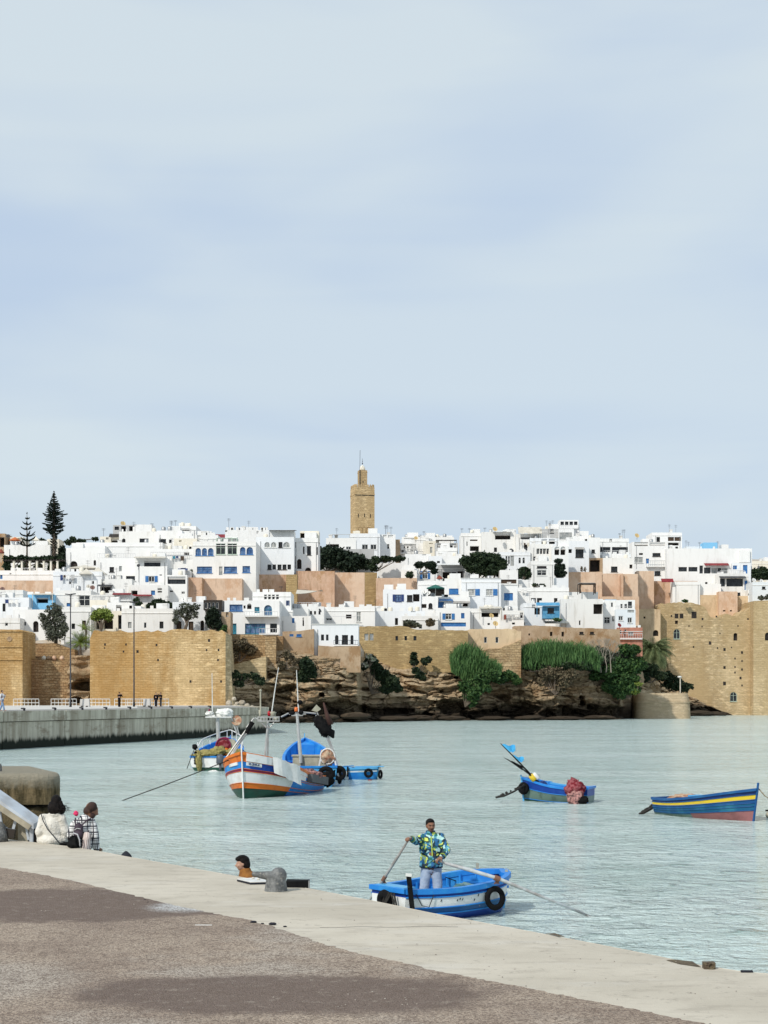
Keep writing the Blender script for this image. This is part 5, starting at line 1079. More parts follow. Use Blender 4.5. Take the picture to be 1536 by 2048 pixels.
for side, (h_, n0) in enumerate(((3, 3),)):
    m = MB()
    for i in range(3):
        c0 = f0 + u_ * (-1.68 + 1.68 * i) + n_ * .07; m.obox(Vector((c0.x, c0.y, zY(990.2))), u_ * .75, n_ * .03, (0, 0, .09))
    m.build('moulding', M['dframe'], mr)
m = MB(); A_ = sq(1.0, 0); f1 = (A_[0] + A_[1]) / 2; m.ell(Vector((f1.x - .1, f1.y, zY(962))) + n_ * .0, (.18, .08, .22)); m.build('lantern_window', M['void'], mr)
# ================================================================ PLANTS
LF = {'dark': leafmat('dark_leaves', (.014, .028, .014), (.035, .055, .022)), 'hedge': leafmat('ivy_leaves', (.012, .022, .014), (.024, .040, .020)), 'mid': leafmat('green_leaves', (.025, .065, .022), (.07, .13, .035)),
      'bright': leafmat('bright_leaves', (.13, .19, .035), (.24, .30, .07)), 'grey': leafmat('grey_green_leaves', (.13, .14, .10), (.06, .07, .05)), 'reed': leafmat('reed_leaves', (.05, .115, .035), (.10, .19, .06)),
      'pine': leafmat('pine_needles', (.010, .020, .014), (.02, .034, .02)), 'palm': leafmat('palm_leaves', (.09, .125, .05), (.17, .20, .085)), 'dry': leafmat('dry_scrub', (.17, .13, .08), (.10, .085, .05)), 'flower': leafmat('pale_blossom', (.5, .45, .4), (.3, .35, .2))}
BARK = mat('bark', (.10, .075, .055), .9, (.16, .13, .10), 2., bump=.4)
def leaves(mb, c, r, n, sz, rnd, flat=0.):
    """leaf-sized quads scattered in clumps through an ellipsoid"""
    n = int(n * 1.9); nc = max(7, int(n / 34)); cl = []
    for i in range(nc):
        while True:
            d = Vector((rnd.uniform(-1, 1), rnd.uniform(-1, 1), rnd.uniform(-1, 1)))
            if .12 < d.length < 1: break
        d = d.normalized() * (d.length ** .45) * rnd.uniform(.72, 1.06)
        cl.append((Vector((c[0] + d.x * r[0], c[1] + d.y * r[1], c[2] + d.z * r[2])), rnd.uniform(.16, .34)))
    mr_ = min(r[0], r[2]) if min(r) > 0 else r[0]; mr_ = (r[0] + r[2]) / 2
    for i in range(n):
        cc, cr = cl[i % nc]; d = Vector((rnd.gauss(0, 1), rnd.gauss(0, 1), rnd.gauss(0, 1))).normalized() * cr * mr_ * rnd.uniform(.5, 1.1)
        p = cc + Vector((d.x, d.y, d.z * .8))
        if i % 5 < 2:
            d = Vector((rnd.gauss(0, 1), rnd.gauss(0, 1), rnd.gauss(0, 1))).normalized() * rnd.random() ** .4 * (.9 + .25 * noise.noise(Vector((i * .05, c[0], c[2])))); p = Vector((c[0] + d.x * r[0], c[1] + d.y * r[1], c[2] + d.z * r[2]))
        a = Vector((rnd.gauss(0, 1), rnd.gauss(0, 1), rnd.gauss(0, .7))).normalized(); b = a.cross(Vector((rnd.gauss(0, 1), rnd.gauss(0, 1), rnd.gauss(0, 1)))).normalized()
        s = sz * rnd.uniform(.5, 1.1); mb.face(p - a * s - b * s * .45, p + a * s - b * s * .45, p + a * s * .8 + b * s * .45, p - a * s * .9 + b * s * .45)
def bush(blobs, Y, lb, mt='dark', n=1500, sz=.28, name='bush', cat='bush', seed=1, group=None, yd=1., trunk=None, dry=0):
    """blobs: (px,py,rx,ry) in photo pixels at distance Y; trunk: list of (px,py) polylines"""
    rnd = random.Random(seed); base = P(blobs[0][0], max(b[1] + b[3] for b in blobs), Y); root = thing(name, lb, cat, base, group); m = MB(); s = Y / F; tot = sum(b[2] * b[3] for b in blobs)
    for (a, b, rx, ry) in blobs:
        c = P(a, b, Y + rnd.uniform(-.5, .5)); leaves(m, c, (rx * s, max(.8, rx * s * yd * .8), ry * s), int(n * rx * ry / tot), sz, rnd)
    m.build('foliage' if name in ('bush', 'creeper', 'hedge') else 'crown', LF[mt], root)
    m = MB()
    if trunk is None:
        for (a, b, rx, ry) in blobs:
            c = P(a, b + ry * .2, Y); f = base
            for q in range(4): m.tube([f, f.lerp(c, .5) + Vector((rnd.uniform(-.3, .3), 0, 0)), c + Vector((rnd.uniform(-1, 1) * rx * s * .6, rnd.uniform(-.5, .5), rnd.uniform(0, .7) * ry * s))], [.07, .05, .02], 5)
    else:
        for pts, r0, r1 in trunk: m.tube([P(a, b, Y) for a, b in pts], [r0 + (r1 - r0) * i / (len(pts) - 1) for i in range(len(pts))], 7)
    m.build('branches' if trunk is None else 'trunk', BARK, root)
    return root
bush([(390, 1214, 12, 7), (372, 1214, 18, 9), (364, 1226, 18, 11), (386, 1228, 12, 10), (352, 1240, 9, 9), (378, 1236, 9, 6)], 255, 'twisted small tree with grey-green crown before the white house with two dark doors', 'grey', 1500, .15, 'tree', 'tree', 3, trunk=[([(369, 1262), (374, 1248), (370, 1238), (362, 1228)], .3, .1), ([(373, 1249), (378, 1236), (386, 1222)], .18, .06), ([(371, 1240), (374, 1226), (376, 1214)], .15, .05)])
bush([(108, 1222, 17, 17), (118, 1240, 15, 17), (96, 1246, 15, 16), (110, 1266, 24, 16), (84, 1234, 10, 10), (128, 1256, 10, 14)], 253, 'feathery grey-green tree in front of the white house by the left lamp post', 'grey', 3400, .15, 'tree', 'tree', 4, trunk=[([(112, 1290), (112, 1262), (106, 1238), (104, 1216)], .3, .06), ([(112, 1262), (124, 1244)], .15, .05), ([(110, 1250), (96, 1232)], .12, .04)])
bush([(203, 1226, 19, 9), (192, 1234, 13, 8), (216, 1234, 11, 8)], 256, 'bright yellow-green round tree on thin forked trunks above the great rampart', 'bright', 2200, .2, 'tree', 'tree', 5, trunk=[([(202, 1262), (199, 1248), (190, 1236)], .2, .1), ([(202, 1262), (206, 1246), (214, 1236)], .2, .1), ([(202, 1258), (203, 1232)], .16, .08)])
bush([(316, 1208, 16, 10), (336, 1212, 12, 9), (300, 1214, 10, 8)], 272, 'dark olive bush behind the long low white house', 'dark', 1700, .25, seed=6)
bush([(273, 1203, 7, 8), (280, 1210, 6, 7)], 264, 'small dark shrub on a roof left of the dark olive bush', 'dark', 500, .22, seed=7)
bush([(426, 1228, 14, 12), (428, 1246, 16, 14), (438, 1252, 8, 10), (418, 1240, 8, 14)], 254.6, 'dark ivy hanging under the black bay window', 'hedge', 2600, .22, 'creeper', 'creeper', 8)
bush([(450, 1256, 6, 8), (446, 1262, 8, 5)], 252, 'light green shrub at the right end of the great rampart top', 'mid', 350, .2, seed=9)
bush([(20, 1118, 16, 6), (45, 1116, 16, 5), (72, 1118, 16, 5), (98, 1118, 14, 6), (118, 1122, 12, 10), (14, 1132, 8, 10), (122, 1138, 8, 9)], 297, 'dark climbing plant sprawling over the long pergola', 'dark', 2600, .28, 'creeper', 'creeper', 10)
bush([(48, 1132, 10, 7), (78, 1134, 10, 7), (104, 1134, 9, 8)], 305, 'dark shrubs in the shade behind the pergola columns', 'dark', 1100, .28, seed=11)
bush([(140, 1084, 14, 5), (160, 1082, 14, 4), (146, 1078, 6, 6)], 312, 'dark foliage on the skyline left of the cream cabin', 'dark', 700, .25, seed=12)
bush([(124, 1108, 8, 18), (124, 1130, 8, 14)], 304, 'tall dark shrub between the tall pine and the big black arch house', 'hedge', 1200, .28, seed=13)
bush([(82, 1082, 12, 5), (190, 1078, 8, 4)], 325, 'low dark foliage on the skyline behind the pines', 'dark', 350, .25, seed=14)
bush([(478, 1146, 6, 5), (486, 1150, 4, 4), (480, 1140, 4, 4)], 298, 'small dark palm-like shrub under the right blue window', 'dark', 260, .2, seed=15)
bush([(385, 1145, 8, 6), (400, 1148, 8, 5), (410, 1150, 6, 4)], 298.5, 'dark terrace plants at the left corner of the three blue arches house', 'dark', 500, .2, seed=16)
# ivy hedge
hb = bush([(655, 1103, 20, 10), (685, 1110, 22, 12), (712, 1118, 20, 12), (660, 1122, 24, 16), (690, 1128, 24, 13), (730, 1128, 16, 12), (640, 1130, 10, 12), (640, 1106, 6, 12), (668, 1112, 30, 18), (700, 1126, 30, 18)], 329, 'big dark ivy hedge between the white side wing and the minaret houses', 'hedge', 6500, .32, 'hedge', 'hedge', 17)
hw_ = house(638, 748, 1098, 1142, 71, 'garden wall buried in the dark ivy hedge', '', 3, 'grey', name='garden_wall', cat='wall', roof=False, ext=10, group='')
bush([(752, 1120, 12, 8), (772, 1118, 14, 7), (796, 1118, 14, 6), (746, 1134, 8, 10)], 325.5, 'creeper trailing over the plain white wall right of the minaret', 'dark', 1700, .26, 'creeper', 'creeper', 18)
bush([(840, 1130, 11, 7), (862, 1130, 13, 8), (868, 1142, 7, 7)], 314, 'trimmed dark hedge left of the square column top', 'hedge', 1800, .24, 'hedge', 'hedge', 19)
bush([(820, 1150, 9, 7)], 318, 'dark potted plants in the white niche house', 'dark', 300, .2, seed=20)
bush([(934, 1122, 17, 11), (960, 1116, 22, 13), (985, 1120, 22, 14), (1002, 1130, 12, 14), (950, 1136, 22, 12), (980, 1140, 26, 14), (1004, 1146, 10, 10)], 326, 'large dark spreading tree in the middle of the town', 'dark', 8000, .28, 'tree', 'tree', 21, trunk=[([(955, 1166), (957, 1148), (948, 1132)], .5, .2), ([(957, 1150), (968, 1134), (982, 1124)], .35, .12), ([(985, 1166), (988, 1148), (998, 1132)], .4, .15)])
bush([(1046, 1142, 14, 9), (1054, 1150, 10, 9), (1036, 1150, 12, 8), (1018, 1148, 12, 8)], 327, 'dark shrubs on the terrace below the two arched window pairs', 'dark', 1500, .24, seed=22)
bush([(1070, 1170, 8, 4), (1084, 1171, 8, 4)], 320, 'low dark planting at the foot of the strip window block', 'dark', 300, .2, seed=23)
bush([(1118, 1136, 12, 12), (1120, 1148, 14, 9), (1116, 1122, 10, 5)], 338, 'dark ivy under the twin cream arches', 'hedge', 1600, .24, 'creeper', 'creeper', 24)
bush([(1112, 1238, 7, 3), (1118, 1240, 8, 3)], 296, 'low green plants in front of the blue shack', 'mid', 260, .18, seed=25)
bush([(1163, 1138, 2.5, 5), (1170, 1138, 3, 5)], 354.5, 'pair of small brownish plants on the tan terrace wall', 'dry', 160, .15, seed=26)
bush([(818, 1246, 12, 6), (832, 1250, 10, 5)], 286.5, 'grey shrubs behind the low white garden wall', 'grey', 700, .2, seed=27)
bush([(860, 1245, 10, 9)], 288, 'bare pale shrub left of the long blue band', 'dry', 500, .16, seed=28)
bush([(1510, 1150, 12, 14), (1526, 1146, 12, 14), (1538, 1152, 10, 14)], 384, 'dark green palm-like clump behind the bluish house at the right edge', 'dark', 1500, .34, 'tree', 'tree', 29, trunk=[([(1522, 1176), (1522, 1150)], .4, .3)])
bush([(1522, 1196, 5, 5), (1534, 1194, 5, 6)], 366, 'small shrubs on top of the right fort tower', 'grey', 320, .25, seed=30)
bush([(1371, 1202, 7, 3)], 364.5, 'small green tuft on top of the tall fort wall', 'mid', 150, .2, seed=31)
# cliff vegetation
bush([(612, 1328, 16, 14), (620, 1345, 15, 16), (604, 1352, 12, 14), (615, 1368, 9, 14)], 253.5, 'dark green shrub hanging down the cliff under the tan wall', 'dark', 2400, .28, seed=32)
bush([(742, 1322, 14, 12), (752, 1338, 15, 13), (766, 1352, 18, 13), (782, 1364, 18, 14), (772, 1378, 14, 10), (796, 1378, 10, 8), (728, 1334, 10, 7)], 267, 'long dark shrub leaning down the cliff below the olive rampart', 'dark', 4200, .26, seed=33)
bush([(738, 1312, 9, 6), (746, 1318, 8, 5), (730, 1330, 8, 5)], 265.5, 'pale flowering scrub at the top of the long leaning shrub', 'flower', 260, .16, seed=34)
bush([(828, 1312, 7, 9), (828, 1324, 9, 8), (850, 1322, 10, 7), (858, 1318, 6, 6), (838, 1350, 12, 8), (832, 1342, 8, 9), (846, 1356, 8, 5)], 278.5, 'separate green shrub in the middle of the cliff right of the small square windows', 'dark', 1900, .24, seed=35)
bush([(470, 1350, 12, 9), (488, 1355, 14, 9), (508, 1352, 12, 8), (520, 1362, 12, 9), (478, 1366, 12, 7)], 243.5, 'mossy low scrub on the rock beside the great rampart end', 'dark', 1500, .22, seed=36)
bush([(480, 1290, 20, 14), (468, 1312, 10, 12), (500, 1300, 14, 12)], 256, 'dry brown creeper on the foundation wall below the blue glazing', 'dry', 1300, .22, 'creeper', 'creeper', 37)
bush([(575, 1310, 12, 10), (590, 1322, 10, 8), (564, 1330, 10, 9)], 252.5, 'dry scrub left of the dark hanging shrub on the cliff', 'dry', 800, .22, seed=38)
bush([(1000, 1356, 18, 10), (1018, 1352, 18, 10), (1034, 1362, 10, 8)], 281, 'rounded dark green shrub at the foot of the rough orange stone base', 'mid', 1900, .26, seed=39)
bush([(930, 1372, 14, 12), (948, 1384, 16, 14), (944, 1400, 12, 14), (960, 1362, 20, 16), (985, 1350, 16, 12), (970, 1376, 14, 8), (935, 1392, 8, 12)], 274, 'green creeper spilling down the cliff under the tall reeds', 'mid', 4200, .27, 'creeper', 'creeper', 40)
bush([(1110, 1346, 18, 12), (1130, 1358, 16, 18), (1092, 1345, 14, 12), (1142, 1348, 14, 12), (1120, 1378, 12, 12), (1086, 1362, 10, 10)], 283, 'dry brown hanging scrub under the wide reed bed', 'dry', 2600, .25, seed=41)
bush([(1215, 1318, 26, 14), (1200, 1306, 20, 12), (1244, 1312, 24, 12), (1180, 1330, 14, 14)], 292, 'grey-brown thicket above the bastion left of the palm', 'grey', 3400, .26, seed=42)
bush([(1260, 1300, 24, 12), (1240, 1330, 24, 16), (1270, 1330, 22, 16), (1215, 1345, 22, 16), (1250, 1355, 30, 18), (1225, 1372, 22, 14), (1262, 1378, 20, 12), (1240, 1388, 14, 10), (1190, 1352, 14, 10)], 291, 'big dark green thicket covering the slope left of the palm', 'mid', 9500, .3, seed=43)
bush([(1300, 1340, 16, 14), (1286, 1356, 14, 10), (1320, 1352, 14, 10)], 337, 'dark shrubs around the palm trunk', 'dark', 2200, .28, seed=44)
bush([(1346, 1366, 22, 14), (1366, 1374, 20, 10), (1332, 1352, 14, 10)], 345, 'dark scrub on the slope between the palm and the fort wall', 'dark', 1900, .3, seed=45)
bush([(1276, 1368, 10, 5), (1268, 1382, 10, 6)], 290, 'light green leafy patch above the left end of the bastion', 'bright', 320, .22, seed=46)
rnd = random.Random(50)
bt = thing('bare_tree', 'leafless pale tree in the grey-brown thicket right of the wide reed bed', 'tree', P(1208, 1345, 288)); m = MB()
def twig(p, d, L, r, k):
    q = p + d * L; m.tube([p, p.lerp(q, .5) + Vector((rnd.uniform(-.1, .1), 0, rnd.uniform(-.1, .1))) * L, q], [r, r * .8, r * .6], 5)
    if k: [twig(q, (d + Vector((rnd.uniform(-.7, .7), rnd.uniform(-.5, .5), rnd.uniform(-.1, .5)))).normalized(), L * .72, r * .6, k - 1) for _ in range(3)]
for a in (1202, 1212, 1222): twig(P(a, 1345, 288), Vector((rnd.uniform(-.2, .2), 0, 1)), 2.2, .11, 4)
m.build('branches', mat('pale_bark', (.36, .31, .25), .9), bt)
# reeds
def reeds(poly, Y0, Y1, n, Lr, lb, seed, dens=None):
    rnd = random.Random(seed); root = thing('reeds', lb, 'reeds', P(poly[0][0], max(q[2] for q in poly), (Y0 + Y1) / 2)); m = MB()
    for i in range(n):
        t = rnd.random() * (poly[-1][0] - poly[0][0]) + poly[0][0]; hi = interp(t, [(q[0], q[1]) for q in poly]); lo = interp(t, [(q[0], q[2]) for q in poly])
        Y = rnd.uniform(Y0, Y1); f = rnd.random(); hi += 7 * noise.noise(Vector((t * .11, seed, 0))) + 4 * noise.noise(Vector((t * .4, seed, 3))); py = hi + (lo - hi) * (.28 + .72 * f); p = P(t, py, Y); L = rnd.uniform(*Lr) ; dx = rnd.uniform(-.45, .45); dy = rnd.uniform(-.5, .2)
        w = rnd.uniform(.03, .075); a = rnd.uniform(0, 3.14); wv = Vector((math.cos(a), math.sin(a), 0)) * w
        q1 = p + Vector((dx * .25, dy * .25, .55)) * L; q2 = p + Vector((dx * .7, dy * .6, .88)) * L; q3 = p + Vector((dx * 1.35, dy * 1.1, rnd.choice((.78, .95, 1.1, 1.22)))) * L
        m.face(p - wv * .6, p + wv * .6, q1 + wv, q1 - wv); m.face(q1 - wv, q1 + wv, q2 + wv * .7, q2 - wv * .7); m.face(q2 - wv * .7, q2 + wv * .7, q3)
    m.build('blades', LF['reed'], root); return root
reeds([(902, 1320, 1345), (912, 1292, 1352), (925, 1278, 1362), (942, 1279, 1366), (955, 1290, 1366), (968, 1306, 1362), (985, 1330, 1360), (1000, 1342, 1358)], 275, 280, 6500, (.8, 2.0), 'tall reed clump climbing the olive rampart', 51)
reeds([(1043, 1300, 1338), (1060, 1288, 1340), (1085, 1278, 1344), (1110, 1280, 1344), (1140, 1286, 1342), (1165, 1290, 1340), (1186, 1300, 1340), (1200, 1322, 1345)], 283.5, 290, 9000, (.9, 2.1), 'wide reed bed below the tan plaster rampart', 52)
bush([(930, 1340, 14, 14), (955, 1345, 18, 12), (985, 1350, 12, 8)], 277.5, 'dark undergrowth inside the tall reed clump', 'dark', 1200, .25, seed=53)
bush([(1060, 1332, 16, 9), (1095, 1334, 22, 10), (1135, 1334, 22, 10), (1170, 1332, 18, 9), (1192, 1322, 12, 10)], 284.5, 'dark undergrowth at the foot of the wide reed bed', 'dark', 2200, .25, seed=54)
# palms
def palm(px, pc, pb, Y, n, L, lb, seed, droop=1., mt='palm', tr=.35, group=None):
    rnd = random.Random(seed); c = P(px, pc, Y); b = P(px, pb, Y); root = thing('palm_tree', lb, 'palm tree', b, group)
    m = MB(); k = 12; m.tube([b.lerp(c, i / k) for i in range(k + 1)], [tr * (1.15 if i % 2 else 1.) for i in range(k + 1)], 10); m.build('trunk', BARK, root); m = MB()
    for i in range(n):
        a = rnd.uniform(0, 6.283); el = R(rnd.uniform(-25, 82)); l = L * rnd.uniform(.85, 1.1); h = Vector((math.cos(a), math.sin(a), 0)); side = Vector((-h.y, h.x, 0)); pts = []; K = 11
        p = c.copy(); ang = el
        for j in range(K + 1): pts.append(p.copy()); p = p + (h * math.cos(ang) + Vector((0, 0, math.sin(ang)))) * l / K; ang -= droop * R(150) / K * (.35 + j / K)
        for j in range(K):
            a_, b_ = pts[j], pts[j + 1]; wd = .78 * l / 3.6 * math.sin(math.pi * (.12 + .85 * (j + .5) / K)) + .05; d = (b_ - a_)
            for s_ in (-1, 1):
                for q_ in range(3):
                    o = a_ + d * (q_ / 3); tip = o + d * 1.1 + side * s_ * wd - Vector((0, 0, wd * .55)); m.face(o, o + d * .17, tip)
            m.face(a_ - side * .03, a_ + side * .03, b_ + side * .02, b_ - side * .02)
    m.build('crown', LF[mt], root); return root
palm(1306, 1308, 1356, 341, 180, 5.5, 'large date palm with drooping fronds in front of the fort wall', 60, .95)
palm(161, 1285, 1312, 250.5, 46, 2.3, 'bright green palm-like yucca between the brick wall and the great rampart', 61, .35, 'bright', .15)
palm(172, 1258, 1300, 252.5, 24, 1.9, 'second spiky green yucca leaning above the bright palm-like one', 62, .3, 'bright', .12)
# Norfolk pines
def pine(px, ytip, yb, Y, prof, lb, seed, tr=.35, up=.2, wh=1.0, dens=1.):
    """prof: (py, half width px); branches sit in whorls"""
    rnd = random.Random(seed); s = Y / F; root = thing('pine_tree', lb, 'pine tree', P(px, yb, Y)); m = MB(); tip = P(px, ytip, Y); b = P(px, yb, Y)
    m.tube([b, b.lerp(tip, .5), b.lerp(tip, .9), tip], [tr, tr * .7, tr * .25, .02], 8); m.build('trunk', BARK, root); m = MB(); y = ytip + 2
    while y < prof[-1][0]:
        w = interp(y, prof) * s
        nb = 6 if w > .8 else 5; a0 = rnd.uniform(0, 6.28)
        for i in range(nb):
            a = a0 + 6.283 * i / nb + rnd.uniform(-.2, .2); L = w * rnd.uniform(.72, 1.12); h = Vector((math.cos(a), math.sin(a), 0)); sd_ = Vector((-h.y, h.x, 0)); c = P(px, y + rnd.uniform(-1, 1), Y); K = max(3, int(L * 5 * dens)); uu = up * rnd.uniform(.6, 1.3)
            for j in range(K):
                f0_, f1_ = j / K, (j + 1.35) / K; z0_ = (-.10 * f0_ + uu * f0_ ** 2) * L; z1_ = (-.10 * f1_ + uu * f1_ ** 2) * L; wd = (.11 + .16 * L * .35 * math.sin(math.pi * min(1, f0_ + .15))) * rnd.uniform(.7, 1.3)
                p = c + h * L * f0_ + Vector((0, 0, z0_)); q = c + h * L * f1_ + Vector((0, 0, z1_))
                for s_ in (-1, 1): m.face(p, q, q + sd_ * s_ * wd + Vector((0, 0, rnd.uniform(-.05, .12))), p + sd_ * s_ * wd * .7 + Vector((0, 0, rnd.uniform(-.12, .06))))
                t_ = Vector((0, 0, rnd.uniform(.07, .16))); m.face(p - t_, q - t_ * .6, q + t_, p + t_)
        y += wh * rnd.uniform(.8, 1.2)
    m.build('crown', LF['pine'], root); return root
pine(108, 982, 1152, 300, [(982, .5), (990, 3), (1000, 8), (1012, 12), (1022, 17), (1030, 25), (1036, 19), (1044, 18), (1052, 23), (1060, 24), (1066, 20), (1069, 8), (1085, 7), (1100, 6), (1128, 4)], 'tall dense Norfolk pine on the left skyline', 70, .42, .22, 3.0, 1.2)
pine(54, 1024, 1145, 298, [(1030, 1), (1036, 4), (1047, 8), (1058, 13), (1068, 17), (1084, 18), (1097, 20), (1100, 18)], 'smaller open Norfolk pine left of the tall one', 71, .2, .45, 11.5, 1.)
# ================================================================ BOATS
def paint(name, c, c2=None, r=.42): return mat(name, c, r, c2 or tuple(v * .65 for v in c), 2.2, 6., .45, .72, bump=.12, bsc=9)
PT = {'blue': paint('bright_blue_boat_paint', (.018, .20, .60), (.04, .30, .66)), 'royal': paint('royal_blue_boat_paint', (.007, .045, .27), (.015, .075, .33)), 'lblue': paint('light_blue_boat_paint', (.08, .36, .66), (.15, .42, .62)),
      'white': paint('white_boat_paint', (.74, .75, .74), (.55, .55, .52)), 'orange': paint('orange_boat_paint', (.66, .17, .02), (.45, .10, .02)), 'green': paint('dark_green_boat_paint', (.015, .075, .05), (.03, .05, .035)), 'maroon': paint('maroon_boat_paint', (.22, .012, .06)),
      'teal': paint('weathered_teal_boat_paint', (.012, .11, .22), (.03, .19, .28)), 'yellow': paint('yellow_boat_paint', (.72, .52, .035), (.6, .42, .06)), 'navy': paint('navy_boat_paint', (.008, .03, .14)), 'midb': paint('mid_blue_boat_paint', (.012, .08, .24), (.03, .14, .3)), 'rose': paint('faded_red_antifouling', (.30, .13, .13), (.2, .09, .09)),
      'ggreen': paint('algae_stained_paint', (.13, .20, .17), (.06, .09, .07)), 'black': mat('black_rubber', (.006, .006, .007), .85, (.012, .012, .012), 5., spec=.08), 'rope': mat('old_rope', (.30, .24, .16), .95, (.18, .14, .09), 8.), 'drope': mat('dark_wet_rope', (.03, .028, .024), .9), 'steel': mat('stainless_tube', (.55, .55, .53), .3, (.4, .4, .38), 3., metal=.4),
      'net': mat('yellow_green_net', (.36, .31, .12), .95, (.20, .17, .06), 9., bump=.8, bsc=25), 'rednet': mat('dark_red_net', (.16, .012, .02), .95, (.30, .09, .10), 7., lo=.45, hi=.55, bump=.8, bsc=30), 'pinknet': mat('pink_white_net', (.55, .28, .25), .95, (.08, .05, .05), 12., bump=.8, bsc=30),
      'brownnet': mat('rusty_net', (.33, .15, .09), .95, (.50, .38, .26), 6., bump=.8, bsc=25), 'foam': mat('stained_white_plastic', (.78, .78, .75), .6, (.66, .66, .62), 3.), 'crate': mat('pale_plastic_crate', (.44, .42, .33), .7, (.3, .29, .22), 2.)}
FLAGB = mat('light_blue_flag', (.05, .36, .68), .7, (.08, .42, .72), 4.)
class Hull:
    """local x runs from stern 0 to bow L, y to port; placed by origin and heading"""
    def __init__(s, L, B, zs, zb, dip, org, head, wt=.72, p=2.3, rake=.25, keel=-.35, flare=.35, mid=.42):
        s.L, s.B, s.zs, s.zb, s.dip, s.wt, s.p, s.rake, s.keel, s.flare, s.mid = L, B, zs, zb, dip, wt, p, rake, keel, flare, mid
        s.o = Vector((org[0], org[1], 0)); s.h = Vector((math.cos(head), math.sin(head), 0)); s.s = Vector((-s.h.y, s.h.x, 0))
    def W(s, x, y, z): q = s.o + s.h * x + s.s * y; return Vector((q.x, q.y, z))
    def zg(s, t): return s.zs + (s.zb - s.zs) * t ** 1.7 - s.dip * math.sin(math.pi * min(1, t * 1.15)) * (1 if t < .87 else max(0, (1 - t) / .13))
    def hb(s, t):
        if t < s.mid: g = s.wt + (1 - s.wt) * math.sin(math.pi / 2 * t / s.mid)
        else: g = 1 - ((t - s.mid) / (1 - s.mid)) ** s.p
        return s.B / 2 * max(g, .012)
    def pt(s, t, v, side, ins=0., dz=0.):
        zg = s.zg(t); z = s.keel + (zg - s.keel) * v; y = s.hb(t) * (1 - max(0, 1 - v) ** 2.6) ** .62 * (1 - (1 - v) * s.flare * t * t)
        y = max(0, y - ins); x = t * s.L - ins * (1 if t > .9 else 0) + s.rake * v * t ** 3
        return s.W(x, y * side, z + dz)
def make_hull(root, H_, bands, inner, rim, N=26, floor_z=.08, floor_mat='blue', thw=(), rimw=.10, rimh=.06, stem=.25, stem_mat=None, transom=None, split=None, deck=None):
    """bands: (v_low, v_high, material) from keel up. split: (t, bands_behind)"""
    nm = []; mats = []
    def mi(k):
        if k not in nm: nm.append(k); mats.append(PT[k])
        return nm.index(k)
    m = MB(); ts = [i / N for i in range(N + 1)]
    def strip(v0, v1, k, t0, t1):
        nv = max(1, int((v1 - v0) / .07)); tt = [t0 + (t1 - t0) * i / N for i in range(N + 1)]
        for side in (1, -1):
            for i in range(N):
                for j in range(nv):
                    a, b = v0 + (v1 - v0) * j / nv, v0 + (v1 - v0) * (j + 1) / nv
                    q = [H_.pt(tt[i], a, side), H_.pt(tt[i + 1], a, side), H_.pt(tt[i + 1], b, side), H_.pt(tt[i], b, side)]
                    if side < 0: q.reverse()
                    m.face(*q, mi=mi(k))
    if split:
        for (a, b, k) in bands: strip(a, b, k, split[0], 1.)
        for (a, b, k) in split[1]: strip(a, b, k, 0., split[0])
    else:
        for (a, b, k) in bands: strip(a, b, k, 0., 1.)
    # transom
    tb = transom or (split[1] if split else bands)
    for (a, b, k) in tb:
        nv = max(1, int((b - a) / .08))
        for j in range(nv): v0, v1 = a + (b - a) * j / nv, a + (b - a) * (j + 1) / nv; m.face(H_.pt(0, v0, -1), H_.pt(0, v0, 1), H_.pt(0, v1, 1), H_.pt(0, v1, -1), mi=mi(k))
    m.build('hull', mats, root, smooth=False)
    # raised strake lines
    m = MB()
    for (a, b, k) in bands[1:]:
        for side in (1, -1): m.tube([H_.pt(t, a, side, -.008) for t in ts], .014, 5)
    m.build('strake', PT[rim], root, smooth=True)
    # inner skin and floor
    m = MB(); ins = .07
    for side in (1, -1):
        for i in range(N):
            if ts[i + 1] > .985: continue
            vf0 = max(.05, (floor_z - H_.keel) / (H_.zg(ts[i]) - H_.keel)); vf1 = max(.05, (floor_z - H_.keel) / (H_.zg(ts[i + 1]) - H_.keel))
            for j in range(5):
                f0_, f1_ = j / 5, (j + 1) / 5
                m.face(H_.pt(ts[i], vf0 + (1 - vf0) * f0_, side, ins), H_.pt(ts[i + 1], vf1 + (1 - vf1) * f0_, side, ins), H_.pt(ts[i + 1], vf1 + (1 - vf1) * f1_, side, ins), H_.pt(ts[i], vf0 + (1 - vf0) * f1_, side, ins))
            m.face(H_.pt(ts[i], 1, side, ins), H_.pt(ts[i + 1], 1, side, ins), H_.pt(ts[i + 1], 1, side), H_.pt(ts[i], 1, side))
            if i % 3 == 0 and i > 0: m.tube([H_.pt(ts[i], vf0 + (1 - vf0) * q, side, ins + .02) for q in (0, .35, .7, 1)], .025, 5)
    x0 = .05
    m.face(H_.W(x0, -H_.hb(0) + ins, floor_z), H_.W(x0, H_.hb(0) - ins, floor_z), H_.W(x0, H_.hb(0) - ins, H_.zg(0)), H_.W(x0, -H_.hb(0) + ins, H_.zg(0)))
    m.build('inner_planking', PT[inner], root)
    m = MB()
    for i in range(N - 1):
        a, b = ts[i], ts[i + 1]; v0 = (floor_z - H_.keel) / (H_.zg(a) - H_.keel); v1 = (floor_z - H_.keel) / (H_.zg(b) - H_.keel)
        q = [H_.pt(a, v0, 1, .06), H_.pt(a, v0, -1, .06), H_.pt(b, v1, -1, .06), H_.pt(b, v1, 1, .06)]; m.face(*[Vector((w.x, w.y, floor_z)) for w in q])
    m.build('floorboards', PT[floor_mat], root)
    # gunwale
    m = MB()
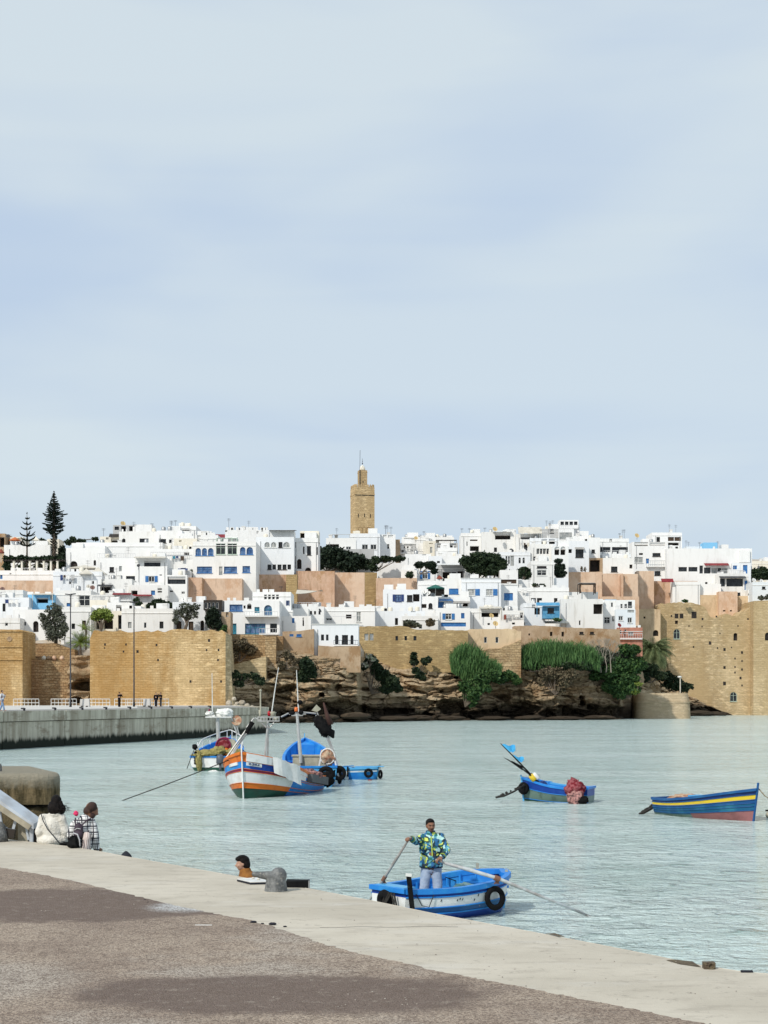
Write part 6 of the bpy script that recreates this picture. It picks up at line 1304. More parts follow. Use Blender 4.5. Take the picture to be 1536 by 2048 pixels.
    for side in (1, -1):
        P0 = [H_.pt(t, 1, side, -.035, .0) for t in ts]; P1 = [H_.pt(t, 1, side, rimw - .03, .0) for t in ts]
        for i in range(N):
            a, b, c, d = P0[i], P0[i + 1], P1[i + 1], P1[i]; up = Vector((0, 0, rimh)); dn = Vector((0, 0, -rimh * .6)); m.hexa([a + dn, b + dn, c + dn, d + dn, a + up, b + up, c + up, d + up])
    m.bar(H_.W(0, -H_.hb(0) - .02, H_.zg(0) + .02), H_.W(0, H_.hb(0) + .02, H_.zg(0) + .02), .10, .08); m.build('gunwale', PT[rim], root)
    for x_ in thw:
        t = x_; w = H_.hb(t) - .06; z = H_.zg(t) - .16; m = MB(); m.obox(H_.W(t * H_.L, 0, z), H_.h * .13, H_.s * w, (0, 0, .022)); m.build('thwart', PT[inner], root)
    if deck:
        m = MB(); t0 = deck[0]
        for i in range(N):
            a, b = max(t0, ts[i]), ts[i + 1]
            if b <= t0: continue
            m.face(H_.pt(a, 1, 1, .05, -.03), H_.pt(a, 1, -1, .05, -.03), H_.pt(b, 1, -1, .05, -.03), H_.pt(b, 1, 1, .05, -.03))
        m.face(H_.pt(t0, 1, 1, .05, -.03), H_.pt(t0, 1, -1, .05, -.03), H_.pt(t0, .4, -1, .05), H_.pt(t0, .4, 1, .05)); m.build('foredeck', PT[deck[1]], root)
    if stem:
        m = MB(); pts = [H_.pt(1, v, 1, 0) for v in (.02, .3, .6, .85, 1)]; pts = [Vector((q.x, q.y, q.z)) + H_.h * .03 for q in pts]; tp = pts[-1] + Vector((0, 0, stem)) + H_.h * .03
        for a, b in zip(pts, pts[1:] + [tp]): m.bar(a, b, .04, .06, up=H_.h)
        m.build('stem_post', PT[stem_mat or rim], root)
def tyre(root, c, r, n, thick=.28, name='tyre_fender', M_=None):
    """c centre, n outward normal"""
    n = Vector(n).normalized(); Mx = n.to_track_quat('Z', 'Y').to_matrix(); m = MB(); k = 22; rt = r * thick
    ring = [Vector(c) + Mx @ Vector(((r - rt) * math.cos(6.2832 * i / k), (r - rt) * math.sin(6.2832 * i / k), 0)) for i in range(k)]
    b = len(m.v)
    for i in range(k):
        d = (ring[i] - Vector(c)).normalized()
        for j in range(8): a = 6.2832 * j / 8; m.v.append(tuple(ring[i] + d * rt * math.cos(a) + n * rt * .9 * math.sin(a)))
    for i in range(k):
        for j in range(8): m.f.append((b + i * 8 + j, b + i * 8 + (j + 1) % 8, b + ((i + 1) % k) * 8 + (j + 1) % 8, b + ((i + 1) % k) * 8 + j)); m.m.append(0)
    return m.build(name, PT['black'], root, smooth=True)
def heap(root, c, r, mt, seed, name='net', vox=None, n=26, lab=None, cat=None):
    """crumpled net or tarp: a lumpy displaced mound"""
    rnd = random.Random(seed); m = MB(); N_, K = 34, 16; c = Vector(c)
    for i in range(K + 1):
        t = math.pi * (i + .01) / (K + .02)
        for j in range(N_):
            a = 6.2832 * j / N_; d = Vector((math.sin(t) * math.cos(a), math.sin(t) * math.sin(a), math.cos(t))); s = 1 + .38 * noise.noise(d * 2.1 + Vector((seed * 1.7, 0, 0))) + .26 * noise.noise(d * 6. + Vector((0, seed, 0))) + .10 * noise.noise(d * 14.)
            m.v.append((c.x + d.x * r[0] * s, c.y + d.y * r[1] * s, c.z + d.z * r[2] * s))
    for i in range(K):
        for j in range(N_): m.f.append((i * N_ + j, i * N_ + (j + 1) % N_, (i + 1) * N_ + (j + 1) % N_, (i + 1) * N_ + j)); m.m.append(0)
    if root is None: o = m.build(name, PT[mt], loc=c, smooth=True); tag(o, lab, cat or name); return o
    return m.build(name, PT[mt], root, smooth=True)
def rope(pts, r, mt='drope', root=None, name='rope', lab=None, cat='rope', fray=0):
    m = MB(); pts = [Vector(p) for p in pts]; m.tube(pts, r, 6)
    if fray:
        rnd = random.Random(5)
        for i in range(fray): p = pts[0].lerp(pts[-1], rnd.random()); m.ell(p, (rnd.uniform(.02, .07), rnd.uniform(.02, .06), rnd.uniform(.02, .06)), n=7, k=5)
    if root is not None: return m.build(name, PT[mt], root, smooth=True)
    o = m.build(name, PT[mt], loc=pts[0], smooth=True); tag(o, lab, cat); return o
# ---------- boat A: striped fishing boat, bow towards us
La = 6.4; hA = math.atan2(-math.cos(R(15)), -math.sin(R(15)))
bowA = P(488, 1597, 60.8); stA = Vector((bowA.x + La * math.sin(R(15)), bowA.y + La * math.cos(R(15)), 0))
A_ = Hull(La, 3.15, .55, 1.72, .10, stA, hA, .84, 3.4, .28, -.45, .22, .45)
ba = thing('fishing_boat', 'orange, blue, white and green striped fishing boat with a white board hung on its side', 'fishing boat', (A_.W(La / 2, 0, 0)), 'boats moored in the harbour')
make_hull(ba, A_, [(0, .40, 'green'), (.40, .49, 'orange'), (.49, .69, 'white'), (.69, .74, 'maroon'), (.74, .87, 'blue'), (.87, 1., 'orange')], 'blue', 'orange', 30, .12, 'lblue', (.3, .5, .66), .12, .07, .30, 'white',
          split=(.70, [(0, .30, 'royal'), (.30, .85, 'blue'), (.85, 1., 'white')]), transom=[(0, .25, 'royal'), (.25, 1., 'blue')], deck=(.80, 'orange'))
# white upper strake and royal stripe on the starboard side (towards the right)
def side_panel(root, Hh, t0, t1, v0, v1, side, k, name, out=.012, n=14, sag=0.):
    m = MB()
    for i in range(n):
        a, b = t0 + (t1 - t0) * i / n, t0 + (t1 - t0) * (i + 1) / n
        for (p0, p1) in ((v0, v1),):
            m.hexa([Hh.pt(a, p0, side, .0), Hh.pt(b, p0, side, .0), Hh.pt(b, p0, side, -out), Hh.pt(a, p0, side, -out), Hh.pt(a, p1, side, .0), Hh.pt(b, p1, side, .0), Hh.pt(b, p1, side, -out), Hh.pt(a, p1, side, -out)])
    return m.build(name, PT[k], root)
SB = 1        # port side of A looks to the right of the photo
side_panel(ba, A_, .71, .985, .875, 1.02, SB, 'white', 'bulwark', .045, 24); side_panel(ba, A_, .71, .97, .745, .865, SB, 'royal', 'stripe', .02, 24)
side_panel(ba, A_, .925, .985, .80, .865, SB, 'white', 'name_plate', .03, 8); side_panel(ba, A_, .90, .975, .81, .865, -SB, 'white', 'name_plate', .03, 5)
m = MB()   # registration marks
for i in range(4):
    t = .938 + .011 * i; a = A_.pt(t, .82, SB, -.045); b = A_.pt(t, .852, SB, -.045); c = A_.pt(t + .006, .82, SB, -.045); d = A_.pt(t + .006, .852, SB, -.045)
    m.bar(a, b, .022)
    if i in (0, 1, 3): m.bar(b, c, .02)
    if i in (1, 3): m.bar(c, d, .022)
    if i in (2, 4): m.bar(a, c, .02); m.bar(b, d, .02)
m.build('registration_marks', PT['navy'], ba)
# white sheet hanging over the side
m = MB(); nu, nv = 10, 8
for i in range(nu):
    for j in range(nv):
        def sp_(i, j):
            t = .885 - .20 * i / nu; q = A_.pt(t, 1.0, SB, -.05); f = j / nv; lowr = .62 + .14 * (i / nu); q.z = q.z + .06 - lowr * f + .02 * math.sin(i * 1.9 + j); return q + A_.s * SB * (.05 + .05 * math.sin(i * .9) + .06 * f)
        m.face(sp_(i, j), sp_(i + 1, j), sp_(i + 1, j + 1), sp_(i, j + 1))
m.build('hanging_board', PT['foam'], ba)
q = A_.pt(.18, .86, SB, -.08); m = MB(); m.bar(A_.pt(.52, .86, SB, -.1), A_.pt(.12, .86, SB, -.1), .22, .32); m.build('fender_beam', mat('grey_fender', (.10, .105, .11), .7), ba); heap(ba, A_.pt(.03, .9, SB, -.05), (.26, .2, .3), 'black', 3, 'fender')
side_panel(ba, A_, .55, .70, .74, 1.02, SB, 'white', 'side_patch', .03, 5)
heap(ba, A_.W(2.4, .5, .72), (1.1, .55, .28), 'pinknet', 4, 'net'); heap(ba, A_.W(1.4, .6, .62), (.9, .5, .22), 'pinknet', 5, 'net'); heap(ba, A_.W(3.1, .45, .95), (.28, .25, .25), 'black', 6, 'fender'); heap(ba, A_.W(1.7, .1, .85), (.6, .4, .22), 'black', 8, 'tarpaulin')
heap(ba, A_.W(4.3, .2, 1.0), (.4, .35, .2), 'brownnet', 9, 'net')
YA = 63.0; m = MB(); m.tube([P(529, 1525, YA), P(536, 1443, YA)], .042, 8); m.tube([P(535, 1525, YA + .5), P(537, 1450, YA)], .03, 6); m.tube([P(536, 1458, YA), P(524, 1446, YA)], .03, 6); m.tube([P(536, 1458, YA), P(548, 1446, YA)], .03, 6); m.build('mast', PT['steel'], ba)
m = MB(); z_ = P(0, 1442, YA).z; z2 = P(0, 1434, YA).z
for z in (z_, z2):
    rr_ = [Vector((P(517, 0, YA).x, YA - .3, z)), Vector((P(559, 0, YA).x, YA - .3, z)), Vector((P(557, 0, YA).x, YA + .5, z)), Vector((P(519, 0, YA).x, YA + .5, z))]
    for i in range(4): m.bar(rr_[i], rr_[(i + 1) % 4], .035)
for i in range(8): xx = P(517 + 6 * i, 0, YA).x; m.bar((xx, YA - .3, z_), (xx, YA - .3, z2), .03)
m.build('antenna_rack', PT['steel'], ba); m = MB(); m.tube([P(542, 1436, YA), P(549, 1385, YA), P(557, 1335, YA)], [.028, .022, .014], 6); m.build('whip_antenna', M['wframe'], ba)
m = MB(); m.lathe(P(538.5, 1432, YA), [(.05, 0), (.07, .05), (.07, .16), (.03, .2)], 12); m.build('red_lamp', mat('red_lamp', (.4, .01, .02), .3), ba, smooth=True)
m = MB(); m.lathe(P(546, 1433, YA), [(.12, 0), (.1, .1), (.15, .16), (.05, .2)], 10); m.ell(P(552, 1437, YA), (.1, .1, .08)); m.tube([P(520, 1437, YA), P(519, 1420, YA)], .04, 6); m.build('lamp_cluster', PT['crate'], ba, smooth=True)
m = MB(); m.tube([P(521, 1431, YA), P(521, 1382, YA)], [.03, .03], 6); m.ell(P(521, 1381, YA), .05); m.build('short_antenna', PT['crate'], ba)
m = MB()
for (a, b, c, d) in ((449, 1520, 506, 1440), (454, 1521, 500, 1452), (460, 1517, 494, 1466)): m.tube([P(a, b, 62.5), P(c, d, 63.2)], .03, 6)
m.tube([P(506, 1440, 63.2), P(511, 1436, 63.2), P(524, 1443, 63.2)], .03, 6); m.tube([P(493, 1455, 63), P(508, 1436, 63)], .03, 6); m.build('outrigger_poles', PT['steel'], ba)
m = MB(); m.tube([P(492, 1466, 63), P(505, 1444, 63)], [.08, .1], 8); m.build('furled_black_cloth', PT['black'], ba)
m = MB(); b0 = A_.pt(1, 1, 1) + Vector((0, 0, .15)); n_ = 14; m.tube([b0.lerp(A_.W(3.5, .9, 1.2), i / n_) - Vector((0, 0, .25 * math.sin(math.pi * i / n_))) for i in range(n_ + 1)], .012, 5); m.build('deck_line', PT['drope'], ba)
pa = A_.pt(.9, .95, -SB, -.02); rope([pa, P(400, 1543, 60), P(330, 1570, 59.6), P(237, 1604, 59.6)], .018, 'drope', None, 'mooring_rope', 'long dark mooring rope running left from the striped boat into the water', 'rope')
# ---------- boat B: bright blue boat behind, stern towards us
dB = Vector((P(613, 0, 75.4).x - P(630, 0, 68.4).x, 7.0, 0)); hB = math.atan2(dB.y, dB.x)
B_ = Hull(6.6, 2.35, .85, 1.88, .10, (P(626, 0, 68.6).x, 68.6), hB, .86, 2.3, .3, -.45, .3, .42)
bb = thing('fishing_boat', 'bright blue fishing boat with a tall grey mast, moored behind the striped boat', 'fishing boat', B_.W(3.3, 0, 0), 'boats moored in the harbour')
make_hull(bb, B_, [(0, .30, 'ggreen'), (.30, .62, 'lblue'), (.62, 1., 'lblue')], 'blue', 'blue', 24, .15, 'blue', (.55,), .12, .08, .28, 'lblue', deck=(.88, 'blue'))
tyre(bb, B_.pt(.02, .8, -1, -.12), .33, -B_.h + B_.s * -.3); tyre(bb, B_.pt(.16, .66, -1, -.16), .34, -B_.s); tyre(bb, B_.W(-.12, -.55, .55), .36, -B_.h)
m = MB(); xc = P(629, 0, 69.6).x; m.box(xc - .95, xc + .75, 69.6, 70.4, .55, 1.28); m.box(xc - 1.0, xc + .8, 69.55, 70.45, 1.28, 1.33); m.build('engine_box', PT['crate'], bb)
m = MB(); c = P(655, 1513, 68.9); k_ = 20
for zz in (-.04, .3):
    m.tube([c + Vector((.31 * math.cos(6.283 * i / k_), .1 + zz, .33 * math.sin(6.283 * i / k_))) for i in range(k_ + 1)], .028, 6)
m.bar(c + Vector((-.3, .1, -.1)), c + Vector((-.55, .1, -1.15)), .07); m.bar(c + Vector((.3, .1, -.1)), c + Vector((.5, .1, -1.0)), .07); m.build('net_hauler', M['wframe'], bb)
heap(bb, c + Vector((0, .15, -.02)), (.31, .22, .33), 'brownnet', 12, 'net'); heap(bb, c + Vector((.1, .1, -.62)), (.5, .25, .16), 'black', 13, 'net')
YB = 69.5; m = MB(); m.tube([P(602, 1526, YB), P(594, 1428, YB)], [.085, .06], 10); m.build('mast', PT['steel'], bb)
m = MB(); m.tube([P(562, 1434, YB), P(576, 1427, YB), P(600, 1424, YB), P(632, 1427, YB)], .035, 6); m.bar(P(578, 1428, YB), P(612, 1428, YB), .08, .05); m.bar(P(583, 1431, YB), P(606, 1431, YB), .05); m.build('crossbar', PT['steel'], bb)
m = MB(); m.tube([P(597, 1424, YB), P(595, 1380, YB), P(593, 1340, YB)], [.03, .024, .015], 6); m.build('whip_antenna', M['wframe'], bb)
m = MB(); m.lathe(P(592.5, 1423, YB), [(.08, 0), (.085, .06), (.08, .16), (.04, .19)], 12); m.build('orange_lamp', mat('orange_lamp', (.7, .16, .03), .3), bb, smooth=True)
m = MB(); m.ell(P(602, 1425, YB), (.12, .1, .1)); m.ell(P(584, 1426, YB), (.16, .1, .08)); m.lathe(P(600, 1409, YB), [(.02, 0), (.12, .05), (.10, .16), (.02, .2)], 8); m.build('lamp_cluster', PT['black'], bb, smooth=True)
m = MB(); m.tube([P(664, 1500, 69), P(652, 1470, 69), P(632, 1430, 69)], .04, 6); m.tube([P(667, 1500, 69), P(655, 1468, 69), P(634, 1425, 69)], .03, 6); m.tube([P(667, 1505, 69), P(676, 1528, 69)], .04, 6); m.build('raised_poles', PT['steel'], bb)
m = MB(); m.tube([P(629, 1432, 69), P(636, 1443, 69), P(648, 1458, 69), P(661, 1467, 69), P(667, 1476, 69)], [.06, .20, .22, .12, .04], 9); o_ = m.build('furled_black_flag', PT['black'], bb, smooth=True)
for v_ in o_.data.vertices: v_.co += noise.noise_vector(v_.co * 4.) * .16
heap(bb, P(650, 1457, 69), (.26, .2, .34), 'black', 15, 'furled_black_flag'); heap(bb, P(638, 1444, 69), (.22, .18, .26), 'black', 16, 'furled_black_flag')
m = MB(); m.tube([P(647, 1405, 69), P(654, 1430, 69), P(661, 1450, 69)], [.03, .09, .15], 8); m.build('furled_brown_flag', mat('brown_cloth', (.07, .035, .028), .9), bb, smooth=True)
m = MB(); c0 = P(631, 1414, 69); m.face(P(623, 1421, 69), P(633, 1409, 69), P(642, 1418, 69), P(634, 1424, 69)); m.face(P(633, 1409, 69.05), P(642, 1418, 69.05), P(640, 1420, 69.2)); m.build('torn_pale_cloth', PT['crate'], bb)
# ---------- boat C: left boat with rail, seen from astern
dC = Vector((.55, 5.6, 0)); hC = math.atan2(dC.y, dC.x)
C_ = Hull(5.2, 2.5, .72, 1.55, .02, (P(421, 0, 84).x, 84.), hC, .86, 2.3, .25, -.4, .3, .42)
bc = thing('fishing_boat', 'blue and white fishing boat with a curved white rail and a dark red reel', 'fishing boat', C_.W(2.6, 0, 0), 'boats moored in the harbour')
make_hull(bc, C_, [(0, .42, 'green'), (.42, .86, 'white'), (.86, 1., 'white')], 'blue', 'blue', 22, .15, 'blue', (.4,), .10, .07, .2, 'blue', transom=[(0, .52, 'green'), (.52, 1., 'white')])
side_panel(bc, C_, .55, .99, .86, 1.05, 1, 'blue', 'bulwark', .03, 14)
m = MB(); ts_ = [.35 + .63 * i / 16 for i in range(17)]
for dz in (.52,):
    up_ = [C_.pt(t, 1, 1, .05, dz * min(1, (t - .33) * 4)) for t in ts_] + [C_.pt(t, 1, -1, .05, dz * min(1, (t - .33) * 4)) for t in reversed(ts_)]; m.tube(up_, .028, 6)
for t in (.45, .6, .75, .88, .96):
    for s_ in (1, -1): m.bar(C_.pt(t, 1, s_, .05), C_.pt(t, 1, s_, .05, .52), .04)
m.build('bow_rail', M['wframe'], bc)
YC = 85.8; m = MB(); m.tube([P(437, 1500, YC), P(435, 1436, YC)], .10, 8); m.tube([P(475, 1470, YC), P(463, 1436, YC)], .05, 6); m.tube([P(478, 1468, YC), P(469, 1436, YC)], .03, 6); m.build('mast', PT['steel'], bc)
m = MB(); m.bar(P(412, 1434, YC), P(464, 1434, YC), .6, .06); m.bar(P(418, 1431, YC), P(430, 1432, YC), .2, .1); m.build('antenna_rack', M['wframe'], bc); m = MB(); m.tube([P(425, 1430, YC), P(424, 1346, YC)], [.03, .015], 6); m.build('whip_antenna', M['wframe'], bc)
heap(bc, P(449, 1426, YC), (.42, .3, .24), 'foam', 21, 'wrapped_bundle'); heap(bc, P(419, 1427, YC), (.22, .2, .12), 'foam', 22, 'lamp_cluster')
m = MB(); m.tube([P(418, 1424, YC), P(419, 1418, YC)], .05, 6); m.build('red_lamp', PT['maroon'], bc)
m = MB(); cc = P(473, 1441, YC); m.lathe(cc, [(.02, -.03), (.28, -.02), (.28, .02), (.02, .03)], 20, M=Matrix.Rotation(R(70), 3, 'X')); m.build('round_net_frame', PT['brownnet'], bc)
cR = P(448, 1490, 85.0); m = MB(); Mx = Matrix.Rotation(R(90), 3, 'X'); m.lathe(cR, [(.30, -.35), (.36, -.3), (.36, .3), (.30, .35)], 22, M=Mx); m.build('net_reel', PT['rednet'], bc, smooth=True)
m = MB()
for dy in (-.38, .38): m.tube([cR + Vector((.38 * math.cos(6.283 * i / 20), dy, .38 * math.sin(6.283 * i / 20))) for i in range(21)], .035, 6)
m.build('reel_rim', PT['maroon'], bc); m = MB(); m.lathe(P(462, 1489, 85), [(.3, -.3), (.3, .3)], 16, M=Mx); m.build('second_reel', PT['crate'], bc)
heap(bc, P(452, 1506, 84.6), (.28, .2, .24), 'orange', 23, 'orange_buoys'); heap(bc, P(414, 1508, 84.4), (.75, .5, .22), 'net', 24, 'net'); heap(bc, P(436, 1503, 84.5), (.4, .4, .28), 'net', 25, 'net'); heap(bc, P(398, 1523, 84.0), (.16, .25, .55), 'net', 26, 'net'); heap(bc, P(466, 1505, 84.6), (.5, .35, .22), 'net', 27, 'net')
m = MB(); m.lathe(P(440, 1528, 83.7), [(.16, 0), (.2, .05), (.19, .4), (.1, .5)], 14, M=None); m.tube([P(440, 1528, 83.7), P(441, 1542, 83.7)], .07, 6); m.build('outboard_motor', mat('grey_outboard', (.10, .11, .13), .35), bc, smooth=True)
heap(bc, P(428, 1545, 83.6), (.3, .15, .12), 'foam', 28, 'floats'); m = MB()
for i in range(5): m.ell(P(391, 1506 + i * 5, 84.1), .09, n=8, k=6)
m.build('float_line', PT['black'], bc, smooth=True); heap(bc, P(390, 1494, 84.3), (.14, .14, .14), 'black', 29, 'cleat')
rope([P(388, 1500, 84), P(382, 1516, 83), P(374, 1537, 82)], .02, 'drope', None, 'mooring_rope', 'short mooring rope dropping left from the railed boat', 'rope')
# ---------- boat D: small blue boat with tyres
D_ = Hull(2.5, 1.3, .50, .54, .02, (P(654, 0, 76.0).x, 76.0), math.atan2(-.9, 2.1), .72, 2.6, .12, -.25, .25, .45)
bd = thing('rowing_boat', 'small blue boat hung with tyres, just right of the rafted boats', 'rowing boat', D_.W(1.6, 0, 0), 'boats moored in the harbour')
make_hull(bd, D_, [(0, .35, 'royal'), (.35, .78, 'blue'), (.78, .9, 'white'), (.9, 1., 'teal')], 'lblue', 'lblue', 18, .1, 'blue', (.35, .65), .10, .05, .12, 'teal')
tyre(bd, D_.pt(.90, .72, -1, -.12), .22, -D_.s + D_.h * .3); tyre(bd, D_.pt(.99, .62, 1, -.14), .22, D_.h); tyre(bd, D_.pt(.25, .75, -1, -.1), .17, -D_.s); tyre(bd, D_.pt(.05, .75, -1, -.1), .2, -D_.s)
m = MB(); a_ = D_.pt(.55, 1, -1, -.04); m.bar(a_ + Vector((0, -.05, .12)), a_ + Vector((0, -.05, -.35)), .08); m.build('rubbing_post', PT['black'], bd); heap(bd, D_.pt(.52, .5, -1, -.08), (.1, .08, .2), 'foam', 31, 'paint_patch')
m = MB(); m.bar(D_.W(.8, -.7, .58), D_.W(1.1, .6, .6), .12, .05); m.bar(D_.W(1.6, -.3, .6), D_.W(2.9, .1, .62), .2, .04); m.build('loose_plank', PT['lblue'], bd); m = MB(); m.tube([P(760, 1540, 75.5), P(760, 1528, 75.5)], .02, 5); m.build('thin_rod', PT['black'], bd)
tag(heap(None, P(740, 1561, 74.2), (.09, .08, .05), 'rednet', 33, 'buoy', lab='tiny red float in the water before the small tyre-hung boat', cat='buoy'))
# ---------- boat E: small boat with flags
E_ = Hull(2.5, 1.35, .52, .84, .06, (P(1178, 0, 58.4).x + .1, 58.6), math.atan2(.95, -2.55), .88, 2.6, .1, -.22, .2, .42)
be = thing('rowing_boat', 'small blue and grey-green boat with leaning flags and a red net over its side', 'rowing boat', E_.W(1.6, 0, 0), 'boats moored in the harbour')
make_hull(be, E_, [(0, .30, 'green'), (.30, .68, 'ggreen'), (.68, 1., 'royal')], 'blue', 'blue', 20, .08, 'lblue', (.3, .6), .10, .05, .12, 'lblue', transom=[(0, .62, 'ggreen'), (.62, 1., 'royal')])
tyre(be, E_.pt(.93, .68, 1, -.10), .24, E_.s + E_.h * .4, .5)
YE = 59.; heap(be, P(1150, 1580, 57.9), (.36, .26, .34), 'rednet', 41, 'net', lab=None); heap(be, P(1149, 1596, 57.7), (.26, .14, .30), 'pinknet', 42, 'net'); heap(be, P(1164, 1600, 57.7), (.22, .14, .14), 'black', 43, 'outboard_motor'); heap(be, P(1145, 1568, 58.1), (.2, .2, .2), 'rednet', 44, 'net')
m = MB(); m.lathe(P(1168, 1603, 57.7), [(.06, -.05), (.09, 0), (.07, .1)], 10); m.build('white_float', PT['foam'], be, smooth=True); m = MB(); m.tube([P(1064, 1552, YE), P(1030, 1516, YE), P(1001, 1487, YE)], [.035, .025, .015], 6); m.tube([P(1062, 1551, YE - .2), P(1036, 1531, YE - .2), P(1009, 1516, YE - .2)], [.03, .022, .012], 6); m.tube([P(1060, 1548, YE), P(1076, 1566, YE)], [.07, .07], 8); m.build('flag_pole', PT['black'], be)
def flag(pts, mt, root, name):
    m = MB(); n = 8; hoist = [P(*pts[0], YE), P(*pts[1], YE)]; fly = [P(*pts[2], YE), P(*pts[3], YE)]
    def sp_(i, j): a = hoist[0].lerp(hoist[1], j / 4); b = fly[0].lerp(fly[1], j / 4); q = a.lerp(b, i / n); q.y += .08 * math.sin(i * 1.3 + j * .5) * (i / n); q.z += .03 * math.sin(i * 1.1); return q
    for i in range(n):
        for j in range(4): m.face(sp_(i, j), sp_(i + 1, j), sp_(i + 1, j + 1), sp_(i, j + 1))
    m.build(name, mt, root, smooth=True)
flag([(1004, 1489), (1020, 1505), (1030, 1491), (1031, 1503)], FLAGB, be, 'flag'); flag([(1024, 1511), (1037, 1525), (1047, 1515), (1048, 1522)], FLAGB, be, 'flag'); flag([(1014, 1519), (1045, 1541), (1026, 1524), (1046, 1534)], PT['black'], be, 'flag')
m = MB(); m.lathe(P(1066, 1556, YE - .1), [(.07, -.12), (.11, -.1), (.11, .12), (.07, .15)], 14, M=Matrix.Rotation(R(-40), 3, 'Y')); m.build('yellow_float', PT['yellow'], be, smooth=True); m = MB(); m.lathe(P(1072, 1553, YE - .1), [(.05, -.14), (.08, -.1), (.08, .12), (.05, .15)], 14, M=Matrix.Rotation(R(-40), 3, 'Y')); m.build('pale_float', PT['foam'], be, smooth=True)
heap(be, P(1085, 1570, 58.9), (.17, .16, .14), 'navy', 45, 'blue_bag'); m = MB(); m.bar(P(1100, 1566, 59.2), P(1135, 1571, 59.0), .1, .05); m.bar(P(1098, 1572, 58.8), P(1124, 1576, 58.8), .06); m.tube([P(1092, 1568, 59), P(1098, 1562, 59), P(1104, 1564, 59)], .015, 5); m.build('oar_bundle', PT['lblue'], be)
rope([P(1048, 1571, 59), P(1028, 1583, 58.5), P(1008, 1592, 58), P(991, 1595, 58.)], .035, 'drope', None, 'weedy_mooring_rope', 'weed-hung mooring rope left of the flagged boat', 'rope', 16)
# ---------- boat F: yellow striped boat
s0 = P(1333, 0, 53.0); b0 = P(1503, 0, 49.6); dF = Vector((b0.x - s0.x, b0.y - s0.y, 0)); hF = math.atan2(dF.y, dF.x)
F_ = Hull(dF.length, 1.75, .50, .98, .02, s0, hF, .70, 2.4, .22, -.3, .35, .44)
bf = thing('rowing_boat', 'weathered teal-blue wooden boat with one yellow stripe, rightmost on the water', 'rowing boat', F_.W(2.2, 0, 0), 'boats moored in the harbour')
make_hull(bf, F_, [(0, .50, 'rose'), (.50, .60, 'teal'), (.60, .68, 'teal'), (.68, .765, 'midb'), (.765, .89, 'yellow'), (.89, 1., 'navy')], 'lblue', 'midb', 28, .12, 'teal', (.28, .5, .7), .10, .05, .22, 'midb', split=(.5, [(0, .34, 'navy'), (.34, .44, 'ggreen'), (.44, .68, 'teal'), (.68, .765, 'midb'), (.765, .89, 'yellow'), (.89, 1., 'navy')]))
m = MB(); a_, b_ = F_.W(1.2, .1, .62), F_.W(3.2, .25, .66); m.bar(a_, b_, .5, .1); m.bar(F_.W(1.9, -.5, .58), F_.W(2.5, .5, .72), .14, .07); m.build('loose_planks', PT['lblue'], bf); heap(bf, F_.W(.8, .1, .55), (.5, .3, .12), 'brownnet', 51, 'net')
m = MB(); m.tube([F_.W(2.35, -.55, .56), F_.W(2.6, -.2, .74), F_.W(2.75, .0, .72)], .04, 6); m.build('tiller', M['wframe'], bf)
rope([F_.pt(1, 1, 1, 0, .1), P(1530, 1592, 49.5), P(1560, 1612, 49.5)], .018, 'rope', None, 'bow_line', 'pale bow line running off the right edge from the yellow-striped boat', 'rope')
rope([P(1311, 1607, 53), P(1303, 1617, 52.8), P(1290, 1624, 52.6), P(1279, 1628, 52.5)], .05, 'drope', None, 'weedy_mooring_rope', 'weed-hung mooring rope behind the stern of the yellow-striped boat', 'rope', 22)
by = thing('buoy', 'grey and black float cut by the right edge of the photo', 'buoy', P(1540, 1636, 51.)); m = MB(); m.ell(P(1541, 1630, 51), (.16, .12, .13), n=14); m.build('float', PT['crate'], by, smooth=True); m = MB(); m.bar(P(1531, 1621, 51), P(1552, 1621, 51), .05); m.ell(P(1540, 1639, 51), (.12, .1, .06)); m.build('collar', PT['black'], by)
# ---------- boat G: rowing boat with the standing man
LG = 2.6; ang = R(38); sG = Vector((P(777, 0, 27.4).x, 27.4, 0))
G_ = Hull(LG, 1.5, .52, .66, .04, sG, ang, .62, 3.6, .06, -.22, .12, .52)
bg_ = thing('rowing_boat', 'blue and white rowing boat beside the near quay with a standing man in it', 'rowing boat', G_.W(1.6, 0, 0), 'boats moored in the harbour')
make_hull(bg_, G_, [(0, .48, 'royal'), (.48, .63, 'midb'), (.63, .88, 'white'), (.88, 1., 'royal')], 'blue', 'blue', 34, .03, 'lblue', (.62, .84), .12, .055, .01, 'lblue')
tyre(bg_, G_.pt(.66, .70, -1, -.09), .215, -G_.s - G_.h * .1 + Vector((0, 0, .1)), .24); tyre(bg_, G_.W(-.10, -.02, .36), .18, -G_.h, .4, 'tyre_fender')
m = MB(); a_ = G_.pt(.03, 1, -1, -.06); m.bar(a_ + Vector((-.06, -.03, .28)), a_ + Vector((.03, -.05, -.55)), .085, .07); m.build('rubbing_post', PT['black'], bg_); m = MB(); m.bar(a_ + Vector((-.065, -.03, .285)), a_ + Vector((-.06, -.03, .33)), .1, .08); m.build('post_cap', PT['foam'], bg_)
m = MB(); q = G_.W(.14, .0, .56); m.obox(q, G_.h * .13, G_.s * .40, (0, 0, .03)); m.build('stern_seat', PT['lblue'], bg_)
m = MB(); q = G_.pt(.90, 1, 1, .02); m.bar(q, q + Vector((0, 0, .16)), .05); m.bar(G_.pt(.93, 1, -1, .02), G_.pt(.93, 1, -1, .02) + Vector((0, 0, .09)), .05); m.build('thole_pin', PT['crate'], bg_)
heap(bg_, G_.W(1.9, .15, .42), (.22, .13, .07), 'foam', 61, 'crumpled_green_bag').data.materials[0] = mat('green_plastic', (.22, .52, .42), .4, (.5, .6, .55), 4.)
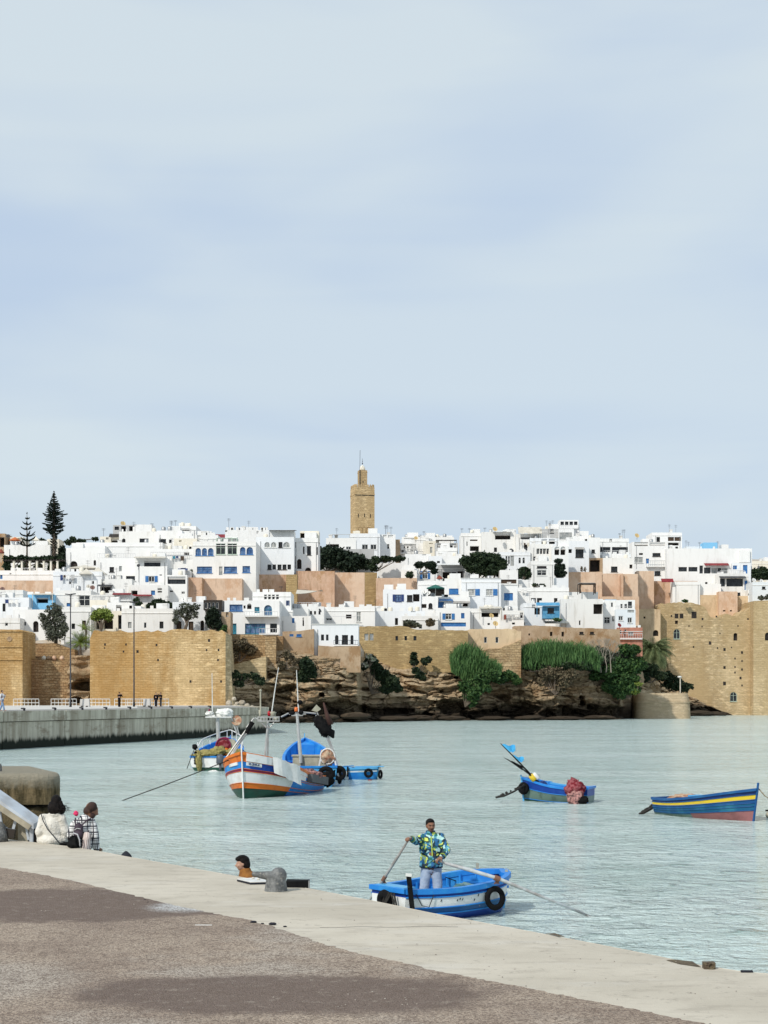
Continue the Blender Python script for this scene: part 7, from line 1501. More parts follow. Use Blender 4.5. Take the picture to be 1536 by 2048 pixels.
m = MB(); m.tube([G_.W(1.7, .5, .58), G_.W(2.1, .62, .46), G_.W(2.5, .6, .56), G_.W(2.8, .5, .6)], .01, 5); m.build('line', PT['drope'], bg_); m = MB(); m.tube([G_.pt(.06, .97, -1, -.04), G_.pt(.1, .7, -1, -.05), G_.pt(.15, .66, -1, -.05), G_.pt(.18, .95, -1, -.04)], .008, 5); m.build('line', PT['drope'], bg_)
m = MB(); rnd = random.Random(8)
for i in range(9): q = G_.W(-.1, rnd.uniform(-.3, .1), .5); m.tube([q, q + Vector((rnd.uniform(-.12, .05), rnd.uniform(-.1, .05), -.2)), q + Vector((rnd.uniform(-.18, .1), rnd.uniform(-.1, .1), -.46))], .018, 5)
m.build('weedy_rope_ends', PT['drope'], bg_)
m = MB()      # paint scars on the white strake
for (t, v) in ((.24, .80), (.36, .78), (.38, .8), (.40, .79), (.53, .83), (.50, .74)): m.bar(G_.pt(t, v - .03, -1, -.004), G_.pt(t + .006, v + .02, -1, -.004), .012)
m.build('paint_scars', PT['black'], bg_)
# ================================================================ PEOPLE
def skinmat(name, c): return mat(name, c, .55, tuple(v * .8 for v in c), 6., spec=.35)
SK = skinmat('tanned_skin', (.26, .125, .075)); SK2 = skinmat('fair_skin', (.45, .27, .19)); HAIR = mat('black_hair', (.005, .004, .004), .6, (.012, .009, .008), 20., bump=.6, bsc=60, spec=.12)
JEANS = mat('light_blue_jeans', (.27, .35, .47), .85, (.36, .43, .54), 7., bump=.5, bsc=14); JEANS2 = mat('dark_trousers', (.02, .022, .03), .85)
k = NT('camouflage_print_jacket'); v = k.obj(); w_ = k.noise(k.mapv(v, (1, .4, 1)), 7., 2, .5, out='Color'); vm = k.n.new('ShaderNodeVectorMath'); vm.operation = 'MULTIPLY_ADD'; k.l.new(w_, vm.inputs[0]); vm.inputs[1].default_value = (.16, .05, .16); k.l.new(k.mapv(v, (1, .5, 1)), vm.inputs[2])
cell = k.vor(vm.outputs[0], 23., 'Color'); sp3 = k.n.new('ShaderNodeSeparateColor'); k.l.new(cell, sp3.inputs[0])
cr = k.n.new('ShaderNodeValToRGB'); cr.color_ramp.interpolation = 'CONSTANT'; k.l.new(sp3.outputs[0], cr.inputs[0]); e = cr.color_ramp.elements
for i, (p_, c_) in enumerate(((0, (.008, .022, .03)), (.22, (.02, .13, .30)), (.42, (.10, .34, .42)), (.56, (.42, .66, .62)), (.68, (.02, .15, .12)), (.80, (.60, .68, .12)), (.92, (.012, .04, .10)))):
    if i < 2: e[i].position = p_; e[i].color = c_ + (1,)
    else: q = e.new(p_); q.color = c_ + (1,)
JACK = k.done(cr.outputs[0], .75, k.bump(k.noise(v, 9., 3), .4, .03))
def head(mb, c, s=1., yaw=0., tilt=0., roll=0.):
    """cranium, jaw, nose, brow, ears as one lump to be fused; faces -Y when yaw=0; c = centre of the head"""
    Mx = Matrix.Rotation(roll, 3, 'Y') @ Matrix.Rotation(yaw, 3, 'Z') @ Matrix.Rotation(tilt, 3, 'X')
    def q(x, y, z): return Vector(c) + Mx @ Vector((x, y, z)) * s
    mb.ell(q(0, .012, .03), (.074 * s, .092 * s, .085 * s), Mx); mb.ell(q(0, -.022, -.025), (.060 * s, .066 * s, .078 * s), Mx); mb.ell(q(0, -.045, -.075), (.034 * s, .032 * s, .026 * s), Mx)
    mb.caps(q(0, -.086, .012), q(0, -.106, -.022), .008 * s, .014 * s); mb.ell(q(0, -.078, .022), (.044 * s, .014 * s, .010 * s), Mx)
    mb.ell(q(0, -.084, -.048), (.024 * s, .010 * s, .009 * s), Mx)
    for e_ in (-1, 1): mb.ell(q(e_ * .074, .006, -.005), (.009 * s, .018 * s, .028 * s), Mx); mb.ell(q(e_ * .036, -.062, -.022), (.024 * s, .02 * s, .026 * s), Mx)
    return q, Mx
def hand(mb, wrist, d, palm_n, s=1., curl=1., side=1):
    """palm, four fingers of different lengths curled round, and a thumb from the side of the palm"""
    d = Vector(d).normalized(); n = Vector(palm_n); n = (n - d * n.dot(d)).normalized(); u = d.cross(n).normalized() * side; w = Vector(wrist)
    pc = w + d * .045 * s; mb.caps(w, w + d * .03 * s, .026 * s, .030 * s); Mx = Matrix((u, d, n)).transposed(); mb.ell(pc, (.042 * s, .048 * s, .018 * s), Mx)
    for i, (o, l) in enumerate(((-.030, .036), (-.010, .042), (.010, .040), (.029, .031))):
        b = w + d * .085 * s + u * o * s; a1 = R(35 * curl); a2 = R(100 * curl); a3 = R(165 * curl)
        p1 = b + (d * math.cos(a1) + n * math.sin(a1)) * l * s * .9; p2 = p1 + (d * math.cos(a2) + n * math.sin(a2)) * l * s * .75; p3 = p2 + (d * math.cos(a3) + n * math.sin(a3)) * l * s * .6
        mb.caps(b, p1, .0098 * s, .0092 * s, 8); mb.caps(p1, p2, .0092 * s, .0085 * s, 8); mb.caps(p2, p3, .0085 * s, .0075 * s, 8)
    t0 = w + d * .03 * s - u * .036 * s; t1 = t0 + (d * .6 - u * .7 + n * .35).normalized() * .036 * s; t2 = t1 + (d * .7 + n * .8).normalized() * .030 * s; mb.caps(t0, t1, .0125 * s, .0105 * s, 8); mb.caps(t1, t2, .0105 * s, .009 * s, 8)
def hairmesh(root, q, Mx, s, mt, style, vox=.009):
    m = MB(); m.ell(q(0, .022, .045), (.080 * s, .092 * s, .080 * s), Mx)
    if style == 'short': m.ell(q(0, .05, .0), (.074 * s, .062 * s, .070 * s), Mx); m.ell(q(0, -.045, .088), (.056 * s, .032 * s, .026 * s), Mx)
    if style == 'full': m.ell(q(0, .055, -.01), (.080 * s, .066 * s, .090 * s), Mx); m.ell(q(0, -.06, .078), (.070 * s, .045 * s, .036 * s), Mx); m.ell(q(.0, .0, .105), (.07 * s, .07 * s, .03 * s), Mx)
    for e_ in (-1, 1): m.ell(q(e_ * .066, .012, .02), (.014 * s, .024 * s, .038 * s), Mx)
    o = m.build('hair', mt, root); remesh(o, vox, 2); return o
def face_bits(root, q, Mx, s, beard=True):
    m = MB()
    for e_ in (-1, 1): m.ell(q(e_ * .027, -.076, .008), (.013 * s, .008 * s, .006 * s), Mx, n=8, k=6)
    m.build('eyes', mat('dark_eyes', (.02, .014, .012), .3), root); m = MB()
    for e_ in (-1, 1): m.caps(q(e_ * .012, -.088, .024), q(e_ * .046, -.076, .027), .006 * s, .005 * s, 6)
    m.build('eyebrows', HAIR, root); m = MB(); m.caps(q(-.020, -.090, -.052), q(.020, -.090, -.052), .005 * s, .005 * s, 6); m.build('mouth', mat('lips', (.16, .05, .045), .5), root)
    if beard: m = MB(); m.caps(q(-.024, -.092, -.040), q(.024, -.092, -.040), .006 * s, .006 * s, 6); m.ell(q(0, -.074, -.088), (.034 * s, .026 * s, .018 * s), Mx, n=10, k=6); m.build('beard', mat('stubble', (.05, .03, .022), .8), root)
# ---------- the standing rower
YR = 28.0
def J(px, py, d=0.): return P(px, py, YR + d)
rw = thing('person', 'man in a blue, green and yellow patterned jacket standing in a rowing boat', 'person', J(862, 1828))
hc = J(861, 1651.5, -.03); bm_ = MB(); q, Mx = head(bm_, hc, 1.02, R(14), R(6), R(-2))
shL, shR = J(846, 1674), J(881, 1674)         # photo left and right shoulder
elL, haL = J(833.5, 1684, -.22), J(822.5, 1677.5, -.44)
elR, haR = J(893.5, 1699, -.08), J(884, 1714.5, -.33)
pel = J(862, 1736); chest = J(863, 1690)
bm_.caps(J(861, 1663, .02), J(862, 1674, .03), .052, .062); bm_.caps(chest, pel, .13, .14); bm_.caps(shL, shR, .06, .06); bm_.caps(J(862, 1680), chest, .10, .13)
for a, b, c in ((shL, elL, haL), (shR, elR, haR)): bm_.caps(a, b, .050, .040); bm_.caps(b, c, .038, .026)
hipL, hipR, knL, knR, anL, anR = J(853, 1740), J(872, 1740), J(847.5, 1781, -.08), J(876, 1782, -.06), J(846.5, 1822, .02), J(878, 1822, .0)
for a, b, c in ((hipL, knL, anL), (hipR, knR, anR)): bm_.caps(a, b, .078, .052); bm_.caps(b, c, .050, .036); bm_.caps(c + Vector((0, .03, -.03)), c + Vector((0, -.16, -.045)), .034, .03)
dL = (haL - elL).normalized(); hand(bm_, haL, (dL + Vector((-.25, -.1, .0))), Vector((-.1, -.3, -1)), 1.12, .85, 1)
dR = (haR - elR).normalized(); hand(bm_, haR, (Vector((-.85, -.45, -.35))), Vector((0, .1, -1)), 1.12, .85, -1)
o = bm_.build('body', SK, rw); remesh(o, .0095, 2, .5)
hairmesh(rw, q, Mx, 1.02, HAIR, 'short', .009); face_bits(rw, q, Mx, 1.02)
m = MB(); m.ell(J(862.5, 1693), (.225, .145, .26)); m.ell(J(862, 1722), (.205, .150, .17)); m.lathe(J(862, 1733.5), [(.185, 0), (.205, .02), (.20, .12), (.19, .2)], 22)
m.caps(J(847, 1676), J(879, 1676), .078, .078); m.ell(J(862, 1679), (.20, .12, .11))
for a, b, c, r0 in ((shL, elL, haL, .072), (shR, elR, haR, .074)): e_ = c + (b - c) * .10; m.caps(a, b, r0, .066); m.caps(b, e_, .068, .054)
m.lathe(J(861, 1671, .01), [(.085, 0), (.095, .03), (.088, .085), (.075, .09)], 18, M=Matrix.Rotation(R(10), 3, 'X')); o = m.build('jacket', JACK, rw); remesh(o, .014, 3, .5)
dsp = o.modifiers.new('folds', 'DISPLACE'); tx = bpy.data.textures.new('cloth_folds', 'CLOUDS'); tx.noise_scale = .14; dsp.texture = tx; dsp.strength = .032; dsp.mid_level = .5
m = MB(); m.tube([J(862, 1673, -.105), J(863.5, 1690, -.165), J(864.5, 1710, -.172), J(865, 1732, -.165)], [.010, .010, .010, .010], 6); m.build('zip', mat('lime_zip', (.55, .68, .10), .5), rw)
m = MB(); m.lathe(J(862, 1735), [(.186, 0), (.206, .004), (.206, .022), (.186, .026)], 24, M=Matrix.Diagonal((1, .8, 1)).to_3x3() if False else None); o = m.build('hem_band', mat('navy_hem', (.01, .03, .045), .8), rw)
for v_ in o.data.vertices: v_.co.y *= .80
m = MB(); e_ = haR + (elR - haR) * .12; d_ = (elR - haR).normalized(); m.tube([e_ - d_ * .012, e_ + d_ * .02], [.058, .058], 14); e_ = haL + (elL - haL) * .12; d_ = (elL - haL).normalized(); m.tube([e_ - d_ * .012, e_ + d_ * .02], [.056, .056], 14); m.build('cuffs', mat('lime_cuff', (.28, .36, .05), .8), rw)
m = MB(); m.ell(J(862, 1738), (.185, .135, .10))
for a, b, c in ((hipL, knL, anL), (hipR, knR, anR)): m.caps(a + Vector((0, 0, .03)), b, .102, .080); m.caps(b, c, .080, .066)
o = m.build('jeans', JEANS, rw); remesh(o, .014, 3, .5); dsp = o.modifiers.new('folds', 'DISPLACE'); dsp.texture = tx; dsp.strength = .022; dsp.mid_level = .5
m = MB()
for a in (anL, anR): m.caps(a + Vector((0, .05, -.035)), a + Vector((0, -.17, -.05)), .046, .042)
o = m.build('shoes', JEANS2, rw); remesh(o, .012, 2)
# oars
WOOD = mat('grey_weathered_oar', (.40, .40, .38), .6, (.24, .22, .20), 5.); WOOD2 = mat('grey_blue_paint_oar', (.50, .54, .55), .5, (.30, .28, .26), 4.)
def oar(p0, p1, p2, lb, r=.022, mt=WOOD2, collar=None):
    rt = thing('oar', lb, 'oar', p0); m = MB(); d = (p2 - p0).normalized(); m.tube([p0 - d * .06, p0 + d * .12], [.017, .018], 10); m.build('handle', WOOD, rt)
    m = MB(); m.tube([p0 + d * .12, p0.lerp(p1, .5), p1, p1.lerp(p2, .5), p2], [r, r * 1.35, r * 1.25, r * .95, r * .8], 10); m.build('shaft', mt, rt, smooth=True)
    m = MB(); sd_ = d.cross(Vector((0, 0, 1))).normalized(); m.obox(p2 + d * .2, d * .26, sd_ * .055, d.cross(sd_).normalized() * .010); m.build('blade', mt, rt)
    if collar is not None:
        m = MB(); m.tube([collar - d * .05, collar + d * .05], [r * 1.9, r * 1.9], 10)
        for i in range(4): m.tube([collar + Vector((0, 0, -.02)), collar + Vector((.03 * i - .05, .02, -.1))], .01, 5)
        m.build('rope_binding', mat('rusty_binding', (.22, .11, .07), .9), rt)
    return rt
hL = haL + (dL + Vector((-.25, -.1, 0))).normalized() * .075 + Vector((-.01, -.02, -.035)); hR = haR + Vector((-.85, -.45, -.35)).normalized() * .07 + Vector((0, 0, -.035))
oar(hL, P(766, 1760, 27.75), P(736, 1806, 27.9), 'oar gripped high in the left of the photo, dipping behind the boat stern', .019, WOOD, P(768, 1757, 27.75))
oar(hR, P(996, 1757, 27.55), P(1180, 1833, 27.9), 'long pale oar reaching right across the boat side into the water', .026, WOOD2, P(994, 1757, 27.56))
# ---------- woman in the white coat, seated on the quay edge
Yw = 28.75
COAT = mat('white_fleece_coat', (.70, .68, .62), .95, (.6, .57, .5), 5., bump=.7, bsc=35)
def Q(px, py, d=0.): return P(px, py, Yw + d)
wm = thing('person', 'woman with long black hair in a white coat seated on the quay edge', 'person', Q(104, 1696)); bm_ = MB(); q, Mx = head(bm_, Q(113, 1606, .03), 1.0, R(180 - 28), R(10)); bm_.caps(Q(111, 1618), Q(107, 1630), .05, .055)
bm_.caps(Q(105, 1645), Q(103, 1682, .05), .09, .11)
for a, b, c in ((Q(86, 1638), Q(82, 1664, -.02), Q(92, 1680, .22)), (Q(124, 1638), Q(131, 1664, 0), Q(134, 1682, .16))): bm_.caps(a, b, .045, .038); bm_.caps(b, c, .036, .026); hand(bm_, c, (.2, 1, -.2), (0, 0, -1), 1., .4)
for x_ in (96, 114): bm_.caps(Q(x_, 1686, .08), Q(x_ + 2, 1680, .5), .08, .06); bm_.caps(Q(x_ + 2, 1682, .5), Q(x_ + 2, 1724, .6), .052, .04)
o = bm_.build('body', SK2, wm); remesh(o, .012, 2)
m = MB(); m.ell(Q(104, 1656, .02), (.215, .15, .26)); m.caps(Q(86, 1636), Q(122, 1634), .075, .075); m.ell(Q(104, 1680, .04), (.27, .19, .14)); m.ell(Q(110, 1628), (.12, .1, .06))
for a, b, c in ((Q(86, 1638), Q(80, 1664, -.02), Q(84, 1682, .1)), (Q(124, 1638), Q(130, 1662, 0), Q(131, 1681, .12))): m.caps(a, b, .08, .085); m.caps(b, c, .085, .065)
o = m.build('coat', COAT, wm); remesh(o, .014, 5, .5); dsp = o.modifiers.new('folds', 'DISPLACE'); dsp.texture = tx; dsp.strength = .04; dsp.mid_level = .4
m = MB(); rnd = random.Random(9); m.ell(Q(112.5, 1602, -.01), (.098, .10, .115)); m.ell(Q(108, 1616, -.06), (.115, .08, .13)); m.ell(Q(122, 1618, -.02), (.085, .07, .10))
for i in range(46):
    a = Q(rnd.uniform(98, 124), rnd.uniform(1602, 1616), rnd.uniform(-.1, .03)); b = a + Vector((rnd.uniform(-.03, .05), rnd.uniform(-.03, .0), -rnd.uniform(.05, .14))); c = b + Vector((rnd.uniform(-.05, .09), rnd.uniform(-.02, .02), -rnd.uniform(.0, .05))); m.tube([a, b, c], [.02, .016, .007], 5)
o = m.build('hair', HAIR, wm); remesh(o, .009, 1)
m = MB()
for i in range(16):
    p = Q(124, 1612 + rnd.uniform(-2, 10), 0); pts = [p]; 
    for j in range(7): p = p + Vector((rnd.uniform(.005, .035), 0, rnd.uniform(-.024, .022))); pts.append(p)
    m.tube(pts, .0022, 4)
m.build('flyaway_curls', HAIR, wm)
m = MB(); pts = [Q(82, 1627, -.10), Q(86, 1641, -.165), Q(95, 1658, -.19), Q(106, 1671, -.20), Q(116, 1683, -.20), Q(122, 1689, -.17)]; m.tube(pts, .009, 6); m.build('bag_strap', JEANS2, wm); heap(wm, Q(131, 1688, -.05), (.10, .06, .035), 'black', 71, 'bag')
# ---------- woman with the headscarf and plaid jacket
Ys = 28.1
def S_(px, py, d=0.): return P(px, py, Ys + d)
k = NT('black_on_white_plaid'); x, y, z = k.sep(k.obj())
def line(v, per, w, ph=0.): return k.math('LESS_THAN', k.math('ABSOLUTE', k.math('SUBTRACT', k.math('FRACT', k.math('ADD', k.math('DIVIDE', v, per), ph)), .5)), w)
u_ = k.math('ADD', x, k.math('MULTIPLY', y, .6)); ln = k.math('MAXIMUM', k.math('MAXIMUM', line(u_, .105, .10), line(z, .105, .11, .3)), k.math('MAXIMUM', line(u_, .105, .035, .33), line(z, .105, .035, .66)))
PLAID = k.done(k.mix(ln, (.70, .70, .69), (.035, .035, .045)), .9)
sw = thing('person', 'woman in a brown headscarf and plaid jacket seated on the quay edge', 'person', S_(165, 1702)); bm_ = MB(); q, Mx = head(bm_, S_(186, 1622, .05), .98, R(180 - 70), R(24)); bm_.caps(S_(180, 1626), S_(172, 1636), .05, .055); bm_.caps(S_(166, 1650), S_(166, 1688, .05), .09, .11)
for a, b, c in ((S_(147, 1650), S_(140, 1672), S_(148, 1688, .2)), (S_(186, 1648), S_(193, 1672, -.02), S_(196, 1696, .12))): bm_.caps(a, b, .045, .038); bm_.caps(b, c, .036, .026); hand(bm_, c, (.1, 1, -.3), (0, 0, -1), 1., .4)
for x_ in (157, 175): bm_.caps(S_(x_, 1692, .08), S_(x_ + 2, 1688, .5), .08, .06); bm_.caps(S_(x_ + 2, 1690, .5), S_(x_ + 2, 1728, .6), .052, .04)
o = bm_.build('body', SK, sw); remesh(o, .012, 2)
m = MB(); m.ell(S_(166, 1660, .02), (.19, .15, .25)); m.caps(S_(150, 1648), S_(182, 1642), .075, .075); m.ell(S_(172, 1638), (.13, .11, .09)); m.ell(S_(168, 1686, .04), (.20, .15, .13))
for a, b, c in ((S_(148, 1650), S_(141, 1670), S_(145, 1684, .12)), (S_(186, 1650), S_(191, 1672, -.02), S_(193, 1697, .06))): m.caps(a, b, .072, .068); m.caps(b, c, .068, .058)
o = m.build('plaid_jacket', PLAID, sw); remesh(o, .014, 3, .5)
SCARF = mat('brown_gold_headscarf', (.24, .11, .05), .8, (.045, .025, .02), 3.2, 2, .45, .55); m = MB(); m.ell(S_(183.5, 1614, .02), (.098, .105, .095), Matrix.Rotation(R(25), 3, 'Y')); m.ell(S_(176, 1622, 0), (.085, .08, .075)); m.ell(S_(182, 1631, .0), (.075, .075, .06)); o = m.build('headscarf', SCARF, sw); remesh(o, .01, 3)
dsp = o.modifiers.new('folds', 'DISPLACE'); dsp.texture = tx; dsp.strength = .03; dsp.mid_level = .5
PACK = mat('dark_purple_backpack', (.035, .022, .035), .6, (.06, .04, .055), 8.); bp = thing('backpack', 'small dark purple backpack worn over the plaid jacket', 'backpack', S_(157, 1668, -.2)); m = MB(); m.ell(S_(157, 1662, -.19), (.085, .06, .15)); m.ell(S_(156, 1670, -.22), (.08, .05, .08)); o = m.build('bag', PACK, bp); remesh(o, .012, 2)
m = MB()
for pts in ([S_(151, 1636, -.10), S_(150.5, 1646, -.17), S_(152, 1656, -.2)], [S_(182, 1637, -.07), S_(172, 1642, -.14), S_(163, 1652, -.19)]): m.tube(pts, .014, 6)
m.tube([S_(165, 1664, -.18), S_(174, 1674, -.15), S_(178, 1660, -.12)], .008, 5); m.build('strap', PACK, bp)
m = MB(); m.tube([S_(149, 1660, -.235), S_(154, 1656.5, -.25), S_(161, 1658, -.24)], .005, 5); m.build('zip', M['wframe'], bp)
tag(heap(None, S_(152, 1627, -.10), (.042, .04, .042), 'rednet', 73, 'pompom', lab='bright pink pompom on top of the backpack strap', cat='pompom'), None).data.materials[0] = mat('pink_pompom', (.75, .05, .16), .9)
tag(heap(None, S_(148, 1686, -.26), (.115, .10, .12), 'black', 74, 'handbag', lab='rounded black handbag with a white-edged handle behind the plaid jacket', cat='handbag'))
m = MB(); m.tube([S_(141, 1672, -.30), S_(147, 1666, -.33), S_(155, 1669, -.34), S_(159, 1680, -.34), S_(160, 1692, -.32)], [.008, .011, .013, .012, .010], 8)
ob = m.build('bag_handle', mat('light_grey_trim', (.5, .5, .52), .5), loc=S_(150, 1680, -.3)); tag(ob, 'white-edged handle looping over the rounded black handbag', 'strap')
SHAWL = NT('striped_pale_shawl'); x, y, z = SHAWL.sep(SHAWL.obj()); wv = SHAWL.math('SINE', SHAWL.math('MULTIPLY', SHAWL.math('ADD', x, SHAWL.math('MULTIPLY', z, .12)), 190.)); SH = SHAWL.done(SHAWL.mix(SHAWL.ramp(wv, .3, .9), (.66, .58, .54), (.30, .20, .18)), .9)
m = MB(); m.ell(S_(173, 1672, -.17), (.07, .05, .07)); m.caps(S_(173, 1676, -.18), S_(172, 1696, -.17), .075, .085); o = m.build('shawl', SH, loc=S_(173, 1684, -.2)); remesh(o, .012, 2); tag(o, 'pale striped shawl hanging behind the plaid jacket', 'shawl')
dsp = o.modifiers.new('folds', 'DISPLACE'); dsp.texture = tx; dsp.strength = .03
# ---------- hooded person below the edge
hd = thing('person', 'person below the quay edge with only the top of a black hood in view', 'person', P(252, 1740, 26.6)); m = MB(); q, Mx = head(m, P(253, 1722, 26.6), 1., R(180 - 60), 0); m.caps(P(253, 1740, 26.6), P(253, 1780, 26.6), .12, .14); m.caps(P(253, 1728, 26.6), P(253, 1740, 26.6), .05, .07)
m.caps(P(247, 1780, 26.6), P(247, 1780, 27.0), .08, .06); m.caps(P(247, 1780, 27.0), P(247, 1820, 27.1), .06, .04); o = m.build('body', SK, hd); remesh(o, .014, 2)
m = MB(); m.ell(P(252, 1722, 26.58), (.115, .12, .125)); m.lathe(P(252, 1715, 26.58), [(.108, -.02), (.09, .035), (.05, .08), (.012, .112)], 18); m.ell(P(253, 1756, 26.6), (.22, .16, .24)); m.caps(P(244, 1750, 26.5), P(262, 1750, 26.5), .09, .09); o = m.build('hooded_coat', JEANS2, hd); remesh(o, .013, 2)
# ---------- man in the mustard jacket
Yo = 23.7; MUST = mat('mustard_jacket', (.28, .12, .025), .85, (.20, .08, .02), 5., bump=.4, bsc=15)
def O(px, py, d=0.): return P(px, py, Yo + d)
mo = thing('person', 'dark-haired man in a mustard jacket, shoulders and head showing behind the quay edge', 'person', O(490, 1810)); m = MB(); q, Mx = head(m, O(485, 1727.5), .98, R(-84), R(4)); m.caps(O(490, 1738), O(492, 1748), .052, .06); m.caps(O(493, 1764), O(492, 1800), .13, .14)
for a, b, c in ((O(497, 1758, -.17), O(494, 1786, -.22), O(478, 1796, -.16)), (O(497, 1758, .17), O(494, 1786, .22), O(478, 1796, .16))): m.caps(a, b, .05, .04); m.caps(b, c, .038, .028); hand(m, c, (-1, 0, -.2), (0, 0, -1), 1., .5)
for d_ in (-.1, .1): m.caps(O(490, 1805, d_), O(462, 1805, d_), .08, .06); m.caps(O(462, 1805, d_), O(460, 1850, d_), .055, .04)
o = m.build('body', SK2, mo); remesh(o, .0105, 2); hairmesh(mo, q, Mx, .98, HAIR, 'full', .009)
m = MB(); m.ell(O(497, 1764), (.17, .215, .17)); m.caps(O(494, 1750), O(509, 1757), .065, .08); m.ell(O(493, 1790), (.15, .2, .16)); m.caps(O(497, 1756, -.13), O(497, 1756, .13), .075, .075); m.lathe(O(492.5, 1753), [(.10, 0), (.09, .05), (.085, .11), (.07, .125)], 18, M=Matrix.Rotation(R(-8), 3, 'Y'))
for sg in (-1, 1): m.caps(O(498, 1760, .17 * sg), O(494, 1786, .23 * sg), .078, .07); m.caps(O(494, 1786, .23 * sg), O(482, 1794, .18 * sg), .066, .055)
o = m.build('jacket', MUST, mo); remesh(o, .012, 3, .5); dsp = o.modifiers.new('folds', 'DISPLACE'); dsp.texture = tx; dsp.strength = .035; dsp.mid_level = .5
# ---------- far people on the promenade
def far_person(px, pf, h, Y, lb, top, leg, hairc=HAIR, pose='stand', yaw=0., grp=None, skin=SK2):
    f = P(px, pf, Y); f.z = PZ + .01; root = thing('person', lb, 'person', f, grp); Rz = Matrix.Rotation(yaw, 3, 'Z')
    def q(x, y, z): return f + Rz @ Vector((x, y, z)) * h / 1.75
    m = MB(); hq, Mx = head(m, q(0, -.02, 1.64), h / 1.75, yaw); m.caps(q(0, 0, 1.5), q(0, 0, 1.4), .055, .07); m.caps(q(0, 0, 1.3), q(0, 0, .98), .14, .13)
    st = .24 if pose == 'walk' else .0
    an = [(q(-.09, -st, .08), q(-.09, -st * .6, .5)), (q(.09, st, .08), q(.09, st * .2, .5))]
    if pose == 'photo': arms = [(q(-.2, 0, 1.4), q(-.25, -.22, 1.25), q(-.08, -.3, 1.52)), (q(.2, 0, 1.4), q(.26, -.2, 1.28), q(.08, -.3, 1.52))]
    elif pose == 'walk': arms = [(q(-.2, 0, 1.4), q(-.24, .08, 1.12), q(-.22, -.05, .88)), (q(.2, 0, 1.4), q(.27, -.1, 1.15), q(.12, -.25, 1.35))]
    else: arms = [(q(-.2, 0, 1.4), q(-.25, 0, 1.13), q(-.22, -.08, .87)), (q(.2, 0, 1.4), q(.25, 0, 1.13), q(.22, -.08, .87))]
    for a, b, c in arms: m.caps(a, b, .05, .04); m.caps(b, c, .038, .03); hand(m, c, (c - b), (0, -1, 0), 1., .3)
    for (a, k_), sx in zip(an, (-1, 1)): m.caps(q(.09 * sx, 0, .92), k_, .085, .06); m.caps(k_, a, .055, .04); m.caps(a, a + Rz @ Vector((0, -.16, -.03)), .04, .035)
    o = m.build('body', skin, root); remesh(o, .02, 1); m = MB(); m.ell(q(0, 0, 1.3), (.21, .14, .18)); m.ell(q(0, 0, 1.05), (.18, .14, .2)); m.caps(q(-.17, 0, 1.41), q(.17, 0, 1.41), .08, .08)
    for a, b, c in arms: m.caps(a, b, .072, .062); m.caps(b, c + (b - c) * .12, .06, .05)
    o = m.build('jacket', top, root); remesh(o, .025, 1); m = MB(); m.ell(q(0, 0, .95), (.17, .13, .13))
    for (a, k_), sx in zip(an, (-1, 1)): m.caps(q(.09 * sx, 0, .92), k_, .10, .08); m.caps(k_, a + (k_ - a) * .1, .08, .075 if pose != 'wide' else .12)
    o = m.build('trousers', leg, root); remesh(o, .025, 1); m = MB(); m.ell(hq(0, .03, .05), (.085, .095, .08)); m.build('hair', hairc, root, smooth=True)
BLK = mat('black_jacket', (.007, .007, .009), .9, spec=.1); BLUE = mat('washed_blue_trousers', (.22, .33, .50), .85); WHT = mat('white_shirt', (.7, .7, .72), .85)
far_person(238.5, 1413.5, 1.80, 190, 'person in black standing alone on the far promenade taking a photo', BLK, BLK, pose='photo', yaw=R(150))
far_person(312, 1413, 1.76, 194, 'left one of two people in black behind the last white railing', BLK, JEANS2, yaw=R(20), grp=None); far_person(321.5, 1413, 1.78, 195.5, 'right one of two people in black behind the last white railing', BLK, JEANS2, pose='photo', yaw=R(-60))
far_person(4, 1422.5, 1.72, 134, 'person in white top and washed blue trousers walking at the left edge', WHT, BLUE, pose='walk', yaw=R(80))
# ================================================================ SMALL THINGS ON THE QUAYS
# lamp posts on the far promenade
def lamp(px, pyb, pyt, Y, lb, w=8):
    b = P(px, pyb, Y); b.z = PZ; t = P(px, pyt, Y); root = thing('lamp_post', lb, 'lamp post', b, 'tall dark lamp posts on the promenade'); m = MB(); m.lathe(b, [(.15, 0), (.15, .5), (.10, .6), (.06, (t.z - b.z))], 12); m.build('pole', M['dmetal'], root, smooth=True)
    m = MB(); s = Y / F
    for sg in (-1, 1):
        e_ = t + Vector((sg * w * s, -.3 * sg, .12)); m.bar(t, e_, .09); m.obox(e_ + Vector((-sg * .1, 0, -.02)), Vector((.30, .0, .03 * sg)), (0, .17, 0), (0, 0, .06))
    m.build('lamp_head', M['dmetal'], root)
lamp(141, 1415, 1190, 198, 'left tall dark lamp post with a double head on the far promenade'); lamp(268, 1413.5, 1206, 205, 'right tall dark lamp post in front of the great rampart', 6)
# curved white railings
def barrier_proto(c):
    root = thing('railing', '', 'railing', c, 'curved white steel railings on the promenade'); m = MB(); L = 3.3; n = 7
    def pr(x, f): return c + Vector((x, .10 + .42 * f * f * -1 + .42 * f, .98 * f))
    for i in range(n + 1): x = -L / 2 + L * i / n; m.tube([pr(x, f) for f in (0, .25, .5, .75, 1)], .045 if i in (0, n) else .032, 6)
    m.build('bars', M['wframe'], root); m = MB()
    for f in (.08, .5, 1): m.tube([pr(-L / 2, f), pr(L / 2, f)], .04, 6)
    m.build('rails', M['wframe'], root); return root
BR = [(52, 'leftmost curved white railing, in front of the square tower'), (127, 'curved white railing before the brown brick rampart'), (194, 'curved white railing just right of the left white block'), (254, 'curved white railing behind the person taking a photo'), (279, 'half-hidden curved white railing at the right lamp post'), (312, 'rightmost curved white railing, before the two people in black')]
pr_ = None
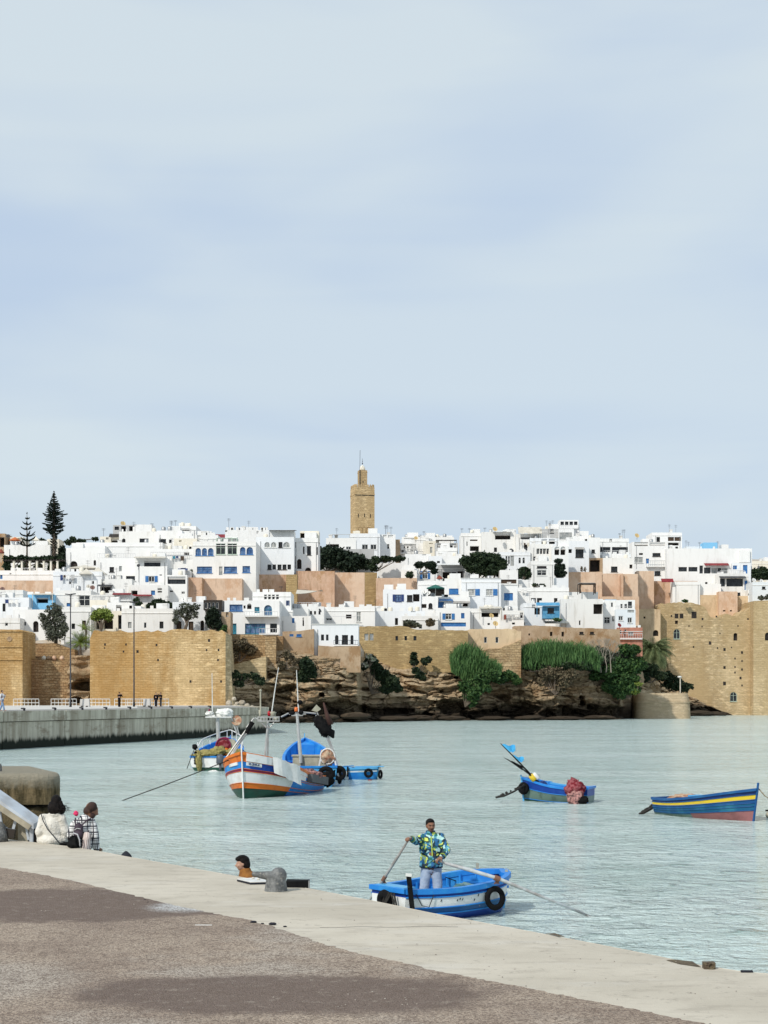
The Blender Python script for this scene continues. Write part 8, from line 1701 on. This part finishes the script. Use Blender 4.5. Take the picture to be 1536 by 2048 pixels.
for i, (px, lb) in enumerate(BR):
    c = P(px, 1411, 209 + (i == 4) * 3); c.z = PZ + .002
    if pr_ is None: pr_ = barrier_proto(c); pr_['label'] = lb
    else: clone(pr_, c, lb)
# white plastic blocks
def blk(px, py, Y, lb, w=.62, h=.98):
    c = P(px, py, Y); c.z = PZ; root = thing('concrete_block', lb, 'barrier block', c, 'white barrier blocks on the promenade'); m = MB()
    m.hexa([c + Vector(v) for v in ((-w, -.4, 0), (w, -.4, 0), (w, .4, 0), (-w, .4, 0), (-w * .86, -.28, h), (w * .86, -.28, h), (w * .86, .28, h), (-w * .86, .28, h))]); m.build('block', M['rooftile'], root)
    m = MB()
    for x_ in (-.3, .3): m.box(c.x + x_ - .14, c.x + x_ + .14, c.y - .41, c.y - .3, c.z + .003, c.z + .14)
    m.build('lifting_slot', M['void'], root)
blk(170, 1415, 200, 'white barrier block right of the left lamp post'); blk(294, 1413, 207, 'white barrier block left of the two people in black', .45)
# small mooring bollards along the far quay edge
mb0 = None
BL = [(8, 'first'), (70, 'second'), (129, 'third'), (183, 'fourth'), (232, 'fifth'), (279, 'sixth'), (322, 'seventh'), (363, 'eighth'), (401, 'ninth'), (437, 'tenth')]
for i, (px, w_) in enumerate(BL):
    # point on the edge line for this column
    best = None
    for a, b in zip(qp, qp[1:]):
        for t in range(0, 101):
            q_ = a.lerp(b, t / 100); e_ = abs(CX + F * q_.x / q_.y - px)
            if best is None or e_ < best[0]: best = (e_, q_.copy(), (b - a).normalized())
    q_ = best[1] + Vector((-best[2].y, best[2].x, 0)) * .9; q_.z = PZ + .004
    lb = w_ + ' small dark mooring bollard counting from the left along the far quay edge'
    if mb0 is None:
        mb0 = thing('mooring_bollard', lb, 'bollard', q_, 'small mooring bollards along the far quay'); m = MB(); m.lathe(q_, [(.17, 0), (.15, .04), (.09, .10), (.09, .22), (.12, .25), (.07, .31)], 14); m.build('post', M['dmetal'], mb0, smooth=True); m = MB(); m.caps(q_ + Vector((-.03, 0, .27)), q_ + Vector((-.22, .0, .28)), .07, .055); m.build('horn', M['dmetal'], mb0, smooth=True)
    else: clone(mb0, q_, lb)
# clay pots on the brick terrace
for i, (px, lb, mt) in enumerate(((88, 'white-topped round pot, leftmost on the brick terrace ledge', 'cream'), (97, 'dark clay pot second from the left on the brick terrace ledge', 'tan'), (108, 'round pinkish pot in the middle of the brick terrace ledge', 'pink'), (124, 'small pale pot at the right of the brick terrace ledge', 'pink2'))):
    c = P(px, 1321, 249); r_ = thing('clay_pot', lb, 'pot', c, 'pots on the brick terrace ledge'); m = MB(); m.lathe(c, [(.2, 0), (.36, .2), (.38, .42), (.25, .62), (.14, .70), (.18, .76)], 14); m.build('vessel', M[mt], r_, smooth=True)
# near grey bollard with one horn
c = G(552, 1783, QZ); s = c.y / F; k_ = 'near'
root = thing('mooring_bollard', 'worn grey iron bollard with one long horn pointing left on the near quay', 'bollard', c)
k = NT('worn_grey_iron'); v = k.obj(); cc_ = k.mix(k.ramp(k.noise(v, 9., 5, .7), .35, .65), (.20, .205, .20), (.085, .09, .09)); cc_ = k.mix(k.math('MULTIPLY', k.ramp(k.noise(v, 26., 4, .7), .56, .66), .7), cc_, (.38, .36, .31)); IRON = k.done(cc_, .62, k.bump(k.noise(v, 30., 5, .7), .8, .012), metal=.2)
m = MB(); m.lathe(c, [(.158, -.02), (.158, .01), (.150, .05), (.135, .14), (.122, .22), (.08, .27)], 24); m.ell(c + Vector((.035, 0, .215)), (.112, .115, .112), n=24, k=16); m.caps(c + Vector((.0, 0, .205)), c + Vector((-.20, -.02, .225)), .075, .050, 16); m.caps(c + Vector((-.20, -.02, .225)), c + Vector((-.29, -.03, .240)), .050, .036, 14)
o = m.build('casting', IRON, root); remesh(o, .007, 8, .6)
m = MB(); m.lathe(c, [(.175, -.0), (.175, .006), (.15, .01)], 28); m.build('base_flange', mat('bollard_base', (.5, .46, .38), .85, (.4, .37, .3), 9.), root)
# white board game tray on the quay
a = G(476, 1763, QZ); root = thing('board', 'thin white board with a black edge lying on the quay by the man in mustard', 'board', a); cs = [G(474, 1763, QZ), G(501, 1769.5, QZ), G(541, 1768.5, QZ), G(516, 1760, QZ)]
m = MB(); m.hexa([q + Vector((0, 0, .004)) for q in cs] + [q + Vector((0, 0, .028)) for q in cs]); m.build('edge', JEANS2, root); m = MB(); ctr = sum(cs, Vector()) / 4; cs2 = [ctr + (q - ctr) * .985 for q in cs]; m.hexa([q + Vector((0, 0, .030)) for q in cs2] + [q + Vector((0, 0, .040)) for q in cs2]); m.build('top', M['wframe'], root)
for i, (px, py) in enumerate(((506, 1759.5), (517, 1761.5))):
    q = G(px, py + 4, QZ) + Vector((0, 0, .05)); tag(rock(q, (.022, .018, .018), 80 + i, M['canvas'], 'shell'), ('left' if i == 0 else 'right') + ' one of two small pale shells on the white board', 'shell')
# black beam end beyond the bollard
a, b = G(572, 1777, QZ), G(618, 1780, QZ); root = thing('rubber_fender', 'black rubber fender block standing at the quay edge right of the bollard', 'fender', a); m = MB(); z0, z1 = QZ - .5, QZ + .095
Yb_ = 22.0; xa, xb = (572 - CX) * Yb_ / F, (618.5 - CX) * Yb_ / F; m.hexa([(xa, Yb_, z0), (xb, Yb_ - .02, z0), (xb, Yb_ + .16, z0), (xa, Yb_ + .2, z0), (xa, Yb_, z1 - .01), (xb, Yb_ - .02, z1 - .003), (xb, Yb_ + .16, z1), (xa, Yb_ + .2, z1)]); m.build('block', PT['black'], root)
m = MB(); m.box(xb - .012, xb + .006, Yb_ - .024, Yb_ - .005, z0, z1 + .002); m.build('edge_strip', M['metal'], root)
# rusty ring fittings at the right of the quay edge
root = thing('mooring_ring', 'rusty iron mooring ring on a small block at the quay edge on the right', 'mooring ring', G(1419, 1938, QZ)); c = G(1419, 1938, QZ); RUST = mat('rusty_iron', (.09, .065, .045), .9, (.16, .13, .08), 20., bump=.8, bsc=60)
m = MB(); m.box(c.x - .055, c.x + .055, c.y - .02, c.y + .08, QZ - .02, QZ + .062); m.build('block', RUST, root); m = MB(); m.tube([c + Vector((.028 * math.cos(6.283 * i / 16) + .012, -.028, .03 + .028 * math.sin(6.283 * i / 16))) for i in range(17)], .007, 6); m.build('ring', RUST, root)
m = MB(); pts = [G(1332, 1921, QZ), G(1350, 1920, QZ), G(1385, 1924, QZ), G(1402, 1935, QZ), G(1360, 1929, QZ)]; m.face(*[p + Vector((0, 0, .006)) for p in pts]); ob = m.build('rust_hollow', RUST, loc=pts[0]); tag(ob, 'worn rusty hollow in the quay edge left of the mooring ring', 'edge plate')
m = MB(); c = G(1494, 1945, QZ); m.box(c.x - .055, c.x + .055, c.y - .01, c.y + .03, QZ - .1, QZ + .018); ob = m.build('iron_plate', JEANS2, loc=c); tag(ob, 'small black iron plate at the quay edge, far right', 'iron plate')
m = MB(); c = G(1113, 1871, QZ); pts = [G(1090, 1868, QZ), G(1110, 1867, QZ), G(1132, 1875, QZ), G(1118, 1874, QZ)]; m.face(*[p + Vector((0, 0, .005)) for p in pts]); ob = m.build('rust_hollow', RUST, loc=c); tag(ob, 'small dark chip in the quay edge below the long oar', 'edge chip')
# litter
m = MB(); a, b = G(390, 1850, QZ + .015), G(424, 1850, QZ + .015); m.bar(a, b, .012, .008); ob = m.build('stick', M['wframe'], loc=a); tag(ob, 'thin white stick lying on the asphalt', 'stick')
LT = [(545, 1850, .045, 'black crumpled scrap on the line between asphalt and concrete'), (507, 1846, .04, 'dark flat scrap left of the black crumpled one'), (525, 1848, .02, 'tiny dark chip between the two dark scraps'), (570, 1854, .022, 'small dark leaf right of the black crumpled scrap'), (290, 1800, .016, 'tiny black crumb near the white stain'), (296, 1805, .014, 'second tiny crumb near the white stain')]
for i, (px, py, r_, lb) in enumerate(LT): q = G(px, py, QZ) + Vector((0, 0, r_ * .3)); tag(rock(q, (r_, r_ * .8, r_ * .4), 60 + i, JEANS2, 'litter'), lb, 'litter', 'dark scraps on the quay')
m = MB(); pts = [G(x_, 1853.5 + .8 * math.sin(x_ * .05) + (860 - x_) * .006, QZ) for x_ in range(640, 920, 12)]
m.tube([p + Vector((0, 0, .0)) for p in pts], .0035, 4); ob = m.build('joint', JEANS2, loc=pts[0]); tag(ob, kind='structure')
rnd = random.Random(77); m = MB()
for i in range(420):
    px, py = rnd.uniform(-50, 1500), rnd.uniform(1760, 2060)
    q = G(px, py, QZ + .006); r_ = rnd.uniform(.003, .009)
    if q.x > 3.5: continue
    m.ell(q, (r_, r_ * rnd.uniform(.6, 1.3), r_ * .5), n=6, k=4)
tag(m.build('gravel', mat('grit', (.20, .17, .14), .9, (.42, .38, .33), 3., lo=.45, hi=.55)), 'loose grit scattered over the near quay', 'gravel', kind='stuff')
# old stone block of the near mole, left
Yk = 33.5; zt = P(0, 1560, Yk).z; x1 = P(112, 0, Yk).x
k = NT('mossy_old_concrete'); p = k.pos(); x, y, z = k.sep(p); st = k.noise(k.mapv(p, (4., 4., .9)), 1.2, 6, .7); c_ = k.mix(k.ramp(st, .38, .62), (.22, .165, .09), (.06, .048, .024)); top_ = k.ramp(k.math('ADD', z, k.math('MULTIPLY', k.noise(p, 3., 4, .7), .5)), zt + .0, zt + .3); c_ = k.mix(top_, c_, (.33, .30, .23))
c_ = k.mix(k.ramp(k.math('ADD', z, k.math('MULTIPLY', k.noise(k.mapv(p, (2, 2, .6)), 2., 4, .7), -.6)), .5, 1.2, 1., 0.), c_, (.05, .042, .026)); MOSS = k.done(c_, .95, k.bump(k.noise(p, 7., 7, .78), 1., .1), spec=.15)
bl = thing('stone_mole', 'massive mossy concrete block with a rounded corner behind the ramp rail', 'mole', (x1 - 3, Yk + 1.5, 0)); 
def mole(name, ztop, zbot, dx):
    m = MB(); n = 10; rr_ = .42
    prof = [(0, zbot), (0, ztop - .13)] + [(-.13 * (1 - math.cos(R(a))), ztop - .13 + .13 * math.sin(R(a))) for a in (22, 45, 67, 90)]
    ring = []
    for (ins, z_) in prof:
        rg_ = [Vector((x1 - 8, Yk - dx - ins * 1, z_))] if False else []
        e_ = x1 + dx + ins; rg_.append(Vector((x1 - 8, Yk - dx - ins, z_)))
        for i in range(n + 1): a_ = R(-90 + 90 * i / n); rg_.append(Vector((e_ - rr_ + rr_ * math.cos(a_), Yk - dx - ins + rr_ + rr_ * math.sin(a_), z_)))
        rg_.append(Vector(((e_ - .45) * (Yk + 3.6) / Yk, Yk + 3.6, z_))); ring.append(rg_)
    for a_, b_ in zip(ring, ring[1:]):
        for i in range(len(a_) - 1): m.face(a_[i], a_[i + 1], b_[i + 1], b_[i])
    m.face(*(ring[-1] + [Vector((x1 - 9, Yk + 3.6, ztop))])); return m.build(name, MOSS, bl, smooth=False)
zj = P(0, 1615, Yk).z; mole('cap_block', zt + .14, zj + .06, 0.); mole('lower_wall', zj - .0, -2, -.10)
c = P(-4, 1552, 34.5); tb = thing('bollard', 'tip of a dark grey post on the mossy block, cut by the left edge', 'post', c); m = MB(); m.caps(c, c + Vector((.03, 0, .22)), .09, .05); m.build('post', IRON, tb, smooth=True)
# sloping rail of the access ramp
Yq = 29.2; rp = thing('ramp_rail', 'sloping pale grey rail on wooden props at the head of the access ramp', 'ramp rail', P(40, 1672, Yq)); WD = mat('grey_white_plank', (.50, .55, .60), .6, (.38, .40, .42), 3.); WD2 = mat('tan_board', (.40, .36, .27), .8, (.28, .25, .19), 4.)
a, b = P(-40, 1572, Yq - .2), P(67, 1648, Yq - .2); m = MB(); m.hexa([a + Vector((0, 0, -.10)), b + Vector((0, 0, -.10)), b + Vector((.08, .34, -.02)), a + Vector((.08, .34, -.02)), a, b, b + Vector((.08, .34, .06)), a + Vector((.08, .34, .06))]); m.build('top_plank', WD, rp)
m = MB(); a2, b2 = P(-40, 1588, Yq - .19), P(60, 1655, Yq - .19); m.bar(a2, b2, .06, .10); m.build('side_board', WD2, rp)
m = MB(); m.bar(P(33, 1634, Yq), P(25, 1664, Yq), .04, .05); m.bar(P(-2, 1618, Yq), P(4, 1660, Yq), .05, .05); m.bar(P(63, 1652, Yq - .1), P(63, 1684, Yq - .1), .06, .08); m.bar(P(-20, 1638, Yq), P(22, 1664, Yq), .05, .06); m.bar(P(52, 1650, Yq), P(57, 1680, Yq), .03, .04); m.build('prop', WD, rp)
m = MB(); m.hexa([P(36, 1680, Yq + .1), P(56, 1686, Yq + .1), P(56, 1686, Yq + .2), P(36, 1680, Yq + .2), P(35, 1634, Yq + .1), P(51, 1646, Yq + .1), P(51, 1646, Yq + .2), P(35, 1634, Yq + .2)]); m.build('panel', WD2, rp)
m = MB(); m.bar(P(68, 1655, Yq + .05), P(71, 1685, Yq + .05), .07, .12); m.bar(P(8, 1664, Yq - .05), P(30, 1668, Yq - .05), .1, .16); m.build('dark_post', M['dframe'], rp)
c = G(-2, 1683, QZ); nb = thing('mooring_bollard', 'grey stone bollard cut by the left edge of the photo beside the ramp rail', 'bollard', c); m = MB(); m.lathe(c, [(.17, 0), (.15, .1), (.12, .28), (.05, .36)], 18); m.build('post', IRON, nb, smooth=True)
